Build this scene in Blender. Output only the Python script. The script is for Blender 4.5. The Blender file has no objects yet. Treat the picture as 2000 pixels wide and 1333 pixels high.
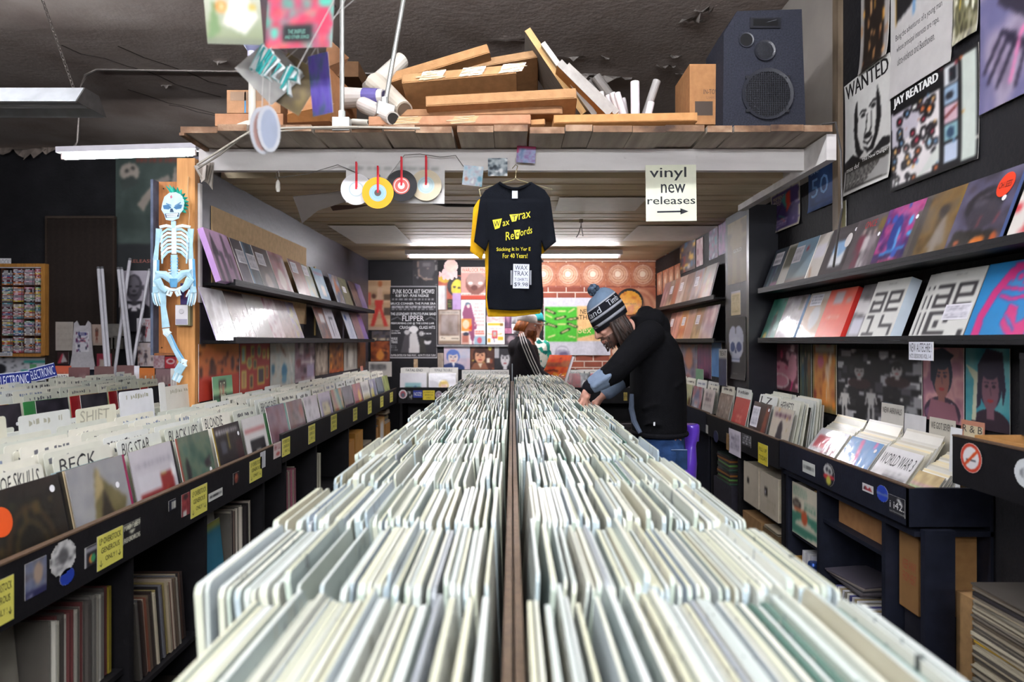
import bpy, math, random
import numpy as np
from mathutils import Vector, Matrix, Euler

# ---------------------------------------------------------------- camera, world, exposure
sc = bpy.context.scene
COL = sc.collection
PI = math.pi
H = 1.5                                   # lens height above the floor
F = 2000 * 24.0 / 36.0                    # focal length in pixels of the 2000 px frame
cam_d = bpy.data.cameras.new('camera'); cam = bpy.data.objects.new('camera', cam_d); COL.objects.link(cam)
cam.location = (0, 0, H); cam.rotation_euler = (PI / 2, 0, 0)
cam_d.lens = 24; cam_d.sensor_width = 36; cam_d.clip_start = 0.02; cam_d.clip_end = 60
cam_d.dof.use_dof = True; cam_d.dof.focus_distance = 4.0; cam_d.dof.aperture_fstop = 2.8
sc.camera = cam
world = bpy.data.worlds.new('world'); sc.world = world; world.use_nodes = True
world.node_tree.nodes['Background'].inputs[0].default_value = (.75, .8, 1, 1)
world.node_tree.nodes['Background'].inputs[1].default_value = 0.03
sc.view_settings.view_transform = 'Standard'; sc.view_settings.look = 'None'
sc.view_settings.exposure = 2.35; sc.view_settings.gamma = 1.0; sc.view_settings.use_curve_mapping = False
sc.cycles.use_denoising = True
sc.cycles.max_bounces = 6; sc.cycles.diffuse_bounces = 4; sc.cycles.glossy_bounces = 2; sc.cycles.transparent_max_bounces = 6
sc.cycles.sample_clamp_indirect = 6
TUBE = 40.0                               # radiance of a lit fluorescent tube

def W(px, py, Y): return Vector(((px - 1000) * Y / F, Y, H - (py - 666.5) * Y / F))
def YX(px, X): return X * F / (px - 1000)
def ZX(px, py, X): return H - (py - 666.5) * X / (px - 1000)

# ---------------------------------------------------------------- colour, art
def S(h):
    """hex -> sRGB floats"""
    if len(h) == 3: h = ''.join(c * 2 for c in h)
    return np.array([int(h[i:i + 2], 16) / 255 for i in (0, 2, 4)])
def lin(a):
    a = np.asarray(a, float)
    return np.where(a <= .04045, a / 12.92, ((np.maximum(a, 0) + .055) / 1.055) ** 2.4)
def C(h): return tuple(lin(S(h))) if isinstance(h, str) else tuple(h)

def vnoise(U, V, scale, seed):
    r = np.random.RandomState(seed); out = 0; amp = 1; tot = 0
    for o in range(3):
        n = max(2, int(scale * 2 ** o) + 2)
        g = r.rand(n + 1, n + 1)
        x = np.clip(U, 0, 1) * (n - 1); y = np.clip(V, 0, 1) * (n - 1)
        i = x.astype(int); j = y.astype(int); fx = x - i; fy = y - j
        fx = fx * fx * (3 - 2 * fx); fy = fy * fy * (3 - 2 * fy)
        out = out + amp * ((g[j, i] * (1 - fx) + g[j, i + 1] * fx) * (1 - fy) + (g[j + 1, i] * (1 - fx) + g[j + 1, i + 1] * fx) * fy)
        tot += amp; amp *= .55
    return out / tot

def art(spec, n=34, m=None):
    """paint a small picture; spec is 'bg|op args|op args'. u runs right, v runs up, both 0..1"""
    m = m or n
    V, U = np.mgrid[0:m, 0:n].astype(float); U /= n - 1; V /= m - 1
    parts = [p.split() for p in spec.split('|')]
    A = np.ones((m, n, 3)) * S(parts[0][0])
    def put(mask, col, a=1.0):
        k = (mask * a)[..., None]; A[:] = A * (1 - k) + S(col) * k
    fl = lambda L: [float(x) for x in L]
    def ell(cu, cv, ru, rv): return (((U - cu) / ru) ** 2 + ((V - cv) / rv) ** 2 <= 1)
    def poly(q):
        P = [(q[i], q[i + 1]) for i in range(0, len(q), 2)]; ins = np.zeros(U.shape, bool); j = len(P) - 1
        for i in range(len(P)):
            (xi, yi), (xj, yj) = P[i], P[j]
            ins ^= ((yi > V) != (yj > V)) & (U < (xj - xi) * (V - yi) / ((yj - yi) or 1e-9) + xi); j = i
        return ins
    def line(w, q):
        d = np.full(U.shape, 9.)
        for i in range(0, len(q) - 2, 2):
            ax, ay, bx, by = q[i:i + 4]; L = (bx - ax) ** 2 + (by - ay) ** 2 or 1e-9
            t = np.clip(((U - ax) * (bx - ax) + (V - ay) * (by - ay)) / L, 0, 1)
            d = np.minimum(d, np.hypot(U - ax - t * (bx - ax), V - ay - t * (by - ay)))
        return d <= w / 2
    for p in parts[1:]:
        o, a = p[0], p[1:]
        if o == 'r': x = fl(a[:4]); put((U >= x[0]) & (U <= x[2]) & (V >= x[1]) & (V <= x[3]), a[4])
        elif o == 'e': x = fl(a[:4]); put(ell(*x), a[4])
        elif o == 'o': x = fl(a[:5]); put(ell(*x[:4]) & ~ell(x[0], x[1], max(x[2] - x[4], .001), max(x[3] - x[4], .001)), a[5])
        elif o == 'p': put(poly(fl(a[1:])), a[0])
        elif o == 'l': put(line(float(a[0]), fl(a[2:])), a[1])
        elif o == 'g':
            k = V[..., None]; A[:] = S(a[0]) * (1 - k) + S(a[1]) * k
        elif o == 'n':
            q = vnoise(U, V, float(a[0]), int(a[1])); q = np.clip((q - .25) / .5, 0, .999)
            cs = np.array([S(c) for c in a[3:]]); z = q * (len(cs) - 1); i = z.astype(int); f_ = (z - i)[..., None]
            cc = cs[i] * (1 - f_) + cs[np.minimum(i + 1, len(cs) - 1)] * f_
            A[:] = A * (1 - float(a[2])) + cc * float(a[2])
        elif o == 'b':
            r = random.Random(int(a[0]))
            for _ in range(int(a[1])):
                rr = r.uniform(float(a[2]), float(a[3])); put(ell(r.random(), r.random(), rr, rr * r.uniform(.5, 1.6)), r.choice(a[4:]))
        elif o == 'q':
            r = random.Random(int(a[0]))
            for _ in range(int(a[1])):
                x, y, w_, h_ = r.random(), r.random(), r.uniform(float(a[2]), float(a[3])), r.uniform(float(a[2]), float(a[3]))
                put((abs(U - x) < w_) & (abs(V - y) < h_), r.choice(a[4:]))
        elif o == 'v':                     # loose discs with coloured labels
            r = random.Random(int(a[0])); x = fl(a[3:7])
            for _ in range(int(a[1])):
                u, v, q = x[0] + r.random() * (x[2] - x[0]), x[1] + r.random() * (x[3] - x[1]), float(a[2]) * r.uniform(.8, 1.2)
                put(ell(u, v, q, q * 1.1), '19171a'); put(ell(u, v, q * .5, q * .55), r.choice(a[7:]))
        elif o == 's':
            z = U * math.cos(float(a[1])) + V * math.sin(float(a[1])); k = (np.floor(z * float(a[0])).astype(int)) % (len(a) - 2)
            for i, c in enumerate(a[2:]): put(k == i, c)
        elif o == 't':
            x = fl(a[:4]); rows = int(a[4]); r = random.Random(int(sum(x) * 1e3)); rh = (x[3] - x[1]) / rows
            for i in range(rows):
                u = x[0]; v0 = x[1] + i * rh
                while u < x[2] - .01:
                    w_ = r.uniform(.02, .1) * (x[2] - x[0]) + .01
                    put((U >= u) & (U <= min(u + w_, x[2])) & (V >= v0 + rh * .2) & (V <= v0 + rh * .8), a[5]); u += w_ + .025
        elif o == 'f':                     # a portrait: face at (cu,cv), half-height s
            cu, cv, s_ = fl(a[:3]); sk, ha = a[3], a[4]; dk = a[5] if len(a) > 5 else '322'
            put(ell(cu, cv + .22 * s_, .86 * s_, 1.02 * s_), ha); put(ell(cu, cv - 1.55 * s_, 1.5 * s_, .75 * s_), dk)
            put((abs(U - cu) < .28 * s_) & (V < cv - .4 * s_) & (V > cv - 1.2 * s_), sk)
            put(ell(cu, cv, .64 * s_, .9 * s_), sk); put(ell(cu, cv + .75 * s_, .62 * s_, .36 * s_), ha)
            for e_ in (-1, 1):
                put(ell(cu + e_ * .27 * s_, cv + .12 * s_, .14 * s_, .07 * s_), dk); put(line(.06 * s_, [cu + e_ * .12 * s_, cv + .28 * s_, cu + e_ * .42 * s_, cv + .29 * s_]), ha)
            put(line(.08 * s_, [cu, cv + .05 * s_, cu + .06 * s_, cv - .22 * s_]), dk, .45); put(ell(cu, cv - .46 * s_, .24 * s_, .07 * s_), dk if sk == 'ccc' else '933')
        elif o == 'h':                     # a standing figure
            cu, v0, hh = fl(a[:3]); c1, c2 = a[3], a[4]
            put(ell(cu, v0 + .93 * hh, .055 * hh, .07 * hh), c2)
            put(poly([cu - .13 * hh, v0 + .84 * hh, cu + .13 * hh, v0 + .84 * hh, cu + .09 * hh, v0 + .45 * hh, cu - .09 * hh, v0 + .45 * hh]), c1)
            put(line(.07 * hh, [cu - .05 * hh, v0 + .47 * hh, cu - .08 * hh, v0]), c1); put(line(.07 * hh, [cu + .05 * hh, v0 + .47 * hh, cu + .08 * hh, v0]), c1)
            put(line(.05 * hh, [cu - .12 * hh, v0 + .82 * hh, cu - .17 * hh, v0 + .45 * hh]), c1); put(line(.05 * hh, [cu + .12 * hh, v0 + .82 * hh, cu + .17 * hh, v0 + .5 * hh]), c1)
    for ax in (0, 1):                      # soft printed edges
        P_ = np.pad(A, ((1, 1), (0, 0), (0, 0)) if ax == 0 else ((0, 0), (1, 1), (0, 0)), 'edge')
        A = (P_[:-2] + 2 * P_[1:-1] + P_[2:]) / 4 if ax == 0 else (P_[:, :-2] + 2 * P_[:, 1:-1] + P_[:, 2:]) / 4
    return A

PALS = ['7a3b2e c98f5a e8d9b8 2b2422', '22283a 5b6d8c c9cfd6 a33', '8a2f3a e0b2a5 f3e9df 3a1f24', '3d4f3a 9aa86a e6dfb0 5a2f1c', 'd7d2c8 8f8a86 4a4548 b9a07a',
        '5a4a6e b39ac2 e9dfe8 2e2438', 'c9682f f0b45a 6a2b1a f5e3c0', '2f6f7a 9fd0cc e9efe6 d07a4a', '1d1b1e 54504f a8a29c 7d2b2b', 'b8aeb4 e8e2e0 6f5f68 9c4a55',
        '3a2f28 8a6f4e d8c49a 1c1613', '2a4a8a 7fa8d8 e8eef2 c93d3d', 'd9c23a 3a3a34 e9e3c4 b0502f', 'cfa5a8 f2dcd6 8c4a52 40282c']
def rand_art(seed, n=26):
    r = random.Random(seed * 7 + 3); p = r.choice(PALS).split(); k = seed % 7; r.shuffle(p)
    s = p[0]
    if k in (0, 3): s += '|n %d %d .9 %s %s %s' % (r.randint(2, 5), seed, p[0], p[1], p[2])
    if k in (1, 5): s += '|r .0 .0 1 %.2f %s|n 4 %d .35 %s %s' % (r.uniform(.3, .6), p[3], seed, p[1], p[2])
    if k in (0, 2, 5): s += '|f %.2f %.2f %.2f %s %s %s' % (r.uniform(.35, .65), r.uniform(.48, .6), r.uniform(.22, .36), p[1], p[3], p[2])
    if k in (1, 4): s += '|h %.2f .05 .75 %s %s|h %.2f .05 .7 %s %s' % (r.uniform(.2, .45), p[3], p[2], r.uniform(.5, .8), p[2], p[1])
    if k == 6: s += '|r .1 .1 .9 .8 %s|n 6 %d .5 %s %s' % (p[1], seed, p[2], p[3])
    if k == 3: s += '|b %d 9 .05 .16 %s %s %s' % (seed, p[1], p[2], p[3])
    if r.random() < .7: s += '|t .08 .84 %.2f .96 1 %s' % (r.uniform(.5, .92), p[2] if k % 2 else p[3])
    return art(s, n)

# ---------------------------------------------------------------- materials (all node based, base colour from the mesh's own 'Col')
MATS = {}
def nodes_of(m): return m.node_tree.nodes, m.node_tree.links
def vmat(key, rough=.6, spec=.4, metal=0, coat=0, coat_r=.1, mott=.12, mscale=14, bump=0, bscale=60, sheen=0, sss=0, stretch=(1, 1, 1)):
    if key in MATS: return MATS[key]
    m = bpy.data.materials.new(key); m.use_nodes = True; N, L = nodes_of(m); b = N['Principled BSDF']
    a = N.new('ShaderNodeAttribute'); a.attribute_name = 'Col'
    tc = N.new('ShaderNodeTexCoord'); mp = N.new('ShaderNodeMapping'); mp.inputs['Scale'].default_value = stretch
    L.new(tc.outputs['Object'], mp.inputs[0])
    nz = N.new('ShaderNodeTexNoise'); nz.inputs['Scale'].default_value = mscale; nz.inputs['Detail'].default_value = 3
    L.new(mp.outputs[0], nz.inputs['Vector'])
    mr = N.new('ShaderNodeMapRange'); mr.inputs[1].default_value = .3; mr.inputs[2].default_value = .7
    mr.inputs[3].default_value = 1 - mott; mr.inputs[4].default_value = 1 + mott
    L.new(nz.outputs[0], mr.inputs[0])
    mx = N.new('ShaderNodeVectorMath'); mx.operation = 'SCALE'
    L.new(a.outputs['Color'], mx.inputs[0]); L.new(mr.outputs[0], mx.inputs['Scale']); L.new(mx.outputs[0], b.inputs['Base Color'])
    b.inputs['Roughness'].default_value = rough; b.inputs['Specular IOR Level'].default_value = spec; b.inputs['Metallic'].default_value = metal
    b.inputs['Coat Weight'].default_value = coat; b.inputs['Coat Roughness'].default_value = coat_r
    if sheen: b.inputs['Sheen Weight'].default_value = sheen
    if sss: b.inputs['Subsurface Weight'].default_value = sss; b.inputs['Subsurface Radius'].default_value = (.01, .004, .003); b.inputs['Subsurface Scale'].default_value = .5
    if bump:
        n2 = N.new('ShaderNodeTexNoise'); n2.inputs['Scale'].default_value = bscale; n2.inputs['Detail'].default_value = 2
        L.new(mp.outputs[0], n2.inputs['Vector'])
        bp = N.new('ShaderNodeBump'); bp.inputs['Strength'].default_value = bump; bp.inputs['Distance'].default_value = .004
        L.new(n2.outputs[0], bp.inputs['Height']); L.new(bp.outputs[0], b.inputs['Normal'])
        if coat: L.new(bp.outputs[0], b.inputs['Coat Normal'])
    MATS[key] = m; return m
paper = vmat('printed_paper', .55, .35, mott=.05)
gloss = vmat('shrink_wrapped_print', .4, .4, coat=.7, coat_r=.1, mott=.04, bump=.35, bscale=18)
sleeve = vmat('plastic_sleeve', .38, .45, coat=.25, coat_r=.2, mott=.06, mscale=9)
card = vmat('cardboard', .85, .15, mott=.12, mscale=25, bump=.15, bscale=90)
paint = vmat('worn_paint', .55, .2, mott=.22, mscale=18, bump=.12, bscale=70)
wood = vmat('plain_wood', .6, .3, mott=.2, mscale=10, stretch=(8, 8, .8), bump=.1)
cloth = vmat('cloth', .95, .1, mott=.1, mscale=30, bump=.3, bscale=140)
metal = vmat('metal', .38, .5, metal=.75, mott=.12, mscale=20)
plastic = vmat('plastic', .35, .5, mott=.05)
vinyl = vmat('vinyl', .45, .25, mott=.03)
skin = vmat('skin', .5, .4, mott=.07, mscale=18, sss=.12)
hair = vmat('hair', .55, .4, mott=.35, mscale=60, stretch=(1, 1, .2), bump=.5, bscale=90)

def emit_mat(key, col, strength):
    if key in MATS: return MATS[key]
    m = bpy.data.materials.new(key); m.use_nodes = True; N, L = nodes_of(m); b = N['Principled BSDF']
    b.inputs['Base Color'].default_value = (*col, 1); b.inputs['Emission Color'].default_value = (*col, 1); b.inputs['Emission Strength'].default_value = strength
    MATS[key] = m; return m
tube_on = emit_mat('lit_tube', (.93, .96, 1.0), TUBE)

# ---------------------------------------------------------------- mesh building
TXT = {}
def text_mesh(body):
    if body in TXT: return TXT[body]
    cu = bpy.data.curves.new('t', 'FONT'); cu.body = body; cu.resolution_u = 2; cu.align_x = 'CENTER'
    ob = bpy.data.objects.new('t', cu); me = bpy.data.meshes.new_from_object(ob)
    v = np.zeros(len(me.vertices) * 3); me.vertices.foreach_get('co', v); v = v.reshape(-1, 3)
    f = [tuple(p.vertices) for p in me.polygons]
    bpy.data.objects.remove(ob); bpy.data.curves.remove(cu); bpy.data.meshes.remove(me)
    TXT[body] = (v, f); return TXT[body]

class MB:
    def __init__(s): s.v = []; s.f = []; s.c = []
    def add(s, vs, fs, col):
        n = len(s.v); s.v += [tuple(v) for v in vs]; s.f += [tuple(i + n for i in f) for f in fs]
        s.c += ([C(col)] * len(vs)) if (isinstance(col, str) or len(col) == 3 and not hasattr(col[0], '__len__')) else [tuple(c) for c in col]
        return s
    def box(s, x0, y0, z0, x1, y1, z1, col='888', M=None):
        P = [Vector((x, y, z)) for z in (z0, z1) for y in (y0, y1) for x in (x0, x1)]
        if M is not None: P = [M @ p for p in P]
        return s.add(P, [(0, 2, 3, 1), (4, 5, 7, 6), (0, 1, 5, 4), (1, 3, 7, 5), (3, 2, 6, 7), (2, 0, 4, 6)], col)
    def prism(s, pts, y0, y1, col, M=None):
        """outline in local x,z extruded along y"""
        n = len(pts); P = [Vector((x, y0, z)) for x, z in pts] + [Vector((x, y1, z)) for x, z in pts]
        if M is not None: P = [M @ p for p in P]
        return s.add(P, [tuple(range(n)), tuple(range(2 * n - 1, n - 1, -1))] + [(i, i + n, (i + 1) % n + n, (i + 1) % n) for i in range(n)], col)
    def tube(s, pts, r, col, n=8, M=None, flat=1.0):
        pts = [Vector(p) for p in pts]; rs = r if isinstance(r, (list, tuple)) else [r] * len(pts); V_ = []; up = Vector((.13, .21, .97))
        for i, p in enumerate(pts):
            d = (pts[min(i + 1, len(pts) - 1)] - pts[max(i - 1, 0)]).normalized()
            a = d.cross(up); a = a.normalized() if a.length > .05 else d.cross(Vector((1, 0, 0))).normalized()
            b = d.cross(a).normalized()
            for k in range(n):
                t = 2 * PI * k / n; V_.append(p + a * rs[i] * math.cos(t) + b * rs[i] * flat * math.sin(t))
        if M is not None: V_ = [M @ v for v in V_]
        fs = [(i * n + k, i * n + (k + 1) % n, (i + 1) * n + (k + 1) % n, (i + 1) * n + k) for i in range(len(pts) - 1) for k in range(n)]
        fs += [tuple(range(n - 1, -1, -1)), tuple(range((len(pts) - 1) * n, len(pts) * n))]
        return s.add(V_, fs, col)
    def lathe(s, prof, col, n=28, M=None, cap=True):
        V_ = [Vector((r * math.cos(2 * PI * k / n), r * math.sin(2 * PI * k / n), z)) for r, z in prof for k in range(n)]
        if M is not None: V_ = [M @ v for v in V_]
        fs = [(i * n + k, i * n + (k + 1) % n, (i + 1) * n + (k + 1) % n, (i + 1) * n + k) for i in range(len(prof) - 1) for k in range(n)]
        if cap: fs += [tuple(range(n - 1, -1, -1)), tuple(range((len(prof) - 1) * n, len(prof) * n))]
        return s.add(V_, fs, col)
    def ball(s, c, r, col, M=None, n=12, m=8):
        r = r if hasattr(r, '__len__') else (r, r, r); c = Vector(c)
        V_ = [c + Vector((r[0] * math.sin(PI * j / m) * math.cos(2 * PI * k / n), r[1] * math.sin(PI * j / m) * math.sin(2 * PI * k / n), r[2] * math.cos(PI * j / m))) for j in range(1, m) for k in range(n)]
        V_ += [c + Vector((0, 0, r[2])), c - Vector((0, 0, r[2]))]
        if M is not None: V_ = [M @ v for v in V_]
        fs = [((j) * n + k, (j + 1) * n + k, (j + 1) * n + (k + 1) % n, j * n + (k + 1) % n) for j in range(m - 2) for k in range(n)]
        a, b = (m - 1) * n, (m - 1) * n + 1
        fs += [(k, (k + 1) % n, a) for k in range(n)] + [((m - 2) * n + (k + 1) % n, (m - 2) * n + k, b) for k in range(n)]
        return s.add(V_, fs, col)
    def picture(s, A, w, h, t=.003, edge='ddd', bend=None, mask=None, x0=None):
        """a printed sheet of width w, height h, front at y = 0 looking to -y; its back at y = t"""
        m, n, _ = A.shape; x0 = -w / 2 if x0 is None else x0
        V, U = np.mgrid[0:m, 0:n].astype(float); U /= n - 1; V /= m - 1
        off = bend(U, V) if bend else np.zeros_like(U)
        X = x0 + U * w; Z = V * h
        cols = lin(A.reshape(-1, 3))
        ok = np.ones((m - 1, n - 1), bool) if mask is None else mask(U[:-1, :-1] + .5 / n, V[:-1, :-1] + .5 / m)
        fs = [(j * n + i, j * n + i + 1, (j + 1) * n + i + 1, (j + 1) * n + i) for j in range(m - 1) for i in range(n - 1) if ok[j, i]]
        s.add(np.stack([X, off, Z], -1).reshape(-1, 3), fs, cols)
        if mask is not None or bend is not None:
            s.add(np.stack([X, off + t, Z], -1).reshape(-1, 3), [f[::-1] for f in fs], [C(edge)] * (m * n))
        else: s.box(x0, .0006, 0, x0 + w, t, h, edge)
        return s
    def text(s, body, u0, v0, u1, v1, col, w=1, h=1, y=-.0006, bend=None, x0=None, M=None, shear=0, wob=0, keep=False):
        """lettering fitted to the box u0..u1, v0..v1 of a sheet w by h"""
        v, f = text_mesh(body)
        if not len(v): return s
        lo, hi = v.min(0), v.max(0); d = np.maximum(hi - lo, 1e-6); q = (v - lo) / d
        if keep:
            k = min((u1 - u0) * w / d[0], (v1 - v0) * h / d[1]); ww, hh = d[0] * k / w, d[1] * k / h
            uc, vc = (u0 + u1) / 2, (v0 + v1) / 2; u0, u1, v0, v1 = uc - ww / 2, uc + ww / 2, vc - hh / 2, vc + hh / 2
        u = u0 + q[:, 0] * (u1 - u0) + shear * q[:, 1] * (u1 - u0); vv = v0 + q[:, 1] * (v1 - v0)
        if wob: vv = vv + wob * (v1 - v0) * np.sin(q[:, 0] * 23)
        x0 = -w / 2 if x0 is None else x0
        Y = np.full(len(u), y) + (bend(u, vv) if bend else 0)
        P = np.stack([x0 + u * w, Y, vv * h], -1)
        if M is not None: P = [M @ Vector(p) for p in P]
        return s.add(P, f, col)
    def mesh(s, name, mat, smooth=False):
        me = bpy.data.meshes.new(name)
        me.from_pydata([tuple(float(x) for x in v) for v in s.v], [], s.f)
        ca = me.color_attributes.new('Col', 'FLOAT_COLOR', 'POINT')
        c = np.ones((len(s.v), 4), np.float32)
        if s.c: c[:, :3] = np.array(s.c, np.float32)
        ca.data.foreach_set('color', c.ravel())
        for m_ in (mat if isinstance(mat, (list, tuple)) else [mat]): me.materials.append(m_)
        if smooth: me.polygons.foreach_set('use_smooth', [True] * len(me.polygons))
        me.update(); return me
    def build(s, name, mat, parent=None, smooth=False, loc=None, rot=None):
        o = bpy.data.objects.new(name, s.mesh(name, mat, smooth)); COL.objects.link(o)
        if parent is not None: o.parent = parent
        if loc is not None: o.location = loc
        if rot is not None: o.rotation_euler = rot
        return o

def tag(o, label, cat, group=None, kind=None):
    if label: o['label'] = label
    if cat: o['category'] = cat
    if group: o['group'] = group
    if kind: o['kind'] = kind
    return o
def thing(name, label, cat, loc=(0, 0, 0), rot=(0, 0, 0), group=None):
    o = bpy.data.objects.new(name, None); COL.objects.link(o); o.location = loc; o.rotation_euler = rot; o.empty_display_size = .05
    return tag(o, label, cat, group)
def struct(name, mb, mat, smooth=False):
    o = mb.build(name, mat, smooth=smooth); o['kind'] = 'structure'; return o
def dup(root, loc, rot=None, label=None, group=None):
    r = root.copy(); COL.objects.link(r); r.location = loc
    if rot is not None: r.rotation_euler = rot
    if label: r['label'] = label
    if group: r['group'] = group
    for ch in list(root.children):
        c = ch.copy(); COL.objects.link(c); c.parent = r
        for g in ch.children:
            d = g.copy(); COL.objects.link(d); d.parent = c
    return r
ORD = 'zeroth first second third fourth fifth sixth seventh eighth ninth tenth eleventh twelfth thirteenth fourteenth fifteenth sixteenth seventeenth eighteenth nineteenth twentieth'.split()
TENS = {2: 'twenty', 3: 'thirty', 4: 'forty', 5: 'fifty', 6: 'sixty'}
def nth(i): return ORD[i] if i <= 20 else (TENS[i // 10] + ('-' + ORD[i % 10] if i % 10 else 'th')).replace('yth', 'ieth')

def poster(name, label, A, loc, w, h, rz=0, lean=0, roll=0, texts=(), mat=None, t=.003, edge='e6e2da', cat='poster', group=None, bend=None, mask=None):
    """a printed sheet or cover; loc is the middle of its lower edge; texts are (body,u0,v0,u1,v1,colour)"""
    mb = MB().picture(A, w, h, t, edge, bend, mask)
    for tx in texts:
        for k in (range(3) if len(tx) > 6 else (0,)): mb.text(tx[0], tx[1] + .006 * k - .006 * (len(tx) > 6), tx[2], tx[3] + .006 * k - .006 * (len(tx) > 6), tx[4], tx[5], w, h, bend=bend, y=-.0006 - .0002 * k)
    return tag(mb.build(name, mat or paper, loc=loc, rot=(-lean, roll, rz)), label, cat, group)
def sheet(name, parent, A, x, z, w, h, y=-.0012, texts=(), mat=None, roll=0, edge='eee', t=.0008):
    """a sheet stuck on a part: child with its lower left corner at x,z"""
    mb = MB().picture(A, w, h, t, edge, x0=0)
    for tx in texts: mb.text(tx[0], *tx[1:5], tx[5], w, h, x0=0, keep=len(tx) > 6)
    return mb.build(name, mat or paper, parent, loc=(x, y, z), rot=(0, roll, 0))
def disc(name, parent, x, z, r, col, y=-.0015, mat=None, ink=None, ry=None):
    mb = MB().lathe([(r, 0), (r, .001)], col, 24, Matrix.Rotation(PI / 2, 4, 'X') @ Matrix.Diagonal((1, (ry or r) / r, 1, 1)))
    if ink: mb.text(ink, -r * .75, -r * .3, r * .75, r * .3, '2a1410', 1, 1, y=-.0016, x0=0)
    return mb.build(name, mat or paper, parent, loc=(x, y, z))
# ---------------------------------------------------------------- the room
YB, ZC, XL, XR, XRF, YP = 8.5, 3.9, -1.79, 1.95, 1.79, 3.9   # back wall, ceiling, partition, right wall, far right wall, loft beam
def noisy(key, cols, scale, rough, bump=.3, bscale=40, stretch=(1, 1, 1), detail=5, lo=.3, hi=.7):
    if key in MATS: return MATS[key]
    m = bpy.data.materials.new(key); m.use_nodes = True; N, L = nodes_of(m); b = N['Principled BSDF']
    tc = N.new('ShaderNodeTexCoord'); mp = N.new('ShaderNodeMapping'); mp.inputs['Scale'].default_value = stretch; L.new(tc.outputs['Object'], mp.inputs[0])
    nz = N.new('ShaderNodeTexNoise'); nz.inputs['Scale'].default_value = scale; nz.inputs['Detail'].default_value = detail; L.new(mp.outputs[0], nz.inputs['Vector'])
    cr = N.new('ShaderNodeValToRGB'); L.new(nz.outputs[0], cr.inputs[0]); e = cr.color_ramp.elements
    e[0].position = lo; e[0].color = (*C(cols[0]), 1); e[1].position = hi; e[1].color = (*C(cols[-1]), 1)
    for i, c in enumerate(cols[1:-1]):
        x = e.new(lo + (hi - lo) * (i + 1) / (len(cols) - 1)); x.color = (*C(c), 1)
    L.new(cr.outputs[0], b.inputs['Base Color']); b.inputs['Roughness'].default_value = rough; b.inputs['Specular IOR Level'].default_value = .3
    n2 = N.new('ShaderNodeTexNoise'); n2.inputs['Scale'].default_value = bscale; n2.inputs['Detail'].default_value = 4; L.new(tc.outputs['Object'], n2.inputs['Vector'])
    bp = N.new('ShaderNodeBump'); bp.inputs['Strength'].default_value = bump; bp.inputs['Distance'].default_value = .01
    L.new(n2.outputs[0], bp.inputs['Height']); L.new(bp.outputs[0], b.inputs['Normal'])
    MATS[key] = m; return m
m_ceil = noisy('stained_plaster', ['7d6e67', '93867f', '9f938d', '8a7d75'], .9, .8, .5, 26)
m_black = noisy('black_painted_wall', ['0f0e12', '161519', '1d1c20'], 3, .7, .5, 30)
m_upper = noisy('dark_upper_wall', ['4a4341', '56504e', '625b58'], 1.2, .75, .3, 20)
m_grey = noisy('grey_painted_plywood', ['39363a', '46424a', '544f57'], 2.2, .42, .15, 30, (1, .5, 3))
m_pale = noisy('pale_painted_wall', ['8b837f', '989089', 'a59d97'], 1.4, .7, .2, 25)
m_floor = noisy('worn_floor', ['2b2522', '3a322d', '241f1d'], 4, .6, .2, 30)
m_board = noisy('dusty_loft_boards', ['8f8378', 'a2968a', 'b5a99c'], 3, .7, .3, 30, (6, .6, 6))
m_cream = noisy('cream_painted_joists', ['b8a78a', 'c6b596', 'd2c2a4'], 3, .55, .2, 30, (.5, 4, 4))
m_white = noisy('white_painted_timber', ['bdb8b6', 'cdc8c6', 'd6d2cf'], 2.5, .45, .12, 25, (.6, 4, 4))
m_edge = noisy('raw_board_edges', ['3f2e25', '7a5c46', 'a58a72'], 7, .8, .4, 40)
m_pine = noisy('bare_pine', ['b47b45', 'c78d54', 'd49c62'], 5, .55, .15, 30, (9, 9, .7))

def brick_mat():
    m = bpy.data.materials.new('brickwork'); m.use_nodes = True; N, L = nodes_of(m); b = N['Principled BSDF']
    tc = N.new('ShaderNodeTexCoord'); sx = N.new('ShaderNodeSeparateXYZ'); cx = N.new('ShaderNodeCombineXYZ')
    L.new(tc.outputs['Object'], sx.inputs[0]); L.new(sx.outputs[0], cx.inputs[0]); L.new(sx.outputs[2], cx.inputs[1])
    br = N.new('ShaderNodeTexBrick'); br.inputs['Scale'].default_value = 1; br.inputs['Brick Width'].default_value = .225; br.inputs['Row Height'].default_value = .078
    br.inputs['Mortar Size'].default_value = .0075; br.inputs['Mortar Smooth'].default_value = .2
    br.inputs['Color1'].default_value = (*C('9c5038'), 1); br.inputs['Color2'].default_value = (*C('7e3f30'), 1); br.inputs['Mortar'].default_value = (*C('cbb7a6'), 1)
    L.new(cx.outputs[0], br.inputs['Vector'])
    nz = N.new('ShaderNodeTexNoise'); nz.inputs['Scale'].default_value = 9; nz.inputs['Detail'].default_value = 6; L.new(tc.outputs['Object'], nz.inputs['Vector'])
    mx = N.new('ShaderNodeMix'); mx.data_type = 'RGBA'; mx.blend_type = 'OVERLAY'; mx.inputs[0].default_value = .45
    L.new(br.outputs['Color'], mx.inputs[6]); L.new(nz.outputs[0], mx.inputs[7]); L.new(mx.outputs[2], b.inputs['Base Color'])
    bp = N.new('ShaderNodeBump'); bp.invert = True; bp.inputs['Strength'].default_value = .6; bp.inputs['Distance'].default_value = .01
    L.new(br.outputs['Fac'], bp.inputs['Height']); L.new(bp.outputs[0], b.inputs['Normal']); b.inputs['Roughness'].default_value = .8
    return m
struct('floor', MB().box(-7, -4, -.1, 2.2, YB + .2, 0), m_floor)
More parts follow.
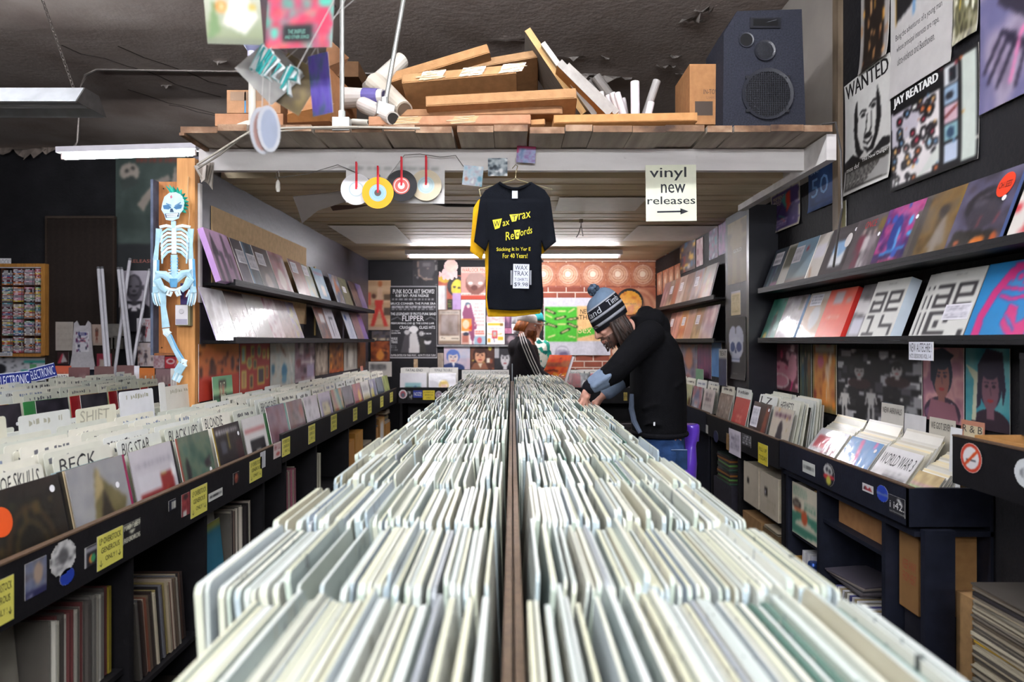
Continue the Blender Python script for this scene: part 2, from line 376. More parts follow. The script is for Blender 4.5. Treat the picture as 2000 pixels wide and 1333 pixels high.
struct('ceiling', MB().box(-7, -4, ZC, 2.2, YB + .2, ZC + .1), m_ceil)
struct('wall_left', MB().box(-7.1, -4, 0, -7, YB + .2, ZC), m_black)
struct('wall_front', MB().box(-7, -4.1, 0, 2.2, -4, ZC), m_pale)
struct('wall_back', MB().box(-7, YB, 0, .39, YB + .15, ZC), m_black)
struct('wall_back_brick', MB().box(.39, YB, 0, 2.2, YB + .15, 2.6), brick_mat())
struct('wall_back_upper', MB().box(.39, YB, 2.6, 2.2, YB + .15, ZC), m_upper)
struct('wall_right', MB().box(XR, -4, 0, XR + .15, 4.06, ZC), m_black)
struct('wall_right_lower', MB().box(XR, 4.06, 0, XR + .15, YB, 2.55), m_black)
struct('wall_right_upper', MB().box(XR, 4.06, 2.55, XR + .15, YB, ZC), m_pale)
struct('wall_right_far', MB().box(XRF, 5.05, 0, XR - .002, YB, 2.5), m_black)
struct('partition_left', MB().box(XL - .04, YP + .02, 0, XL, YB, 2.56), m_grey)
struct('trim_1', MB().box(XL - .105, YP - .04, 0, XL - .003, YP + .018, 2.535), m_pine)                 # bare post at the partition's end
struct('trim_2', MB().box(XL + .0, YP - .012, 1.72, XL + .014, YP + .015, 2.4), m_white)
struct('trim_3', MB().box(XR - .03, 4.02, 1.95, XR + .001, 4.09, ZC), noisy('worn_brown_trim', ['4d4136', '6b5c4c', '7d6e5d'], 4, .6, .2, 30, (3, 3, .6)))
# loft: beam, ledger, joists, boards
b = MB().box(-1.79, YP, 2.475, 1.668, YP + .045, 2.598)
for x in (-.9, .02, .64, 1.05): b.box(x, YP - .004, 2.545, x + .012, YP, 2.557)
struct('beam', b, m_white)
struct('beam_ledger', MB().box(1.668, 3.62, 2.46, 1.72, 5.04, 2.598), m_white)
b = MB(); r = random.Random(4); y = 4.2
while y < 6.9:
    b.box(-1.79, y, 2.505 + r.uniform(-.004, .004), 1.72 if y < 5 else XRF, y + .15, 2.598); y += .172
b.box(-1.79, 6.95, 2.51, XRF, YB, 2.598)
struct('ceiling_joists', b, m_cream)
b = MB(); e = MB(); x = -1.755
while x < 1.69:
    w_ = min(r.uniform(.14, .22), 1.70 - x); g = r.choice((.003, .004, .012, .03)); y0 = 3.6 + r.uniform(-.015, .02); d = r.uniform(0, .01)
    b.box(x, y0 + .004, 2.6 + d, x + w_ - g, YB, 2.634 + d); e.box(x, y0, 2.6 + d, x + w_ - g, y0 + .0035, 2.634 + d); x += w_
struct('ceiling_boards', b, m_board); struct('trim_4', e, m_edge)
struct('trim_5', MB().box(-1.79, YP, 2.475, -1.725, YP + .0, 2.475).box(-1.755, 3.6, 2.585, -1.73, 5.2, 2.6), m_edge)
# plaster flaking off the ceiling and the wall head
fl = MB(); r = random.Random(11)
def flake(px, py, sx, sy, drop, ang=0, plane='c'):
    Y = (ZC - H) * F / (666.5 - py) if plane == 'c' else YB - .03
    c = W(px, py, Y); n = 9; top = []; low = []
    for i in range(n):
        t = i / (n - 1) - .5; q = Vector((t * sx, r.uniform(-.12, .12) * sy, 0)); q.rotate(Euler((0, 0, ang)))
        e_ = Vector((t * sx * .95, -sy * (.6 + r.uniform(-.35, .3)) * (1 - 2.6 * t * t), -drop * (1 - 3 * t * t) * r.uniform(.45, 1.1) - .004)); e_.rotate(Euler((0, 0, ang)))
        top.append(c + q - Vector((0, 0, .004 if plane == 'c' else 0))); low.append(c + e_)
    fl.add(top + low, [(i, i + 1, n + i + 1, n + i) for i in range(n - 1)], '9a928d' if plane == 'c' else '8d8078')
for a in ((1000, 77, .42, .1, .03), (1110, 110, .3, .14, .06, .1), (1180, 148, .52, .18, .09, .15), (1150, 143, .25, .12, .07), (1352, 42, .2, .26, .06), (1372, 22, .14, .2, .05),
          (1300, 128, .18, .16, .06), (1318, 108, .12, .14, .05), (1340, 143, .2, .1, .05), (430, 118, .12, .08, .05), (325, 165, .1, .06, .05), (1180, 110, .1, .06, .04, .8)): flake(*a)
for a in ((20, 288, .5, .2, .12, 0, 'w'), (62, 290, .4, .2, .18, .1, 'w'), (95, 288, .2, .1, .12, 0, 'w'), (185, 282, .6, .25, .03, 0, 'w'), (165, 285, .12, .1, .1, 0, 'w')): flake(*a)
struct('ceiling_peeling_plaster', fl, vmat('flaking_plaster', .85, .2, mott=.3, mscale=9, bump=.3))
gl = MB()
for (px, py, n_) in ((120, 88, 8), (250, 175, 10), (330, 205, 6), (230, 90, 5)):
    Y = (ZC - H) * F / (666.5 - py); c = W(px, py, Y); q = [c]
    for i in range(n_): q.append(q[-1] + Vector((r.uniform(.05, .16), r.uniform(.05, .22), 0)))
    gl.tube([(p.x, p.y, ZC + .003) for p in q], .008, '2c2522', 5)
struct('ceiling_cracks', gl, paint)

# ---------------------------------------------------------------- furniture
BK, BK2, NV = '141316', '151417', '171a26'
def bin_unit(name, label, x_front, x_back, y0, y1, zf0, zf1, zfloor, uprights, shelves=(), col=BK, edge='5a4636', end=None):
    """black record counter whose front is at x_front; parts in world coordinates"""
    s = 1 if x_back > x_front else -1
    t = thing(name, label, 'record counter', (x_front, (y0 + y1) / 2, 0)); O = Vector(t.location)
    def part(nm, *b, c=col, m=paint):
        x0, yy0, z0, x1, yy1, z1 = b
        return MB().box(min(x0, x1), yy0, z0, max(x0, x1), yy1, z1, c).build(nm, m, t, loc=-O)
    part('fascia', x_front, y0, zf0, x_front + s * .02, y1, zf1)
    part('fascia_edge', x_front - s * .002, y0, zf1 + .0005, x_front + s * .022, y1, zf1 + .006, c=edge, m=wood)
    part('bin_floor', x_front + s * .021, y0, zfloor - .02, x_back, y1, zfloor)
    part('back_panel', x_back, y0, .02, x_back - s * .012, y1, zf1 - .05)
    for u in uprights: part('upright', x_front + s * .03, u, .0, x_back - s * .013, u + .03, zfloor - .021)
    for (a, b_, z) in shelves: part('shelf', x_front + s * .05, a + .031, z, x_back - s * .013, b_ - .001, z + .02)
    if end: part('end_panel', x_front, end, zf0, x_back, end + .02, zf1)
    return t
# central island
isl = thing('record_bin_island', 'long black double-sided record bin island down the middle of the shop', 'record bin', (0, 3.8, 0))
O = Vector(isl.location); ZI = .835
for s, nm in ((-1, 'fascia'), (1, 'fascia')):
    MB().box(min(s * .455, s * .475), .5, .72, max(s * .455, s * .475), 7.1, .96, BK).build(nm, paint, isl, loc=-O)
    MB().box(min(s * .38, s * .4), .55, 0, max(s * .38, s * .4), 7.05, .719, BK).build('plinth', paint, isl, loc=-O)
MB().box(-.454, .5, ZI - .03, .454, 7.1, ZI, BK2).build('bin_floor', paint, isl, loc=-O)
MB().box(-.012, .5, ZI + .001, .0, 7.1, 1.085, '6f5b49').box(.004, .5, ZI + .001, .016, 7.1, 1.085, '6f5b49').build('centre_rail', wood, isl, loc=-O)
MB().box(-.475, 7.101, .72, .475, 7.12, .96, BK).build('end_panel', paint, isl, loc=-O)
MB().box(-.002, 6.9, 1.086, .006, 6.91, 1.27, '8d939a').build('rail_post', metal, isl, loc=-O)

lb = bin_unit('record_counter', 'long black wall counter with yellow overstock notes below the near wall records', -1.35, -2.25, .25, 4.0, .73, .905, .76,
              [.3, 1.1, 1.78, 2.46, 3.06, 3.78], [(1.78, 2.46, .3), (2.46, 3.06, .18), (3.06, 3.78, .3)])
lf = bin_unit('record_counter', 'black wall counter under the long wall shelves, running to the back corner', -1.35, -1.785, 4.02, 8.0, .78, .945, .79,
              [4.15, 4.8, 5.75, 6.9], [(4.15, 4.8, .34), (4.8, 5.75, .34)], edge='2b2625')
l3 = bin_unit('record_counter', 'grey record counter across the far aisle beneath the cassette rack', -3.0, -4.95, 1.8, 7.6, .78, .945, .8, [2.5, 4, 5.5])
bb = thing('record_counter', 'black counter along the back wall, stickers on its fascia', 'record counter', (0, 8.0, 0)); O = Vector(bb.location)
MB().box(-1.33, 8.0, .77, 1.55, 8.02, .955, BK).build('fascia', paint, bb, loc=-O)
MB().box(-1.33, 8.021, .78, 1.75, 8.48, .8, BK).build('bin_floor', paint, bb, loc=-O)
for x in (-1.32, -.6, .1, .8, 1.5): MB().box(x, 8.03, 0, x + .03, 8.47, .779, BK).build('upright', paint, bb, loc=-O)
MB().box(-1.33, 8.47, 0, 1.75, 8.485, .75, BK2).build('back_panel', paint, bb, loc=-O)
rf = bin_unit('record_counter', 'black counter with a white notice and yellow card, beside the sloping singles counter', 1.6, 1.94, 4.1, 4.99, .73, .9, .76, [4.1, 4.9], [(4.1, 4.9, .36)], col=BK)
rf2 = bin_unit('record_counter', 'short black counter end under the skull poster column', 1.6, 1.742, 5.0, 5.62, .73, .9, .76, [5.56], col=BK, end=5.6)
rf3 = bin_unit('record_counter', 'navy counter behind the hooded man, furthest along the wall of pictures', 1.62, 1.785, 5.66, 7.9, .73, .9, .76, [5.7, 6.8], col=NV)
rn = bin_unit('record_counter', 'black sloping counter of singles with boxes stored beneath', 1.6, 1.94, 2.75, 4.08, .75, .905, .73, [2.98, 3.62, 4.03], [(3.62, 4.03, .365), (2.98, 3.62, .54)], col=NV, end=2.752)
MB().box(.01, -.1, 0, .13, -.07, .745, NV).build('end_leg', paint, rn, loc=(.03, 2.75 - 3.415 + .06, 0))
rr = bin_unit('record_counter', 'raised black counter with a no-smoking sticker at its corner', 1.6, 1.94, .9, 2.48, .985, 1.155, 1.0, [1.0], [(1.0, 2.44, .28)], col=BK)
# wall shelves
def wall_shelf(name, label, x_wall, x_edge, y0, y1, z):
    t = thing(name, label, 'shelf', (x_wall, (y0 + y1) / 2, z)); s = 1 if x_wall > x_edge else -1; O = Vector(t.location)
    MB().box(min(x_edge, x_wall), y0, z, max(x_edge, x_wall), y1, z + .016, BK2).build('ledge', paint, t, loc=-O)
    MB().box(min(x_edge, x_edge + s * .012), y0, z + .0165, max(x_edge, x_edge + s * .012), y1, z + .036, BK2).build('lip', paint, t, loc=-O)
wall_shelf('wall_shelf', 'upper black picture ledge on the plywood wall behind the skeleton', XL, -1.6, 3.95, 7.95, 1.822)
wall_shelf('wall_shelf', 'lower black picture ledge on the plywood wall behind the skeleton', XL, -1.6, 3.95, 7.95, 1.487)
wall_shelf('wall_shelf', 'upper black picture ledge on the wall under the band posters', XR, 1.75, .9, 4.86, 1.838)
wall_shelf('wall_shelf', 'lower black picture ledge on the wall under the band posters', XR, 1.75, .9, 4.86, 1.487)
wall_shelf('wall_shelf', 'upper black picture ledge behind the hooded man, before the brick wall', XRF, 1.66, 5.62, 8.3, 1.845)
wall_shelf('wall_shelf', 'lower black picture ledge behind the hooded man, before the brick wall', XRF, 1.66, 5.62, 8.3, 1.487)
struct('wall_right_column', MB().box(1.745, 5.05, 0, XRF - .001, 5.58, 2.5), noisy('scuffed_black_column', ['1c1c22', '2a2930', '3a3840'], 5, .5, .2, 30))
struct('wall_right_fin', MB().box(1.735, 5.0, 0, XR - .001, 5.049, 2.5), vmat('navy_paint', .4, .4, mott=.15)).data.color_attributes
for o in [sc.objects['wall_right_fin']]:
    ca = o.data.color_attributes['Col']; ca.data.foreach_set('color', np.tile(np.array([*C('16171f'), 1], np.float32), len(o.data.vertices)))
# ---------------------------------------------------------------- the island's records
def sleeved_mesh(seed, wd=.318, kind=0):
    """a few records' worth of plastic-sleeved jacket or a divider card standing in a bin: lies in the y-z plane, thickness along x"""
    r = random.Random(seed); t = r.choice((.004, .005, .006, .008, .011)); h = .31
    pale = r.choice(['b9bdb0', 'c4c7be', 'b0b8ab', 'bcc6ca', 'cccdc2', 'a8b3ac', 'c2bda6', 'b8c4ce', 'c6c5b8', '9ca8a4'])
    top = r.choice(['d3d4c4', 'dcdbcc', 'c9cab2', 'd2d1b6', 'd2d7d2', 'c2cac4'])
    rim = r.choice(['aebdbe', 'b6c4c8', 'bcc8ba', '9fb0b8', 'c8cfc8', 'cfd2be'])
    if kind == 1: pale = top = r.choice(['a3484c', '4f7f90', '3b3a3e', 'b08060', '55776a', 'b9a878', '7a5f6a', '9a9fa4']); rim = pale
    c = .012; hw = wd / 2
    out = [(-hw, 0), (hw, 0), (hw, h - c), (hw - c * .35, h - c * .3), (hw - c, h), (-hw + c, h), (-hw + c * .35, h - c * .3), (-hw, h - c)]
    n = len(out); V_ = []; cs = []
    for x in (-t / 2, t / 2):
        V_ += [(x, y, z) for y, z in out]; cs += [C(pale)] * n
    fs = [tuple(range(n)), tuple(range(2 * n - 1, n - 1, -1))]
    mb = MB().add(V_, fs, cs)
    V2 = []; c2 = []
    for x in (-t / 2, t / 2):
        for (y, z) in out: V2.append((x, y, z)); c2.append(C(top) if z > h - .001 else C(rim))
    mb.add(V2, [(i, i + n, (i + 1) % n + n, (i + 1) % n) for i in range(n)], c2)
    if kind != 1 and seed % 3:                     # jacket art showing through the sleeve below its opening
        a = rand_art(seed, 8); hh = .31 * .86; lo = C(r.choice(['8d8a80', '9aa39c', 'a69a8c', '7f8890', 'b0a898']))
        for x in (-t / 2 - .0004, t / 2 + .0004):
            mb.add([(x, -hw + .008, 0), (x, hw - .008, 0), (x, hw - .008, hh), (x, -hw + .008, hh)], [(0, 1, 2, 3)], [tuple(.65 * np.array(C(pale)) + .35 * np.array(lo))] * 4)
    if seed % 2 == 1:                              # a few marker strokes on a divider
        for k in range(r.randint(5, 14)):
            y = r.uniform(-.13, .13); z = h - r.uniform(.015, .045)
            for x in (-t / 2 - .0006, t / 2 + .0006): mb.add([(x, y, z), (x, y + .006, z), (x, y + .01, z + .02), (x, y + .005, z + .02)], [(0, 1, 2, 3)], r.choice(['555a5c', '7f888c', '8d9698', '9a9a8c']))
    return mb, t
VARS = [sleeved_mesh(i, kind=1 if i % 24 == 23 else 0) for i in range(48)]
VMESH = [(v[0].mesh('sleeved_record', sleeve), v[1], v[0]) for v in VARS]
SIDE = {-1: 'skeleton side', 1: 'hooded man side'}
r = random.Random(21); far = MB(); n_ind = 0; seenl = set()
COLN = ['greenish', 'pale', 'cream', 'bluish', 'yellowed', 'clear', 'white', 'grey']
for j in range(-1, 17):
    for s in (-1, 1):
        x = .021; k = 0; lean = r.uniform(-.02, .05); pl = None; segs = r.uniform(-.04, .16)
        yc = .952 + .359 * j + .18
        while x < .445:
            k += 1; i = r.randrange(48)
            if VARS[i][1] > .008 and r.random() < .4: i = (i + 7) % 48
            me, t, mb = VMESH[i]
            if r.random() < .16: segs = r.uniform(-.05, .2)
            lean = lean * .6 + segs * .4
            z = ZI + r.choice((.0, 0, 0, .004, .001, .004, .012, .022)) + .002
            dy = r.uniform(-.012, .012)
            if pl is not None: x += .315 * max(0, pl - lean) + abs(pl - lean) * .012
            if x + t + max(0, .13 * lean) > (.345 if j == -1 and s < 0 else .45): break
            pl = lean
            # rows nearer than j = 3 are single records; the crowd beyond them is one mass
            ang = lean if s > 0 else -lean
            xx = s * (x + t / 2)
            M = Matrix.Translation((xx, yc + dy, z + t / 2 * abs(math.sin(ang)))) @ Matrix.Rotation(ang, 4, 'Y') @ Matrix.Rotation(r.uniform(-.003, .003), 4, 'Z')
            if j <= 2:
                o = bpy.data.objects.new('sleeved_record', me); COL.objects.link(o); o.matrix_world = M
                row = nth(j + 2)
                tag(o, '%s, %s from the middle rail, %s row from the lens, %s' % ('coloured jacket' if i % 24 == 23 else 'plastic-sleeved record', nth(k), row, SIDE[s]), 'record',
                    'sleeved records in the middle island'); n_ind += 1
            else:
                far.add([M @ Vector(v) for v in mb.v], mb.f, mb.c)
            x += t + r.choice((.001, .0015, .002, .003, .005, .009))
o = far.build('distant_sleeved_records', sleeve); tag(o, 'crowd of pale plastic-sleeved records filling the island beyond its first rows', 'records', kind='stuff')
print('island individuals', n_ind)
# ---------------------------------------------------------------- fluorescent lamps
def strip_lamp(name, label, c, length, rise=0, reflector=False, tubes=1, down=.05, lit=None):
    """c is the middle of the housing's underside; the lamp runs along x"""
    t = thing(name, label, 'lamp', c, (0, -math.atan2(rise, length), 0)); L = length / 2
    if reflector:
        pr = [(-.15, 0), (-.07, .11), (.07, .11), (.15, 0), (.144, 0), (.067, .104), (-.067, .104), (-.144, 0)]
        MB().prism([(y, z) for y, z in pr], -L, L, 'b9bcc0', Matrix.Rotation(PI / 2, 4, 'Z')).build('reflector', vmat('dull_steel', .5, .5, .5, mott=.15, mscale=9), t)
        MB().prism([(-.15, 0), (-.07, .11), (.07, .11), (.15, 0)], -.004, 0, '84807f', Matrix.Translation((L + .004, 0, 0)) @ Matrix.Rotation(PI / 2, 4, 'Z')).build('end_plate', metal, t)
    else:
        MB().box(-L, -.055, 0, L, .055, .05, 'cfcad2').build('housing', plastic, t)
    for k in range(tubes):
        y = (k - (tubes - 1) / 2) * .1; z = .045 if reflector else -down + .018
        MB().tube([(-L + .05, y, z), (L - .05, y, z)], .019, 'd8dade', 12).build('tube', lit or tube_on, t)
        for e_ in (-1, 1): MB().box(min(e_ * (L - .05), e_ * (L - .02)), y - .014, z - .02, max(e_ * (L - .05), e_ * (L - .02)), y + .014, z + .028, 'b9a9a2').build('lamp_holder', plastic, t)
    return t
# at the back of the loft bay
strip_lamp('fluorescent_lamp', 'long lit fluorescent strip under the loft ceiling before the brick wall', (.02, 7.45, 2.44), 2.36, down=.03, lit=emit_mat('lit_dim_tube', (.96, .95, 1.0), TUBE * .68))  # emission turned down to keep the back wall from blowing out
c = W(252, 297, 6.0)
lampA = strip_lamp('fluorescent_lamp', 'lit fluorescent tube hanging before the black wall, beside the pine post', (c.x, 6.0, c.z), 1.22, .035, down=.05)
c = W(60, 205, 4.2)
lampB = strip_lamp('fluorescent_lamp', 'dull steel reflector lamp hung on a chain near the ceiling', (c.x - .28, 4.2, c.z - .03), 1.3, 0, True, 2, lit=plastic)
# unseen lamps added to light the shop from over and behind the lens
for lx, ly, lz, n_, lab in ((-1.5, -.9, 3.0, 1, 'unseen lit fluorescent strip added over the skeleton wall counter, above the lens'), (1.1, -1.0, 3.0, 1, 'unseen lit fluorescent strip added over the picture wall counter, above the lens'), (0, 2.5, 3.62, 1, 'unseen lit fluorescent strip added before the loft, above the island'),
                        (-3.4, 2.9, 3.4, 1, 'unseen lit fluorescent strip added over the far aisle'), (0, -2.6, 2.85, 2, 'unseen lit double fluorescent strip added behind the lens')):
    t = strip_lamp('fluorescent_lamp', lab, (lx, ly, lz), 2.44, tubes=n_)
    for x in (-1, 1): MB().tube([(x, 0, .05), (x, 0, ZC - lz)], .006, '6f6864', 6).build('hanger_rod', metal, t)
# conduit that carries the middle lamp
cd = thing('conduit', 'bent grey conduit along the ceiling, dropping to the lit hanging tube', 'conduit', (0, 0, 0))
a, b = W(145, 288, 6.0), W(215, 48, 6.0); zc = ZC - .012
MB().tube([a, (a.x + .03, 6, 2.9 + .35), (a.x + .06, 6.0, zc - .15), (a.x + .1, 6, zc - .05), (a.x + .2, 6, zc), (-1.0, 6.1, zc)], .013, '6f6864').build('pipe', metal, cd)
MB().tube([(-1.36, 6.2, zc), (-1.35, 6.19, zc - .25), (-1.25, 6.2, zc - .42), (-1.17, 6.2, zc - .25), (-1.2, 6.2, zc)], .003, '3a3432', 5).build('wire_loop', plastic, cd)
ch = thing('lamp_chain', 'sagging chain from a ceiling plate to the steel reflector lamp', 'chain', (0, 0, 0))
p0 = W(22, 72, 5.38); p1 = Vector((c.x + .27, 4.2, c.z + .085)); mb = MB(); n = 34
p0 = Vector((-3.05, 4.35, ZC - .06))
for i in range(n):
    p = p0.lerp(p1, (i + .5) / n); d = (p1 - p0).normalized(); q = d.to_track_quat('X', 'Z').to_matrix().to_4x4(); M = Matrix.Translation(p) @ q @ Matrix.Rotation(PI / 2 * (i % 2), 4, 'X')
    L_ = (p1 - p0).length / n * .75
    mb.tube([(L_ * math.cos(2 * PI * k / 8), .009 * math.sin(2 * PI * k / 8), 0) for k in range(9)], .0028, '5d5652', 4, M)
mb.build('chain', metal, ch); MB().lathe([(.09, ZC - .001), (.085, ZC - .02), (.04, ZC - .035), (.035, ZC - .06), (0.001, ZC - .062)], '8d8784', 24, Matrix.Translation((p0.x, p0.y, 0))).build('ceiling_plate', metal, ch)
# second conduit drops through the loft with outlet boxes
for (px0, px1, py1, Yd, lab) in ((668, 668, 232, 3.64, 'straight grey conduit ending in a double outlet box on the loft edge'),
                                 (788, 752, 205, 3.72, 'slanting grey conduit ending in an outlet box among poster rolls')):
    t = thing('conduit', lab, 'conduit', (0, 0, 0)); p = W(px1, py1, Yd); q = W(px0, 0, Yd + .05); q = p + (q - p) * ((ZC - p.z) / (q.z - p.z))
    MB().tube([p, q], .0125, 'a9aaa6', 10).build('pipe', metal, t)
    ob = MB().box(-.045, -.03, -.07, .045, .03, .0, 'b9bcbc').build('outlet_box', metal, t, loc=p, rot=(0, .15 if px0 != px1 else 0, .5 if px0 != px1 else 0))
    for u in (-.02, .02): MB().lathe([(.016, 0), (.016, .002)], 'dcdad6', 14, Matrix.Translation((u, -.0305, -.035)) @ Matrix.Rotation(PI / 2, 4, 'X')).build('socket', plastic, ob)
    MB().tube([p - Vector((0, 0, -.0)), p + Vector((0, 0, .04))], .019, '9d9e9a', 10).build('collar', metal, t)
t = thing('ceiling_pipe', 'thin grey pipe along the ceiling between the two conduits', 'pipe', (0, 0, 0))
zz = ZC - .02; MB().tube([(-1.75, 4.9, zz), (-1.3, 4.9, zz), (-1.26, 4.85, zz), (-1.25, 4.5, zz)], .012, '8a837f').build('pipe', metal, t)
# rod and cable under the loft
MB_rod = MB().tube([W(783, 385, 5.2), W(852, 492, 7.7) + Vector((0, 0, .03))], .014, 'cfcac6', 10)
tag(MB_rod.build('ceiling_rod', metal), 'white metal rod slanting down to the strip lamp at the back', 'rod')
tag(MB().tube([W(800, 372, 4.2), W(830, 392, 4.6), W(870, 401, 4.8), W(945, 402, 4.9), W(1010, 395, 4.7)], .012, '1a191b', 8).build('power_cable', plastic), 'black cable sagging under the loft joists behind the black T-shirt', 'cable')
# ---------------------------------------------------------------- records in the wall counters
def front_lp(label, A, y0, y1, x, z, lean, side, h=.315, t=.004, edge='ddd', texts=(), stickers=(), name='record', group=None, mat=None, cat='record'):
    """a record in its jacket facing the aisle; side -1 is the skeleton's wall (it looks to +x), +1 the other wall"""
    o = thing(name, label, cat, (x, (y0 + y1) / 2, z), (-lean, 0, PI / 2 if side < 0 else -PI / 2), group) if stickers else None
    w_ = abs(y1 - y0)
    mb = MB().picture(A, w_, h, t, edge)
    for tx in texts: mb.text(tx[0], *tx[1:5], tx[5], w_, h, keep=len(tx) > 6)
    if o is None:
        return tag(mb.build(name, mat or gloss, loc=(x, (y0 + y1) / 2, z), rot=(-lean, 0, PI / 2 if side < 0 else -PI / 2)), label, cat, group)
    mb.build('jacket', mat or gloss, o)
    for st in stickers:
        k = st[0]
        if k == 'dot': disc('price_sticker', o, (st[1] - .5) * w_, st[2] * h, .011, 'f2f0f4')
        elif k == 'hype': disc('hype_sticker', o, (st[1] - .5) * w_, st[2] * h, st[3], st[4], ink=st[5] if len(st) > 5 else None, ry=st[6] if len(st) > 6 else None)
        elif k == 'card': sheet('review_card', o, art('dcd9e0|t .08 .1 .92 .9 %d 9a97a4' % (st[5] if len(st) > 5 else 7), 22), (st[1] - .5) * w_, st[2] * h, st[3] * w_, st[4] * h)
        elif k == 'tag': sheet('label_tag', o, art(st[5], 12), (st[1] - .5) * w_, st[2] * h, st[3] * w_, st[4] * h)
    return o
def name_card(text, y0, y1, x, z, h, lean, side, label, ink='2c2c2e', col=None, n=None, group=None, top=.8, keep=False):
    """stiff white divider card with a handwritten name along its top"""
    w_ = y1 - y0; c = .012; r_ = random.Random(int(y0 * 977 + x * 533 + z * 71)); col = col or r_.choice(['dedccf', 'd6d6c8', 'e2dfd0', 'cfd2c6', 'd9dbd6', 'e6e3d6'])
    hw = w_ / 2; out = [(-hw, 0), (hw, 0), (hw, h - c), (hw - .3 * c, h - .3 * c), (hw - c, h), (-hw + c, h), (-hw + .3 * c, h - .3 * c), (-hw, h - c)]
    mb = MB().prism(out, 0, .0018, col)
    if text: mb.text(text, .08, (h - .062) / h, top, (h - .012) / h, ink, w_, h, y=-.0005, shear=.03, wob=.06, keep=keep)
    else:
        u = -hw + .02 + r_.uniform(0, .05)
        while u < hw - .05:
            l_ = r_.uniform(.006, .02)
            if r_.random() < .75: mb.add([(u, -.0005, h - .04 + r_.uniform(-.006, .006)), (u + l_, -.0005, h - .038), (u + l_, -.0005, h - .022 + r_.uniform(-.01, .008)), (u, -.0005, h - .02)], [(0, 1, 2, 3)], ink)
            u += l_ + .007
    return tag(mb.build('divider_card', paper, loc=(x, (y0 + y1) / 2, z), rot=(-lean, 0, PI / 2 if side < 0 else -PI / 2)), label, 'divider card', group)

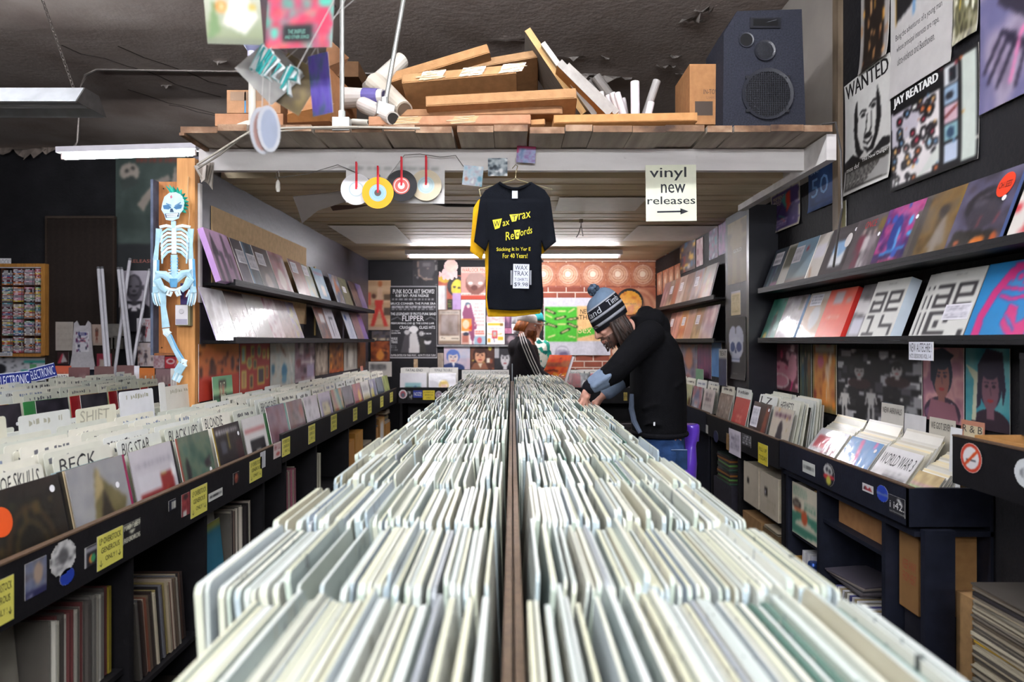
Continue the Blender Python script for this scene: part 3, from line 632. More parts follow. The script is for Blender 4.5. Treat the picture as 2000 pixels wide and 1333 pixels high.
SLOTC = {-2: ('d |n 4 3 .8 1b1815 2a2019 14100e|e .5 .25 .42 .62 1a1712|o .5 .2 .36 .6 .06 3a2a18|o .5 .2 .25 .45 .03 4a3a1c|e .48 .16 .09 .2 b8b79a|r .4 0 .56 .2 b8b79a|e .68 .12 .03 .1 8a9a80|e .3 .1 .03 .1 8a9a80|q 5 14 .02 .06 4a3a1c 2a2a1a', 'dark cave-like cover with a big orange sticker, front of the bin nearest the lens', [('hype', .17, .72, .042, 'e2561c', 'THE BIG ONE'[:0] or None, .042), ('dot', .88, .87)]),
 -1: ('9a9ba2|n 3 4 .25 8f9098 a7a8ae|p 6d6340 .3 .3 .45 .95 .62 .75 .95 .5 .8 .3|n 7 5 .12 3a3420 b8a878|p 2e2820 .4 .3 .55 .7 .7 .3|p a8966a .35 .55 .5 .98 .56 .7|t .25 .2 .6 .27 1 55565c', 'grey cover with a shaggy thatched tree, beside the cave-like cover', [('dot', .8, .68)]),
 0: ('c9c4ca|r .1 0 .92 .62 8f2a2a|l .01 b59a4a .5 .0 .5 .6 .75 .62|l .008 b5683a .45 .1 .9 .62|r .1 .45 .6 .68 d4d0d6|e .93 .62 .05 .1 e8e6e8|t .08 .74 .9 .86 1 a9a4ae', 'pale grey and brick red cover, third along the near counter', []),
 1: ('4b6657|n 4 8 .7 35544a 6f7a62 46665c|e .2 .5 .06 .2 2c2a2c|p d8b48a .55 .0 .62 .3 .7 .0|p e8a25a .6 .0 .64 .18 .68 .0|l .05 2f2630 .72 .55 .9 .6|e .8 .52 .1 .05 2a2028|r 0 0 .03 1 b3402c|e .3 .1 .12 .2 8a3a2c', 'murky green cover with a hovering dark hat shape and orange spine', [('dot', .84, .42)]),
 2: ('241f24|n 3 9 .5 1c181c 2f272c|r 0 0 .05 1 c8a72c|r .2 .55 .4 .75 4a4a55|e .5 .75 .03 .16 8a7a2c|p b39a4a .25 0 .4 .3 .5 0|r .75 .1 1 .7 3a1c24|t .1 .85 .9 .95 1 b9b5b8', 'black cover with a yellow spine and small gold figures', [('dot', .9, .8)]),
 3: ('e3dfde|r .2 .05 .85 .6 26252b|e .5 .38 .12 .05 bdb6b2|r .05 .72 .95 .8 c98a8a', 'white cover framing a small black photograph', []),
 4: ('8a7282|n 4 6 .8 6f5a6a a58a96 7d4a52', 'mauve streaked cover pushed back in its bin', []),
 5: ('7d6062|n 3 7 .8 8a5e52 6a5a6a a08a86|l .03 2a2024 .1 .7 .8 .8|l .03 2a2024 .2 .58 .8 .68|e .85 .75 .12 .14 a5463c|n 8 3 .3 8a7478 b49a96', 'brown and red cover with dark slashes', []),
 6: ('d6d0d8|l .01 6a6670 .2 .1 .3 .9 .5 .3 .7 .8|l .01 6a6670 .6 .1 .7 .5 .9 .3|l .02 4a4650 .3 .2 .5 .25|t .1 .8 .5 .92 2 8a8690', 'white cover with thin ink sketching', []),
 7: ('cfc8da|r .1 .35 .9 .8 8a7fa6|r .18 .4 .8 .75 d9cfa8|l .02 3a3448 .1 .6 .9 .7|t .1 .1 .9 .3 2 6f6684', 'lilac and white printed cover', []),
 8: ('3a8a93|s 5 .4 2f8a95 d28a4a c94f4a e6d9b8|n 4 2 .4 4a7f6a b59a6a', 'teal and orange collage cover', []),
 9: ('4a3a52|n 4 4 .8 3a2f42 6a5566 2a2430|l .02 8a6f80 .1 .4 .9 .3', 'dark violet cover with a dim street', [('dot', .85, .3)]),
 10: ('c2453a|n 3 3 .6 b5403a 7a3a6a e0a03a|e .7 .6 .18 .2 e8b23a', 'red and orange cover with a yellow glow', []),
 11: ('dcd7cf|r .1 .1 .9 .6 c7b98a|t .1 .7 .9 .9 2 5a564f', 'cream cover with pale yellow block', []),
 12: ('8a86a0|r .1 .1 .6 .7 c5b24a|r .5 .2 .9 .9 5a4f78|b 3 6 .05 .1 e6e2d0 2f2a3a', 'violet and mustard printed cover', []),
 13: ('2f3a4a|n 4 2 .6 26303e 6a7a8a', 'slate blue cover near the back corner', []), 14: ('b8c46a|n 4 8 .6 c8cf8a 5a6a4a', 'lime green cover at the back corner', [])}
NAMES = {-2: 'BAND OF SKULLS', -1: 'BECK', 0: 'BIG STAR', 1: 'BLACK LIPS', 2: 'BLONDIE', 4: 'BRIGHT EYES'}
NAMES2 = {-2: 'BELLE & SEBASTIAN', 0: 'CAT SERIES'[:0], 1: 'CONTEMPORARY'[:0]}
r = random.Random(8)
def slot_y(k): return 2.571 + .36 * k
def bin_rows(k, y0, y1, xf, xb, z0, z1, side, nback, cover, nm, nm2, where, grp, lean0=.2):
    """one slot of a wall counter: cover in front, name card, then cards and jackets back to the wall"""
    s = 1 if xb > xf else -1; A, lab, st = cover
    w_ = y1 - y0 - .03; ya = y0 + .012
    front_lp(lab, A, ya, ya + min(w_, .318), xf + s * .012, z0, lean0, side, edge=r.choice(['cfc9c4', '8f8a88', 'e6e2dc']), stickers=st, group=None)
    for i in range(nback):
        f_ = (i + 1) / (nback + 1); x = xf + s * (.03 + f_ * (abs(xb - xf) - .07)); hz = .34 + .05 * 0
        z = z0 + (z1 - z0) * f_; tx = nm if i == 0 else nm2 if i == 3 else ''
        yy = ya + r.uniform(-.006, .012); l_ = max(.02, lean0 * (1 - f_ * .8))
        if i % 5 == 4 and i > 0:
            front_lp('jacket, %s behind the cover, %s' % (nth(i + 1), where), rand_art(int(k * 31 + i + 700), 8), yy, yy + .315, x, z, l_, side, edge=r.choice(['b9b4ae', '7a4a4a', '4a5a6a', 'd8d2c8', '8a8f6a']), group=grp)
        else:
            name_card(tx, yy, yy + .318, x, z, .352 + r.uniform(-.012, .012), l_, side, ('card lettered %s, %s behind the cover, %s' % (tx, nth(i + 1), where)) if tx else
                      'divider card, %s behind the cover, %s' % (nth(i + 1), where), ink='26262a' if tx else r.choice(['4a4a50', '6a6a72', '33333a', '7a86a0']), group=grp, top=.92 if len(tx) > 8 else .7)
for k in range(-3, 15):
    y0, y1 = slot_y(k), slot_y(k + 1); near = y1 < 4.1
    cov = SLOTC.get(k, ('5a5048|n 4 4 .7 3a3430 8a7a6a', 'worn brown cover half outside the picture', []))
    A = art(cov[0].replace('d |', '1b1815|'), 40 if k < 4 else 20)
    bin_rows(k, y0, y1, -1.379, -1.766, .796 if not near else .768, .82 if not near else .815, -1, 11 if k < 8 else 8, (A, cov[1] + ('' if k < 5 else ', %s slot of the long wall counter' % nth(k + 4)), cov[2]),
             NAMES.get(k, ''), NAMES2.get(k, ''), '%s slot of the long wall counter' % nth(k + 4), 'dividers of the long wall counter')
# spines squeezed between covers
for (px, col, k) in ((166, '8fb0b8', 0), (172, '1f1d1f', 1), (179, 'cdb894', 2), (187, 'a3265a', 3), (300, '1c1a22', 4), (302, 'c3c94a', 5), (541, '4f7f52', 6), (549, '3a6a9a', 7), (578, '7fb0a8', 8)):
    Y = YX(px, -1.37)
    o = MB().box(-.157, 0, 0, .157, .004, .31, col).build('jammed_jacket', gloss, loc=(-1.3985 - .0055 * (3 - k % 4 if k < 4 else k % 2), Y + .157 + .002 * k, .77 + (.03 if Y > 4 else 0)), rot=(-.2, 0, PI / 2))
    tag(o, 'jacket showing only its %s edge, %s of those peeping from behind the bin covers' % (['pale blue', 'black', 'tan', 'magenta', 'inky', 'lime', 'green', 'blue', 'mint'][k], nth(k + 1)), 'record', 'jackets peeping from behind covers')
# tall blank cards on the ridge between the two aisles, and the bins across it
for (p0, p1, pt, h_, tx, lab, colr) in ((-14, 29, 815, .1, '', 'tall cream divider card at the picture edge of the ridge', 'd8d6c4'), (53, 152, 806, .3, '', 'broad blank white divider card on the ridge of the near counter', 'd6d8d4'),
        (163, 240, 794, .3, 'SHIFT', 'cream divider card pencilled SHIFT on the ridge', 'd9d7c3'), (246, 311, 762, .3, '', 'tall bright white blank divider card on the ridge', 'dfe0e4'), (322, 334, 747, .3, '', 'narrow white divider card turned edgewise on the ridge', 'e0e0dc'), (334, 387, 752, .3, '', 'tall cream blank divider card leaning by the pine post', 'd6d3c8')):
    y0, y1 = YX(p0, -1.80), YX(p1, -1.80); zt = ZX((p0 + p1) / 2, pt, -1.80)
    name_card(tx, y0, y1, -1.80, zt - .42, .42, .08, -1, lab, ink='a7a593', col=colr, top=.8)
for k in range(-3, 4):
    y0 = slot_y(k) + .02
    for i in range(6):
        x = -1.84 - i * .062
        (name_card('', y0 + r.uniform(0, .02), y0 + .32, x, .785, .35 + r.uniform(-.02, .02), -.08, -1, 'divider card %s across the ridge, %s bay of the counter behind' % (nth(i + 1), nth(k + 4)), ink='6a6a72', group='dividers across the ridge')
         if i % 3 else front_lp('jacket %s across the ridge, %s bay of the counter behind' % (nth(i + 1), nth(k + 4)), rand_art(900 + k * 9 + i, 10), y0, y0 + .315, x, .785, -.08, -1, group='dividers across the ridge'))
# the counter across the far aisle
t3 = [('26232a|n 3 6 .7 1d1b20 3a3238|e .7 .5 .1 .2 5a4a42', 'dark cover with a white dot, at the near end across the far aisle', ''), ('241f22|n 4 2 .9 1d1b20 3a2a24 2a3a5a 5a3a26|e .35 .4 .12 .2 8a5a2a|p 31425f .05 .1 .2 .7 .3 .1', 'murky cover under a card lettered for break dance', 'BREAK DANCE'),
      ('332f36|n 4 4 .8 2a272d 4a444c|e .2 .6 .12 .22 8a868e|p 9a9496 .5 .1 .55 .7 .62 .1', 'dark cover with a pale ghostly figure under a card lettered MOBY', 'MOBY'), ('2c2a30|n 4 6 .8 242228 4a4450|o .4 .4 .2 .25 .05 6a646e', 'dark cover with a ring, across the far aisle', ''),
      ('35323a|n 4 9 .8 26242a 57525a', 'charcoal cover across the far aisle', ''), ('3a2a3a|n 4 5 .8 26242a 5a3a52', 'plum cover at the far end across the far aisle', ''), ('2f2d35|n 3 5 .8 26242a 57525a', 'sooty cover seen beside the skeleton foot', ''), ('44383a|n 3 8 .8 26242a 57525a', 'smoky cover behind the skeleton foot', '')]
for k, (sp, lab, nm) in enumerate(t3):
    y0 = 3.02 + k * .455
    bin_rows(k + 40, y0, y0 + .44, -3.02, -3.7, .80, .86, -1, 8, (art(sp, 28), lab, [('dot', .85, .6)] if k < 3 else []), nm, '', '%s bay across the far aisle' % nth(k + 1), 'dividers across the far aisle', .12)
    for q, c_ in enumerate(('b3262c', 'd9862c', 'c8cf3a', '2c5a9a', 'c9286a')[: (5 if k == 1 else 3)]):
        tag(MB().box(-.157, 0, 0, .157, .004, .31, c_ if k != 3 else '3a8a4a').build('jammed_jacket', gloss, loc=(-3.04 - .006 * q, y0 + .15 - .016 * (5 - q), .805), rot=(-.12, 0, PI / 2)), 'thin %s spine standing before the %s bay across the far aisle' % (['red', 'orange', 'lime', 'blue', 'pink'][q], nth(k + 1)), 'record', 'coloured spines across the far aisle')
# genre headers standing along the back of that counter
heads = [(58, 71, 712, 728, '4a7a55', '', 'green genre header'), (108, 139, 715, 737, 'b5563c', '', 'orange and green genre header'), (108, 136, 731, 745, 'e0dcd6', 'MARTIN', 'white genre header lettered in black'), (134, 175, 718, 737, '6a4a4a', '', 'maroon genre header first of three'), (184, 222, 716, 738, '6a4f4d', '', 'maroon genre header second of three'),
         (228, 262, 714, 735, '6a4c4b', '', 'maroon genre header third of three'), (262, 272, 715, 733, 'dfdde4', '', 'small white genre header'), (272, 302, 719, 734, 'b5662c', '', 'orange genre header lettered black'), (304, 333, 721, 736, '7a5f62', '', 'dull mauve genre header'), (333, 347, 720, 735, 'e3e0dc', '', 'white genre header by the skeleton foot')]
for i, (p0, p1, t0, t1, col, tx, lab) in enumerate(heads):
    Y = 6.6 - .05 * i; a, b_ = W(p0, t1, Y), W(p1, t0, Y); w_ = b_.x - a.x; z0 = .803
    A = art('%s|n 9 %d .4 %s 3a2a2a c8b8ae|r 0 .85 1 1 %s' % (col, i, col, col), 30)
    MBh = MB().picture(A, w_, b_.z - z0, .003, col)
    if tx: MBh.text(tx, .05, .82, .95, .97, '222', w_, b_.z - z0)
    tag(MBh.build('genre_header', paper, loc=((a.x + b_.x) / 2, Y, z0)), lab + ' along the far counter below the shirts', 'sign')
for (p0, t0, p1, t1, tx, q, dz) in ((-6, 738, 59, 731, 'ELECTRONIC', 'nearer', 0), (58, 727, 108, 714, 'ELECTRONIC', 'farther', .0)):
    Y = 5.0 if q == 'nearer' else 5.4; a, b_ = W(p0, t0 + 8, Y), W(p1, t1 + 8, Y); w_ = (b_ - a).length; an = -math.atan2(b_.z - a.z, b_.x - a.x)
    mb = MB().box(-w_ / 2, 0, -.055, w_ / 2, .006, .055, '1c2a78').box(-w_ / 2, -.0006, -.055, w_ / 2, 0, -.049, 'c9ccdc').box(-w_ / 2, -.0006, .049, w_ / 2, 0, .055, 'c9ccdc').text(tx, .04, .18, .96, .82, 'dfe2f0', w_, .11, y=-.001)
    for i in range(len(mb.v) - len(text_mesh(tx)[0]), len(mb.v)): mb.v[i] = (mb.v[i][0], mb.v[i][1], mb.v[i][2] - .055)
    t = thing('genre_sign', 'blue ELECTRONIC genre sign, the %s of the pair by the cassette rack' % q, 'sign', ((a.x + b_.x) / 2, Y, (a.z + b_.z) / 2 ), (0, an, .0))
    mb.build('sign_board', paper, t); zz = (a.z + b_.z) / 2 - .9
    MB().tube([(0, .01, -zz), (0, .01, .03)], .006, '8a8a8e').build('stake', metal, t)
# ---------------------------------------------------------------- records on the wall ledges
def shelf_lp(side, px0, px1, X, z, spec, label, stickers=(), texts=(), t=.004, edge='d8d4d0', lean=None, n=30, off=0, h=.315, mat=None, xw=None):
    """px0 is the left edge in the photograph at the ledge, px1 the right"""
    ya, yb = YX(px0, X), YX(px1, X); y0 = min(ya, yb); w_ = .315
    if px1 and abs(ya - yb) > .2: w_ = min(.32, abs(ya - yb))
    s = -1 if side < 0 else 1
    lean = lean if lean is not None else (.33 if side < 0 else .36)
    yc = (ya + w_ / 2) if side < 0 else (ya - w_ / 2)
    A = art(spec, n) if isinstance(spec, str) else spec
    return front_lp(label, A, 0, w_, X - s * off, z, lean, side, h, t, edge, texts, stickers, mat=mat, group=None), yc
def place(side, rows, X, z, off0=0):
    for i, rw in enumerate(rows):
        px0, px1, spec, label = rw[:4]; kw = rw[4] if len(rw) > 4 else {}
        o, yc = shelf_lp(side, px0, px1, X, z, spec, label, **kw); o.location.y = yc
UL = 'upper ledge behind skeleton'; LL = 'lower ledge behind skeleton'
CARD = lambda u=.25, v=.6, w=.45, h=.28, n=6: ('card', u, v, w, h, n)
place(-1, [
 (425, 0, 'a9869f|g 8a6a80 b793b5|r .1 0 .22 .55 4a3f4c|r .35 0 .5 .6 43394a|p 3a323e .05 .5 .2 .95 .35 .5|r .62 .3 .72 .95 4a3e4c|p 4a3e4c .55 .5 .67 .98 .8 .5|r .75 0 .88 .6 5a4a58|n 5 3 .15 c9a6b8 4a3a4a', 'thick mauve box set with dark ruined towers, first on the ' + UL, dict(t=.034, edge='b58cc4', off=.02, n=40)),
 (459, 0, '6a4a4a|r 0 .9 1 1 c98f2c|r .1 .62 .9 .85 c9c2c8|n 4 3 .5 5a3a3a 8a6a62|r .4 .3 .7 .5 9a8a80', 'brown cover with an orange top strip, second on the ' + UL, dict(off=.0)),
 (477, 0, '5a5260|n 3 4 .6 4a4452 6f6670', 'grey violet cover with a white note, third on the ' + UL, dict(stickers=[CARD(.1, .5)], off=.008)),
 (496, 0, '3f4f62|n 3 7 .7 2f3a4a 5a7086|r 0 .0 .08 1 6f8fae', 'slate blue cover with a white note, fourth on the ' + UL, dict(stickers=[CARD(.08, .42, .6, .34)], off=.012)),
 (515, 0, '4d393c|n 3 2 .6 3d2c30 6a4a4a|e .4 .2 .2 .2 b9a59c', 'dark brown cover with a note and painted pale glare, fifth on the ' + UL, dict(stickers=[CARD(.1, .58)], off=.016)),  # the pale ellipse is glare painted into the cover art
 (543, 0, '9a4f5a|n 3 6 .7 8a3a46 c98a8f b98a92|e .45 .35 .22 .26 e8d5cf|t .1 .8 .85 .92 2 4a2a3a|r .82 .1 1 .9 c9b0b8', 'rosy pink wrapped cover with pale glare painted in, sixth on the ' + UL, dict(off=.02)),  # glare on the wrap is put into the art as pale colour
 (582, 0, '84403c|n 3 8 .7 6a2f2f a8604f 8a4a3a|e .5 .4 .2 .3 a87060', 'rust red cover with a white note, seventh on the ' + UL, dict(stickers=[CARD(.1, .65)], off=.018)),
 (607, 0, '8f8a5a|r 0 0 .06 1 c8b23a|n 3 9 .7 9a8f66 6a8f96 b5803a', 'mustard and teal cover with a white note, eighth on the ' + UL, dict(stickers=[CARD(.1, .68)], off=.008)),
 (625, 0, '6a97b8|n 3 3 .5 5a86a8 8fb4cc|r .05 .8 .95 .88 8a6a8a|r .35 .2 .7 .5 e3d4cc', 'sky blue cover with a small pale picture, ninth on the ' + UL, dict(off=.022)),
 (659, 0, '3f5a8a|n 3 4 .6 2a4a8a b5703a c9d4e0|p b5602c .2 .4 .5 .95 .8 .5', 'blue and orange cover opening the far group on the ' + UL, dict(off=.012)),
 (676, 0, '6f6a50|n 4 5 .7 5a5a40 8a7f5f 4a5a3a', 'olive grey cover second in the far group on the ' + UL, dict(stickers=[CARD(.2, .5, .4, .2)], off=.012)),
 (695, 0, '5a4444|n 4 6 .7 4a3434 7a5a52', 'brown cover third in the far group on the ' + UL, dict(off=.014)),
 (706, 0, '6a5a8a|n 3 7 .6 5a4a7a 8a7aa0', 'purple cover last in the far group on the ' + UL, dict(off=.014))], -1.645, 1.8395)
place(-1, [
 (420, 0, 'cfcacc|n 3 4 .7 b8b2b4 eae6e8 9a9294|l .05 f4f2f4 .2 .1 .4 .9|l .05 f4f2f4 .5 .1 .75 .9', 'wrapped cover with silver-white glare painted in, opening the ' + LL, dict(off=.01, edge='b9a9cf')),  # silver tone and white streaks paint the glare into the cover
 (463, 0, '9a8a84|g 7f6a66 b5aaa6|n 3 5 .4 8a7874 c4b9b4|r .0 .93 1 1 5a4644', 'taupe cover paler towards the top, second on the ' + LL, dict(off=.012)),  # vertical gradient, paler upward
 (499, 0, '9d9488|g 8a8176 bab3aa|l .01 4a4440 .2 .72 .9 .74|l .01 4a4440 .2 .66 .9 .66', 'warm grey cover with thin lines, third on the ' + LL, dict(off=.014)),
 (528, 0, 'c7aeb2|n 6 5 .8 a98a90 e3d6d8 8f5a62|b 4 9 .04 .1 e8dcdc 8a4a52', 'pink crowded illustrated cover, fourth on the ' + LL, dict(off=.01)),
 (553, 0, '9a8080|n 7 8 .8 7f6464 b8a29c 6a4a48', 'dusty brown crowded cover, fifth on the ' + LL, dict(off=.006)),
 (571, 0, '9486a8|n 5 9 .8 7f7094 b0a4c0 c9b84a', 'violet cover with yellow touches, sixth on the ' + LL, dict(off=.002)),
 (630, 0, '4a3030|n 4 4 .7 3a2424 8a4a3a b5602f|r .35 .55 .8 .8 d8d4d6', 'dark fiery cover with a white square, opening the far group of the ' + LL, dict(off=.01)),
 (649, 0, 'd2cfd8|l .06 3a3a44 .35 .15 .35 .7|l .06 3a3a44 .35 .7 .75 .7|l .06 8a8a98 .6 .2 .7 .6|l .02 8a8a98 .1 .85 .5 .9', 'white cover of black strokes, second in the far group on the ' + LL, dict(off=.008)),
 (683, 0, 'c4c8d8|e .3 .8 .14 .1 3a5a9a|l .03 5a6a9a .4 .1 .6 .8|l .03 5a6a9a .6 .1 .75 .8', 'white and blue cover, third in the far group on the ' + LL, dict(off=.012)),
 (699, 0, '8a6a70|n 4 5 .6 7a5a60 a58a8a', 'mauve cover, fourth in the far group on the ' + LL, dict(off=.01)),
 (708, 0, '6f5aa0|n 4 6 .5 5f4a90 8f7ab8', 'violet cover, last in the far group on the ' + LL, dict(off=.008))], -1.645, 1.5045)
tag(MB().picture(art('c9ab84|n 5 4 .2 bf9f78 d2b58e', 10), 1.86, .66, .006, 'b3956c').build('backing_board', card, loc=(XL + .0065, 4.99, 1.645), rot=(0, 0, PI / 2)), 'pale tan board nailed behind the wall records on the plywood', 'board')
for y, z in ((5.99, 2.0), (6.0, 1.6)): tag(MB().box(0, -.012, 0, .012, .012, .22, 'c2a468').build('wood_strip', wood, loc=(XL + .001, y + .18, z - .05)), 'short bare wood strip %s on the plywood wall' % ('above the upper ledge' if z > 1.8 else 'between the two ledges'), 'strip')
# twelve-inch promo sheets in a row under the lower ledge
ROW = [(388, 467, 'd08a3f|g b5382c d9963f|n 4 5 .3 c95a33 e0a552|q 12 16 .02 .06 3f2a20 5a3420 6f4a2a 2f2420|e .3 .6 .06 .16 3a2a22|e .36 .5 .05 .14 5a3a26|e .82 .62 .05 .14 42302a|e .64 .66 .03 .1 5a3a2a|r 0 0 1 .42 b83c2d|n 3 8 .18 c9573a a83228|e .05 .5 .04 .1 4a2a20', 'orange sheet of battling riders over red ground', 44),
 (468, 527, 'a63a30|n 3 4 .25 9a3028 b8483a|r .04 .6 .18 .95 c3a64a|r .07 .64 .15 .91 8fb0a0|r .35 .7 .47 .96 c3a64a|r .38 .74 .44 .92 6a5a4a|e .62 .84 .07 .14 c9b060|e .62 .84 .045 .1 6a7a6a|r .74 .68 .85 .88 d0b458|r .77 .72 .82 .84 7f5a42|e .94 .78 .05 .14 c9b060|e .3 .6 .09 .13 d0b458|e .3 .6 .06 .09 8a8a66|r .42 .46 .54 .68 c3a64a|r .45 .5 .51 .64 5f5a4a|r .05 .08 .2 .45 c9b060|r .08 .12 .17 .41 b08a5a|r .3 .06 .43 .36 c9b060|r .33 .1 .4 .32 5a4a42|r .55 .12 .82 .52 c3a64a|r .59 .17 .78 .47 4f4448|r .85 .22 .96 .52 c9b060|r .88 .26 .93 .48 7a5a4a', 'brick red sheet hung with gilt picture frames', 52),
 (528, 575.5, 'bcc4be|n 6 4 .6 a9b4b0 d9dcd4 c9b7a4|e .1 .42 .07 .12 4f7f9a|e .55 .35 .12 .16 4a86a8|e .55 .15 .1 .1 6f9fb8|l .05 8a6a5a .4 .95 .6 .7|l .05 e8e6e0 .7 .95 .9 .3', 'pale blue and white crumpled collage sheet', 36),
 (576, 615, '8d7580|q 5 30 .05 .12 6f5060 a58a94 c9bcc0 4a3a44 7f4a52|r .02 .02 .98 .05 e0d9d8|r .3 .5 .98 .53 e0d9d8|r .6 .1 .95 .45 a79ab8', 'mauve photograph collage sheet with white seams', 36),
 (616, 641, '5a4438|r .12 .08 .9 .92 b5a594|n 9 6 .5 6f6054 cfc3b2|q 8 16 .02 .06 3f342c e3d8c6', 'brown bordered engraving sheet', 26),
 (643, 671, '6a3420|n 4 4 .8 5a2a1a b5742f 3a1c16|q 7 12 .02 .08 c99a4a 3a1a14 d98a2f|r .0 .02 1 .1 c9452a', 'fiery orange and black sheet with a crowd', 26),
 (672, 697, 'a9a49c|l .05 3a3634 .2 .1 .25 .9|l .04 5a5450 .8 .1 .75 .9|e .5 .5 .16 .4 c9c6be', 'grey and white sheet with a draped figure', 24),
 (698, 714, '4a2f24|n 5 4 .8 3a2018 8a5a38 2a1812', 'dark brown sheet closing the row', 18)]
for p0, p1, sp, lab, n_ in ROW:
    y0, y1 = YX(p0, -1.782), YX(p1, -1.782); h_ = .33 if p0 < 600 else .3
    poster('promo_sheet', lab + ', under the lower ledge behind the skeleton', art(sp, n_, int(n_ * .75)), (-1.782, (y0 + y1) / 2, 1.482 - h_), y1 - y0 - .006, h_, PI / 2, mat=paper)
y = YX(706, -1.75); poster('price_card', 'small salmon card standing before the last brown sheet', art('c9806f|n 4 2 .3 b5705f d89a88', 8), (-1.74, y, 1.12), .13, .09, PI / 2, lean=.1)
y = YX(444, -1.72); t_ = poster('genre_header', 'green and black genre header standing behind the near wall dividers', art('6fa77c|r 0 .45 1 .55 2a3a30|r .3 .35 .65 .9 3a2a26|r 0 .6 1 .7 9cc08f|t .36 .45 .6 .85 1 c95a4a|r .02 0 1 .2 5f977a', 26), (-1.735, y, 1.04), .28, .25, PI / 2, lean=.06, texts=(('BLUZ', .36, .5, .6, .85, 'c8cdb0'),))
# ---- the wall of pictures on the other side
UR = 'upper picture wall ledge'; LR = 'lower picture wall ledge'
place(1, [
 (1487, 0, '1f2a33|n 4 6 .8 1b252c 2f4a52 3a3a6a|r .15 0 .3 .55 4a6a7a|l .03 7fb0b0 .4 .05 .45 .55|e .6 .1 .25 .1 9a6a8a|e .85 .85 .12 .12 c95a2f', 'dark teal cover with a white note, by the column on the ' + UR, dict(stickers=[CARD(.12, .6, .45, .3, 2), ('dot', .85, .62)], off=0)),
 (1513, 0, 'd2cfc4|r .05 .45 .55 .95 5d5a44|r .1 0 .6 .4 e3e0da', 'cream cover with a dark olive photo corner, second on the ' + UR, dict(off=.004)),
 (1530, 0, '9fb8c8|g 9aa0a0 86aecb|r 0 0 1 .14 8f8078|e .62 .78 .07 .05 d0303a', 'pale sky cover with a red dot and note, third on the ' + UR, dict(stickers=[CARD(.02, .52, .42, .36, 6)], off=.008)),
 (1569, 0, 'd5ccc4|p 7f7a74 .5 .95 .8 .95 .5 .7|l .08 5f5a58 .8 .3 .7 .1|l .05 b58a6a .1 .3 .2 .1|p 4a6a7a .55 1 .85 1 .6 .78|r .05 .5 .5 .78 d9d4de', 'ivory cover with sharp grey shapes, fourth on the ' + UR, dict(off=.004)),
 (1596, 0, '4f494b|n 3 3 .4 453f42 5d5658|r .3 .22 .78 .72 8fb2d8|n 5 9 .0 fff fff|p e3e4e8 .3 .22 .78 .22 .78 .5 .55 .38 .42 .6 .3 .45|t .2 .82 .75 .9 1 6f686a|q 3 4 .01 .015 e8e6e8', 'charcoal cover with blue snow picture and round seal, fifth on the ' + UR, dict(stickers=[('hype', .78, .68, .034, 'cfc8c6', None, .042), ('dot', .92, .86)], off=.01)),
 (1644, 0, '5d5659|n 4 5 .5 4f484c 7a6f72|h .35 .05 .75 7a3a4a b9a29a|h .55 .05 .7 c9c0c2 a89a98|h .72 .05 .7 8f8388 b9a29a|r .78 .72 .95 .92 7f6a3a|r 0 .0 1 .03 c04a4a', 'grey cover with three dim figures and red lettering, sixth on the ' + UR, dict(texts=(('ONCE', .3, .8, .66, .93, 'c23038'),), stickers=[('dot', .88, .62)], off=.014)),
 (1703, 0, '8a2a6a|n 4 7 .8 c02a72 d86a9a 6a2a6a 2a2a6a|r 0 0 1 .25 2a2f58|n 5 8 .25 3a6ab0 c8407f 2a2a5a|e .42 .55 .14 .3 2c3f86|l .07 5aa0d8 .5 .6 .55 .2|l .05 3a8ac8 .2 .22 .8 .28|b 6 8 .03 .07 4aa5dc 3a5ab0 e0a0c0|r .0 .0 1 .1 4a3a4a|t .2 .06 .7 .14 1 b0406a|r .88 0 1 .8 5a5450', 'magenta and electric blue dripping cover, seventh on the ' + UR, dict(stickers=[('dot', .9, .72)], off=.02, n=44)),
 (1775, 0, '5f4a30|n 3 4 .8 4f3d28 7f6236 6a5a48|r 0 0 .14 1 4a4442|p 7f746a .4 .15 .62 .65 .8 .15|e .55 .68 .12 .1 3f3836|r .5 .0 .65 .4 8a8076|r .85 .6 1 1 8a6a1f', 'brown bark-coloured cover with a dark triangle, eighth on the ' + UR, dict(stickers=[('dot', .92, .72)], off=.024)),
 (1853, 0, '453f4c|n 3 5 .8 35303a 55506a 6a6680|e .5 .6 .36 .22 26232a|e .55 .45 .3 .2 38343e|e .42 .62 .14 .05 4a4652|l .02 6a6672 .3 .68 .6 .74|p 23201f .1 .3 .9 .2 .95 .05 .05 .05|e .6 .1 .14 .05 c06a2a|e .2 .12 .06 .03 b0552a|e .88 .1 .06 .07 b0552a|l .03 8a3a40 .5 .3 .52 .42|l .03 8a3a40 .8 .3 .84 .42', 'smoky purple cover with a huge eye and orange sticker on the ' + UR, dict(stickers=[('hype', .78, .78, .044, 'e03c1c', 'OH SEES', .05), ('dot', .84, .6)], t=.012, edge='5a6a9a', off=.028, n=44)),
 (1972, 0, 'd8d2cc|q 3 30 .06 .06 c8323c d8d2cc|e .3 .75 .25 .2 c9a08a|e .45 .55 .1 .1 5a3a2a|r 0 .6 .2 1 b5a8a0', 'red and white checked picnic cover at the picture edge on the ' + UR, dict(off=.02)),
 (2085, 0, '6f6a66|n 3 4 .6 5f5a58 8a8480', 'grey cover beyond the picture edge on the ' + UR, {})], 1.79, 1.8555)
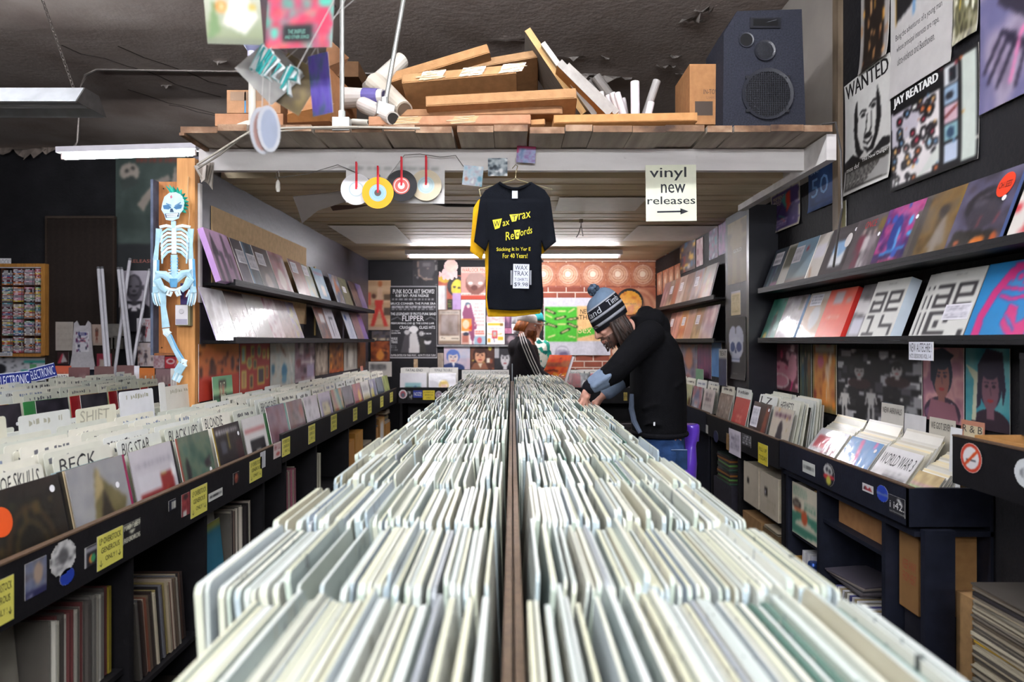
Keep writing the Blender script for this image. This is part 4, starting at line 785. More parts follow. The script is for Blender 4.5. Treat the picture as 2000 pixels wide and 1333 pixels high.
def ae_cover(shift):
    s = 'd6d5d0|n 3 3 .08 cbc9c4 dedcd8'
    B = '2f2c30'
    def glyph(u, v, w, h, g):
        L = {'a': [(0, 0, 1, .16), (0, .28, .2, .6), (.8, 0, 1, 1), (.0, .84, 1, 1), (0, .42, 1, .58), (0, 0, .2, .5)], 'e': [(0, 0, 1, .16), (0, 0, .2, 1), (0, .84, 1, 1), (.8, .5, 1, 1), (0, .42, 1, .58)],
             '1': [(0, 0, 1, .16), (.4, 0, .6, 1), (.0, .84, .6, 1)], '4': [(0, .5, .2, 1), (0, .42, 1, .58), (.8, 0, 1, .58)], 'z': [(0, 0, 1, .16), (0, .84, 1, 1), (.8, .5, 1, 1), (0, 0, .2, 1), (.4, .3, .6, .6)]}[g]
        return ''.join('|r %.3f %.3f %.3f %.3f %s' % (u + a * w, v + b * h, u + c * w, v + d * h, B) for a, b, c, d in L)
    s += glyph(.07, .46, .38, .34, 'a') + glyph(.53, .46, .4, .34, 'e') + (glyph(.07, .07, .38, .34, '1') + glyph(.53, .07, .4, .34, '4') if not shift else glyph(.07, .07, .5, .34, 'z') + '|r .85 .05 .95 .15 ' + B)
    return art(s + '|t .4 .92 .62 .95 1 8a8a88', 60)
place(1, [
 (1483, 0, '2f8a78|n 4 5 .7 2a8070 4aa58c 2a4a40|h .45 .1 .6 2c3a36 b5805a|r .8 0 1 1 6f8f6a|e .2 .1 .1 .1 d8c23a|e .92 .88 .08 .08 d8902f', 'sea green cover with a yellow badge, first on the ' + LR, dict(off=.0)),
 (1511, 0, '8a8084|n 9 5 .6 6f666a a69ca0|q 5 16 .015 .05 5f565a b9b0b2|r .74 .66 .92 .95 4f4232', 'grey crowd-scene boxed cover, second on the ' + LR, dict(t=.022, edge='a9bdd8', off=.004)),
 (1553, 0, 'b08f74|n 3 4 .3 a5846a bd9c80|e .5 .48 .2 .24 b5b1b4|r 0 .85 1 1 d0c8c2', 'tan sleeve with a round pale label hole, third on the ' + LR, dict(stickers=[CARD(.1, .72, .5, .24, 3)], off=.004)),
 (1592, 0, 'e0533a|n 3 5 .35 d8482f ea6a4c|r .25 .72 .6 .95 b9a9ae|r .75 .7 .92 .82 c08a82|t .2 .42 .7 .46 1 f0d8cc', 'bright orange-red boxed cover, fourth on the ' + LR, dict(t=.03, edge='d3342c', off=.012)),
 (1650, 0, '5f595a|n 4 6 .6 4f4a4c 8a8486 3f3a3c|p d4d0d0 0 .5 1 .35 1 .6 0 .75|r .05 .1 .4 .4 c4c2d0', 'charcoal wrapped cover with painted glare beside the block-letter box on the ' + LR, dict(off=.004)),  # slanted pale band is glare painted across the cover
 (1688, 1752, ae_cover(0), 'white box with four thick black block glyphs, fifth on the ' + LR, dict(t=.05, edge='cdd9e4', off=.04, mat=gloss)),
 (1772, 0, ae_cover(1), 'hindmost white block-letter cover of the overlapping trio on the ' + LR, dict(off=.002)),
 (1784, 0, ae_cover(1), 'middle white block-letter cover of the overlapping trio on the ' + LR, dict(off=.01)),
 (1798, 1886, ae_cover(1), 'front white block-letter cover with a wide note on the ' + LR, dict(stickers=[CARD(.42, .28, .55, .22, 6)], off=.02)),
 (1893, 0, '1d7fbc|n 3 3 .1 1a78b4 2a8ac6|l .14 c72a78 .2 .0 .18 .3 .28 .6 .45 .85 .8 .95|p c72a78 .45 .98 .5 .7 .62 .95 .7 .65 .8 .98|e .62 .78 .09 .08 1d7fbc|e .62 .78 .05 .045 c72a78|l .05 c72a78 .4 .56 .6 .5 .9 .55|l .05 c72a78 .42 .66 .7 .62 .95 .66|p c72a78 .6 .45 .55 .2 .75 .02 1 0 1 .3 .8 .2 .75 .4|l .03 1d7fbc .6 .3 .8 .12', 'vivid blue cover with hot pink looping shapes, largest on the ' + LR, dict(t=.006, edge='e6ecf2', off=.028, n=56)),
 (2045, 0, 'c9c4c0|n 3 4 .6 a9a4a0 d8d4d0', 'pale cover beyond the picture edge on the ' + LR, {})], 1.79, 1.5045)
# promo sheets beneath that ledge
for p0, p1, zt, h_, sp, lab, n_ in (
 (1492, 1559, 1.478, .33, '6a3f4a|n 4 4 .4 5a3440 7f4a56|e .1 .6 .06 .3 c07a86|e .35 .75 .04 .1 e3c9cc|e .55 .78 .04 .09 d85a7a|e .72 .75 .05 .1 d9a9b2|e .5 .35 .28 .28 d18a9a|b 8 14 .03 .07 e0a2b0 c9647f f0d0d4 a84a66|e .85 .5 .12 .3 c98a98|o .5 .2 .26 .16 .03 e8d4d6|l .03 d83a7a .85 .2 .8 .02|e .15 .15 .09 .16 dcd4d6', 'rose pink sheet of fruit, sweets and bottles', 64),
 (1562, 1585, 1.478, .36, '3f4a3c|n 5 4 .6 3a3a32 6a6a4a 2f3a38|h .5 .05 .85 1f2226 c99a7a|h .25 .05 .7 2a4a5a c99a7a|h .8 .05 .8 6a4a2a d0a080', 'narrow sheet of standing long-haired figures', 30),
 (1587, 1634, 1.478, .42, 'b5693a|r 0 0 1 1 2f6f5c|r .06 .08 .94 .98 c07a3e|n 5 6 .6 b0602f d99a4a 8a3a20|e .55 .3 .14 .2 d98a3a|b 5 9 .04 .09 e08a2f 8a3020 e6c9a0|r .12 .86 .9 .97 d8cdb8|h .65 .2 .6 d8b89a 8a4a2a|e .35 .75 .14 .1 c9647a', 'orange kitchen-scene sheet in a green frame', 40),
 (1636, 1801, 1.455, .42, '1d1b1d|q 9 70 .02 .07 3a383c 6a686c 8f8d90 141214 2a282a b0aeb0 4a484c|q 3 16 .01 .03 d8d6d4 c4c2c0|h .1 .05 .4 c9c6c2 8a8684|h .45 .1 .4 a9a6a4 6a6664|r .6 .2 .7 .35 6f8290|f .3 .7 .1 8a8684 1a1818|f .75 .75 .09 9a9694 141212|h .9 .06 .35 8a8a8c 6a6a6c', 'wide black and white collage sheet of many photographs', 110)):
    ya, yb = YX(p0, 1.94), YX(p1, 1.94)
    poster('promo_sheet', lab + ' beneath the picture wall ledges', art(sp, n_, int(n_ * .7)), (1.94, (ya + yb) / 2, zt - h_), abs(ya - yb) - .006, h_, -PI / 2)
for p0, p1, sp, lab in ((1803, 1882, 'b9858a|n 3 4 .6 a8707a d0a09c 7a4a66|f .48 .58 .3 8a5a52 232a3a 3a2a3a|p 232a3a .2 .95 .5 1 .78 .9 .6 .78 .42 .8 .3 .5 .2 .55|l .04 9aa4b4 .72 .25 .85 .0|e .3 .1 .25 .1 6f4a6a|p 8a5a66 .2 .3 .8 .25 .9 0 .1 0', 'painted portrait sheet of a woman with a sleek dark bob on pink'),
                        (1886, 1972, '3a8f9c|n 3 6 .6 2f8090 58aab0 8fc4bc|f .58 .5 .3 7a5460 2a2236 30202c|p 2a2236 .3 .8 .5 1 .85 .95 .92 .5 .86 .3 .8 .7 .4 .72 .36 .3 .18 .2 .28 .5|p c9cdb0 .0 .8 .2 .6 .15 .1 .25 .1 .3 .7', 'painted portrait sheet of a woman with long purple-black hair on teal')):
    ya, yb = YX(p0, 1.94), YX(p1, 1.94)
    poster('portrait_print', lab, art(sp, 84, 100), (1.94, (ya + yb) / 2, 1.135), abs(ya - yb), .335, -PI / 2)
ya = YX(1810, 1.74); t_ = poster('handwritten_sign', 'handwritten white NEW AUTECHRE note hanging from the lower ledge', art('dfe0ea', 6), (1.742, YX(1798, 1.742), 1.418), .172, .078, -PI / 2, texts=(('NEW AUTECHRE !', .05, .45, .95, .93, '2a2a34'), ('NTS SESSIONS VOL 1-4', .05, .1, .92, .34, '3a3a44')))
t = thing('shelf_box', 'black box file standing at the end of the portrait prints', 'box', (1.86, 2.36, 1.168)); MB().box(-.06, -.1, 0, .06, .06, .27, '1b1a1c').build('box_body', paint, t); MB().box(-.061, -.101, .2705, .061, .061, .29, '29272a').build('lid', paint, t)
# posters above
def wall_poster(label, p0, p1, t0, t1, X, sp, n_, m_, texts=(), bend=None, name='poster', mat=None, slope=None):
    """p0, p1 left and right edge; t0 top at the left edge, t1 bottom at the left edge"""
    ya, yb = YX(p0, X), YX(p1, X); z1, z0 = ZX(p0, t0, X), ZX(p0, t1, X)
    return poster(name, label, art(sp, n_, m_), (X, (ya + yb) / 2, z0), abs(ya - yb), z1 - z0, -PI / 2, texts=texts, bend=bend, mat=mat)
curl = lambda k: (lambda U, V: -k * (np.exp(-V * 9) + .4 * np.exp(-(1 - V) * 9)) - .004 * np.sin(U * 3.14) - .003)
XP = 1.945
wall_poster('black and white WANTED poster with a stern inked face and a block of small print', 1652, 1741, 170, 385, XP,
 'c6c4c0|n 2 3 .08 b9b6b2 d0cecb|p 1e1c1d .26 .36 .22 .55 .24 .72 .3 .8 .32 .62 .3 .5 .38 .36 .46 .32 .34 .28|p 1e1c1d .74 .82 .8 .7 .82 .55 .76 .42 .66 .3 .56 .3 .68 .42 .72 .55 .72 .7|l .02 1e1c1d .36 .66 .42 .68 .5 .66|l .02 1e1c1d .58 .68 .66 .71 .74 .7|e .44 .635 .05 .02 1e1c1d|e .66 .665 .05 .02 1e1c1d|l .02 1e1c1d .53 .62 .5 .5 .47 .46|l .025 1e1c1d .62 .62 .62 .5 .58 .46|e .54 .44 .09 .025 1e1c1d|l .02 1e1c1d .44 .41 .54 .37 .64 .41|p 1e1c1d .42 .37 .54 .29 .66 .36 .56 .33|p 1e1c1d 0 .3 .2 .34 .4 .27 .5 .25 .7 .3 .85 .36 1 .34 1 .28 0 .22|r .02 .03 .98 .26 26231f|t .05 .05 .95 .19 9 a5a29d|p 8f8d8a .5 .05 .8 .18 .98 .2 .98 .04', 64, 120,
 texts=(('WANTED', .04, .86, .97, .985, '1f1d1e', 1), ('The New Danger', .42, .225, .96, .262, 'e2e0dc'), ('mos def', .05, .205, .36, .245, 'e2e0dc')), bend=curl(.018))
wall_poster('JAY REATARD poster of scattered seven-inch records, with a strip of small photos', 1741, 1913, 192, 377, XP,
 '131214|r .03 .05 .62 .82 ded8d8|p b9b3bd .0 .82 .5 .82 .35 .55 .03 .4|v 15 46 .04 .04 .06 .6 .8 c9c4bc b5643a 5a7fa0 a8384a d0a060 e0e0dc 3a3438|r .65 .05 .82 .97 131214|r .66 .78 .8 .95 d0d2d4|r .72 .8 .79 .93 1f2228|r .66 .61 .8 .76 8fa8c0|r .66 .44 .8 .59 c9a9b4|r .66 .27 .8 .42 7fa5ae|r .66 .08 .8 .25 b9c4d8|e .72 .68 .04 .04 2a2c34|e .73 .34 .04 .05 26405a|l .03 7a3a3a .68 .5 .78 .55|r .84 .04 .98 .97 c4ccc4|r .03 .8 .62 .97 131214|o .5 .66 .06 .08 .04 1c1a1c|e .5 .66 .025 .03 e0803a|o .43 .46 .05 .07 .03 1c1a1c|o .5 .34 .05 .07 .03 1c1a1c|e .5 .34 .02 .03 9ac0d8|p cfd2cc .36 .05 .62 .3 .62 .12 .42 .05|b 31 26 .008 .017 b5643a 8a2f35 c9c4bc 5a7fa0 d0a060', 80, 76,
 texts=(('JAY REATARD', .05, .85, .6, .96, 'ecebea', 1),), bend=curl(.006))
wall_poster('tall film poster with a figure in blue jeans over a black and white tagline panel', 1741, 1862, -190, 196, XP + .001,
 'b9b5b3|p 131214 .1 .36 .9 .46 .95 1 .1 1|p d6cfc4 .1 .8 .3 .75 .3 1 .1 1|e .2 .62 .09 .06 e0b070|l .02 c9932f .1 .36 .08 1|l .01 a5803a .4 .38 .36 .7|l .01 a5803a .62 .44 .5 .72|l .05 6f97c0 .42 .36 .46 .5 .5 .55|l .05 6a90bc .62 .42 .55 .55|p b9c2d4 .4 .56 .58 .56 .56 .8 .42 .8|n 20 4 .06 8a8a94 d0d0d4', 60, 100,
 texts=(('Being the adventures of a young man', .1, .265, .86, .305, '3f3c3d'), ('whose principal interests are rape,', .12, .205, .82, .245, '3f3c3d'), ('ultra-violence and Beethoven.', .14, .145, .76, .185, '3f3c3d')), bend=curl(.012))
wall_poster('narrow film poster of a dark crowd with small lit faces', 1683, 1738, -160, 148, XP - .004, 'b3afac|r .14 0 .86 1 1f1712|n 5 4 .2 2a1c14 1a1210|b 9 26 .015 .035 a5764a c99a6a 7a4a2a|h .4 .6 .2 5a6a80 b58a6a|h .6 .62 .2 8f8a84 b58a6a|b 3 8 .02 .04 c9903a', 34, 90, bend=curl(.02))
wall_poster('gold and black engraving-like music poster with a bright flash', 1864, 1912, -130, 92, XP - .003, 'c2beb6|r .08 .06 .98 1 3f3c2a|n 9 4 .6 2f2c22 8a8660 c9c4a8|e .6 .72 .2 .1 f0e6dc|l .05 b9a04a .3 .3 .4 .5|e .6 .4 .12 .14 c9cabc|b 3 9 .02 .06 d0a84a e3e0d0', 40, 70, bend=curl(.01))
wall_poster('large violet poster of a zebra-striped reclining figure', 1916, 2120, -160, 226, XP - .002, '8a7f96|n 3 4 .7 75697f a79bb0 6a6a90|e .55 .4 .4 .26 35303f|e .7 .5 .2 .3 2a2636|s 22 .5 8a7f96 8a7f96|n 3 4 .7 75697f a79bb0 5a5a86|p 2f2a3a .2 .5 .5 .75 .95 .85 1 .5 .6 .3|l .03 2a2438 .05 .2 .25 .35 .4 .3|l .03 2a2438 .1 .14 .3 .3 .5 .24|l .03 2a2438 .2 .1 .38 .26 .6 .2|l .03 d87aa8 .35 .1 .45 .3 .6 .34|l .05 d87ab0 .55 .3 .8 .3|l .03 2a2438 .4 .06 .5 .22 .7 .16', 54, 90, bend=curl(.006))
# between the column and the trim
wall_poster('purple, teal and red gig poster on the dark wall beside the column', 1507, 1563, 384, 460, XP, 'd5cdbb|r .05 .05 .95 .95 4f3d78|q 4 20 .01 .05 4f3d78 2a2448 7f6aa0|p 4aa5a0 .4 .75 .55 .9 .7 .6 .6 .45|p d8402f .55 .85 .7 .9 .72 .55 .58 .4|l .03 4aa5a0 .3 .4 .5 .3|l .03 d8402f .4 .3 .55 .2|l .03 3a2a5a .1 .3 .4 .6|t .1 .08 .6 .3 3 b9a8c4|t .1 .7 .4 .92 2 c9b48a', 40, 54, texts=(('THE FAINT', .1, .78, .5, .88, 'c9b8a0'), ('WOLF', .14, .66, .4, .74, 'c9b8a0')), bend=curl(.012))
wall_poster('blue hanging sheet marked with a big stylised 50', 1580, 1637, 333, 418, XP - .002, '27406e|n 4 6 .6 1f3560 3a5a94|r .1 .12 .9 .16 1f3560', 30, 40, texts=(('50', .12, .3, .72, .72, '6f9ad0'), ('live', .1, .83, .4, .92, 'a9bcdc')), bend=curl(.01))
wall_poster('narrow dark sheet edge beside the brown trim', 1640, 1652, 396, 470, XP - .002, '7f7a5a|n 3 4 .4 6a664a 8f8a66', 8, 20)
# ---- far section behind the hooded man
XF = 1.705
FU, FL = 'upper far ledge before the brick wall', 'lower far ledge before the brick wall'
cols = ['b07f70', '6f6054', 'b5623f', 'b9a9a4', '6a6668', 'a9988f', '8f6a66', '8f94ac', 'a5a0ac']
for i, p in enumerate((1287, 1299, 1309, 1319, 1333, 1349, 1367, 1384, 1402)):
    Y = max(5.79 + .02 * i, YX(p, XF) - .15); front_lp('%s cover, %s from the brick corner on the %s' % (['pinkish', 'dun', 'orange', 'pale', 'sooty', 'fawn', 'red-brown', 'bluish', 'lilac'][i], nth(i + 1), FU), rand_art(60 + i, 16) * .45 + S(cols[i]) * .55, Y - .155, Y + .155, XF - .0045 * i, 1.8625, .25, 1, edge='c9c4c4', stickers=[CARD(.2, .5, .4, .28, 4)] if i % 2 else [])
cols = ['c07a72', 'd05f3f', 'b5703f', 'b9906f', 'b08f4f', '9a9088', 'b9aeb8', 'a59aa8']
for i, p in enumerate((1299, 1310, 1322, 1335, 1350, 1367, 1384, 1402)):
    Y = max(5.79 + .02 * i, YX(p, XF) - .15); front_lp('%s cover, %s from the brick corner on the %s' % (['rose', 'vermilion', 'amber', 'tan', 'yellow', 'grey', 'mauve', 'pearl'][i], nth(i + 1), FL), rand_art(80 + i, 16) * .45 + S(cols[i]) * .55, Y - .155, Y + .155, XF - .0045 * i, 1.5045, .25, 1, edge='c9c4c4', stickers=[CARD(.2, .5, .4, .28, 4)] if i % 2 == 0 else [])
for p0, p1, t0, t1, sp, lab in ((1325, 1361, 673, 738, '4f4a5a|n 4 4 .8 3f3c4c 7f8296 9a5a4a|e .6 .6 .2 .3 a5705a|l .04 b58a8a .5 .2 .9 .0', 'smoky sheet with a reaching arm'), (1362, 1389, 673, 736, '5f3f5a|s 14 0 4f3450 7a3f60 6a4a66|n 3 4 .4 8a3a5a 4a3450', 'plum striped sheet'), (1390, 1409, 670, 735, '4a7fb8|n 3 4 .4 3f70a8 6a9acc', 'clear blue sheet'), (1404, 1419, 682, 752, 'd8d4c0|r 0 0 1 .75 2f3550|n 4 3 .3 4a5080 2a2a3a', 'white-topped BEAT magazine')):
    wall_poster(lab + ' under the far ledges', p0, p1, t0, t1, XF + .08 if 'BEAT' not in lab else XF, sp, 22, 30, texts=(('"BEAT', .1, .82, .95, .95, '222'),) if 'BEAT' in lab else ())
for p0, p1, t0, t1, sp, lab in ((1328, 1358, 478, 536, '5a4a4a|q 4 34 .04 .12 c9a04a 3a3a5a 8a3a30 b9b4b0 2a2428 4a6a8a', 'crowded yellow and blue comic clipping'), (1360, 1373, 470, 522, 'b9989c|q 3 9 .05 .12 8a5a60 d8c9c8', 'narrow pink clipping'), (1385, 1402, 442, 509, '4a5a7a|n 4 4 .8 2f7f86 8a3a6a 2a2a4a c9c4d8', 'teal and magenta clipping'), (1403, 1419, 432, 500, '6a4f86|n 4 6 .8 4a3a70 a86a9a 2f2a4a', 'violet clipping')):
    wall_poster(lab + ' above the far ledges', p0, p1, t0, t1, XRF - .006, sp, 24, 34)
XC = 1.742
wall_poster('dull gold GOLD poster high on the scuffed column', 1421, 1460, 440, 558, XC, '7a6a4a|q 4 18 .1 .25 86754f 6c5d3f 8c7d58 75664a|r .3 .55 .75 .9 8a7a54', 26, 50, texts=(('GOLD', .32, .49, .72, .545, 'cfcaba'),))
wall_poster('small yellow typed card on the scuffed column', 1428, 1446, 571, 617, XC, 'cdb98a|r 0 .9 1 1 b5b0b4|t .15 .1 .85 .85 8 9a8858', 14, 30)
wall_poster('dark skull poster low on the scuffed column', 1421, 1457, 622, 738, XC, '262227|n 3 4 .4 201c22 3a3530|e .36 .66 .25 .2 b9bcd0|e .66 .66 .25 .2 b9bcd0|p 262227 .46 .95 .51 .72 .56 .95|e .51 .5 .38 .18 c4c8d8|e .34 .52 .13 .08 3a4a7f|e .68 .52 .13 .08 3a4a7f|p 2f3a66 .46 .42 .51 .52 .56 .42|r .28 .28 .74 .38 b9bed2|r .28 .32 .74 .33 4a5a8a|t .4 .08 .65 .1 1 9a9ca8', 40, 90, bend=curl(.01))
# ---------------------------------------------------------------- posters on the back wall (facing the lens)
def bp(label, x0, y0, x1, y1, spec, n, m=None, texts=(), Y=YB - .004, name='poster', mask=None, bend=None, mat=None, t=.002, roll=0, edge='e6e2da'):
    a, b_ = W(x0, y1, Y), W(x1, y0, Y); w_, h_ = b_.x - a.x, b_.z - a.z
    return poster(name, label, art(spec, n, m or n), ((a.x + b_.x) / 2, Y, a.z), w_, h_, 0, texts=texts, mask=mask, bend=bend, mat=mat, t=t, roll=roll, edge=edge)
fl_lines = [('PUNK ROCK ART SHOWS!', .06, .895, .94, .955), ('RUBY RAY - PUNK PASSAGE', .12, .848, .82, .885), ('BRUCE CONNER: THE PUNK ERA', .01, .742, .97, .772), ('THE LEGENDARY SF PROTO-PUNK BAND', .01, .595, .98, .632), ('FLIPPER', .26, .515, .72, .588), ('PERFORMING LIVE @ THE LIONS LAIR', .02, .462, .94, .498),
            ('CRASH', .2, .405, .42, .447), ('GLASS HITS', .62, .405, .96, .447), ('21+ ONLY', .03, .37, .2, .388), ('DOOR 9PM', .03, .335, .22, .358), ('$15 BOX', .68, .325, .88, .352), ('WAX', .02, .25, .16, .29), ('TRAX', .02, .205, .16, .245), ('FLIPPER ENTERS FOR THEIR MUSIC... NOW IT\'S YOUR TURN!', .02, .025, .97, .055)]
bp('big black and white FLIPPER gig poster crammed with type over a band photograph', 762, 559, 853.5, 700,
   '1a191c|r 0 0 1 .012 d0ced2|r 0 0 .012 1 d0ced2|r .988 0 1 1 d0ced2|r 0 .99 1 1 a9a6aa|r .02 .07 .98 .4 2a282c|p 4a464a .22 .07 .3 .3 .42 .38 .5 .07|p c9c5c4 .4 .07 .42 .34 .56 .36 .66 .07|e .5 .4 .1 .05 dddada|e .36 .36 .06 .035 b5b1b2|p 35332f .62 .07 .64 .28 .72 .26 .78 .07|e .67 .34 .055 .036 a9a5a6|e .8 .23 .075 .045 c9c5c6|e .8 .265 .07 .03 1d1b1e|t .03 .66 .97 .73 2 8a888c|t .05 .79 .95 .835 1 8a888c|t .03 .69 .97 .735 2 a9a6aa|t .02 .1 .16 .19 3 9a989c|l .008 b5b2b6 .02 .53 .16 .57 .24 .53|l .008 b5b2b6 .76 .53 .86 .57 .97 .53', 80, 120, [(*q, 'e6e4e6') for q in fl_lines])
bp('sepia photograph sheet of a figure in red trousers against planks', 717, 548, 763, 645, 'b5977a|s 9 1.57 a98868 b89a7a|r .7 .3 1 .45 4f3f33|r .7 .6 1 .72 5a4838|r .05 .5 .15 .75 c05a4a|p c9a58a .4 .55 .45 .85 .62 .85 .66 .55|e .55 .93 .1 .06 a5603a|p b5342c .32 .6 .7 .6 .62 .45 .88 .08 .72 .08 .52 .42 .3 .08 .14 .08 .36 .45|e .28 .68 .1 .05 5a3a30|r 0 0 1 .06 a89080', 30, 60)
bp('dark orange sheet of a crouching figure below the red trousers sheet', 724, 667, 761, 706, '4a2418|n 4 4 .8 3a1a14 8a3f1f b0602a|e .5 .3 .2 .25 c9823a|l .06 c9702f .3 .2 .5 .6 .9 .5', 24)
bp('grey-blue strip sheet of small scenes above the orange sheet', 726, 647, 761, 666, '3f3a40|n 5 5 .6 2a2a35 6a5a4a 4a5068|t .05 .0 .95 .3 1 b5a58a', 24, 14)
bp('newsprint sheet by the back corner of the bins', 720, 707, 765, 736, 'c4beb6|r .05 .45 .75 .85 8a8684|t .05 .45 .75 .85 3 3a3a3c', 24, 16)
bp('plain black sheet high on the back wall', 722, 512, 806, 558, '1d1c20|n 3 4 .5 19181b 26252a', 20, 14, Y=YB - .0015, t=.001)
bp('black sheet with a silvery torn figure high on the back wall', 806, 508, 855, 558, '2a282c|n 3 4 .4 222024 3a383c|p 4a464a .25 1 .2 .55 .4 .25 .75 .25 .9 .6 .85 1|r .4 .75 .7 .9 6a6669|l .03 c9a58f .2 .95 .25 .4 .5 .22 .8 .25|l .02 d0c9c4 .9 1 .95 .5|b 4 6 .02 .04 c9b0a0 8a8488', 30, 34, Y=YB - .0015, t=.001)
bp('yellow, black and red sheet of a face in a hat, leaflets pinned over it', 856, 538, 900, 605, 'a5452c|n 3 4 .3 8f3a26 b5603a|e .3 .9 .3 .12 c9a52c|e .82 .68 .42 .3 1c1a1c|e .85 .62 .28 .26 d8bf2c|e .72 .66 .06 .03 1c1a1c|e .92 .63 .06 .03 1c1a1c|r .0 0 .38 .7 d9d6d0|r .3 0 .38 .7 8a8684|r .62 .0 1 .48 a98ab8|n 9 3 .12 6a4a7a c9b4d0 e0d8e0|r .4 0 .62 .3 26241f|t .42 .05 .6 .28 3 8a9a2c', 40, 56)
fm = lambda U, V: ((((U - .62) / .34) ** 2 + ((V - .68) / .34) ** 2 < 1) | (((U - .5) / .5) ** 2 + ((V - .28) / .3) ** 2 < .8 + .25 * np.sin(U * 30)))
bp('pink cut-out blossom and balloon above the yellow-hat sheet', 856, 508, 896, 547, 'd9b9b8|n 5 4 .5 c99a9c e8d4cc|e .62 .68 .3 .3 d8bfae|n 7 3 .25 b98a8c f0e0da', 30, 30, mask=fm, Y=YB - .012)
bp('salmon WARLOCK poster with a glowing-eyed face', 900.5, 522, 948, 585, 'c08a80|r 0 .0 1 .12 b5402c|r 0 .125 1 .2 d9d0c8|t .05 .14 .95 .19 2 6a4038|e .6 .5 .42 .36 7a4a40|e .6 .6 .38 .25 a08078|e .38 .5 .1 .04 f0e8e0|e .8 .5 .1 .04 f0e8e0|e .55 .36 .14 .08 5a3028|r 0 .82 1 1 d8b5a8', 40, 54, [('WARLOCK PIN', .03, .85, .97, .97, 'c04030')])
bp('sepia tone framed print with a handwritten cream mount', 856, 605, 899.5, 673, '6a4f3f|r .05 .03 .95 .97 d8cbb8|r .08 .26 .92 .86 7a5a48|r .12 .3 .88 .84 8f807a|n 3 4 .5 6f6058 b5a8a4|r .05 .03 .95 .24 d8cbb8|r .05 .03 .95 .1 8f7a66|l .02 4a3f3a .6 .17 .9 .16|l .015 4a3f3a .15 .19 .3 .17|t .15 .88 .9 .94 1 8a8078', 36, 54)
bp('white sheet of a purple-robed figure with red and blue leaflets', 900.5, 586, 948, 673, 'e8dcd8|p 8a4a6a .05 .7 .2 .95 .4 .92 .55 .6 .65 .4 .5 .05 .4 .1 .3 .5 .1 .55|e .28 .9 .1 .05 5a7080|e .3 .86 .07 .04 d8c0b8|p 8a4a6a .3 .3 .5 .3 .45 .0 .52 0|r .02 .3 .42 .58 e08a3a|e .2 .45 .14 .1 e8c0a0|p c8402c .3 .35 .45 .32 .45 .45|r .02 .0 .34 .26 c9a090|r .06 .04 .3 .2 b06a5a|e .2 .23 .13 .04 3a3a4a|r .55 0 1 .18 9ab4c4|e .76 .09 .1 .07 c05a6a|r .55 .2 .95 .33 f0e4e0|t .56 .21 .94 .32 2 c8503c|t .55 .4 .95 .95 7 c99a96', 44, 80)
bp('white sheet of a child-like drawing of a red box on legs', 951, 630, 985.5, 673, 'ece6df|r .05 .86 .75 .95 d8b02c|r .75 .84 .92 .95 8a6a2a|r .3 .28 .58 .62 c8404a|r .36 .34 .52 .58 b5a8a4|e .44 .38 .05 .05 c9a060|l .03 d89a3a .05 .48 .3 .46|l .03 d89a3a .58 .46 .85 .48|l .03 3a3a6a .4 .28 .42 .1|l .03 3a3a6a .5 .28 .5 .1|r .62 .2 .92 .34 d8b83a|r .05 .1 .2 .28 e0a83a|t .1 .68 .85 .8 2 a9a4a8', 34, 40)
bp('pink grinning face leaflet above the child-like drawing', 950, 604, 986, 630, 'd0b0b4|e .55 .35 .36 .55 e8cfc8|l .04 c03a4a .35 .3 .55 .18 .75 .32|r 0 .5 .2 1 4a3a44|n 6 4 .25 8a5a6a e8d8d4', 22, 18)
for i, (x0, y0, x1, y1, sp, lab) in enumerate(((980, 598, 1000, 606, 'c0a8c4|n 4 4 .5 8a6a94 d8c8dc', 'lilac leaflet'), (986, 607, 999, 640, '5a3f5a|e .5 .6 .3 .3 c08aa0|n 4 4 .4 3a2a4a b06a8a', 'violet portrait leaflet'), (999, 600, 1024, 632, 'a9a6a8|q 3 30 .03 .1 5a585a d8d6d8 8a888a', 'grey scribbled leaflet'), (986, 641, 1000, 652, 'b06a86|n 5 3 .4 8a4a66 d8a0b4', 'rose leaflet'), (999, 633, 1024, 652, 'e0dfe0|t .1 .1 .9 .9 4 b0aeb2', 'white typed leaflet'), (986, 654, 1010, 673, '4a4048|e .5 .5 .3 .4 a08a90', 'dim leaflet'))):
    bp(lab + ', one of the small ones behind the capped man', x0, y0, x1, y1, sp, 14, 14)
struct('trim_6', MB().box(W(853, 676, YB).x, YB - .03, W(0, 677.5, YB).z, .2, YB, W(0, 674, YB).z), paint)
bp('portrait print of a blue-haired pale youth in a suit', 867, 678, 918, 722, 'b5a8c4|r 0 0 1 1 c4b0b8|r .5 .5 1 .95 c0c0c8|n 4 4 .3 8a9ac0 d8b8c0|f .35 .52 .3 dcc8bc 5a74b8 2f3f70|p 2f4270 .08 .0 .25 .3 .45 .3 .62 0|p e4e2e6 .3 .3 .42 .3 .38 .05', 46, 40)
bp('portrait print of a sharp-faced man in a brown suit', 919, 678, 965.5, 722, '5f3a2c|n 4 4 .4 4a2f26 7f4f38|r .62 .1 1 1 4a3028|b 4 8 .03 .08 c0b04a 8a4a34 2a2220|f .4 .58 .34 d09a78 3a2420 4f2f28|p 8a5a44 .0 .0 .15 .28 .38 .3 .62 .3 .75 0|p d8c8b0 .3 .28 .5 .28 .42 .05|r .68 .3 .82 .5 d8d0c0', 46, 40)
bp('black and white portrait print of a spiky-haired face', 966, 678, 1000, 722, '2a2a2e|r 0 .5 .25 1 b5b4b6|f .6 .45 .4 d4d2d2 2f2e32 1f1e22|n 6 4 .12 1a1a1e 5a5a5e', 34, 40)
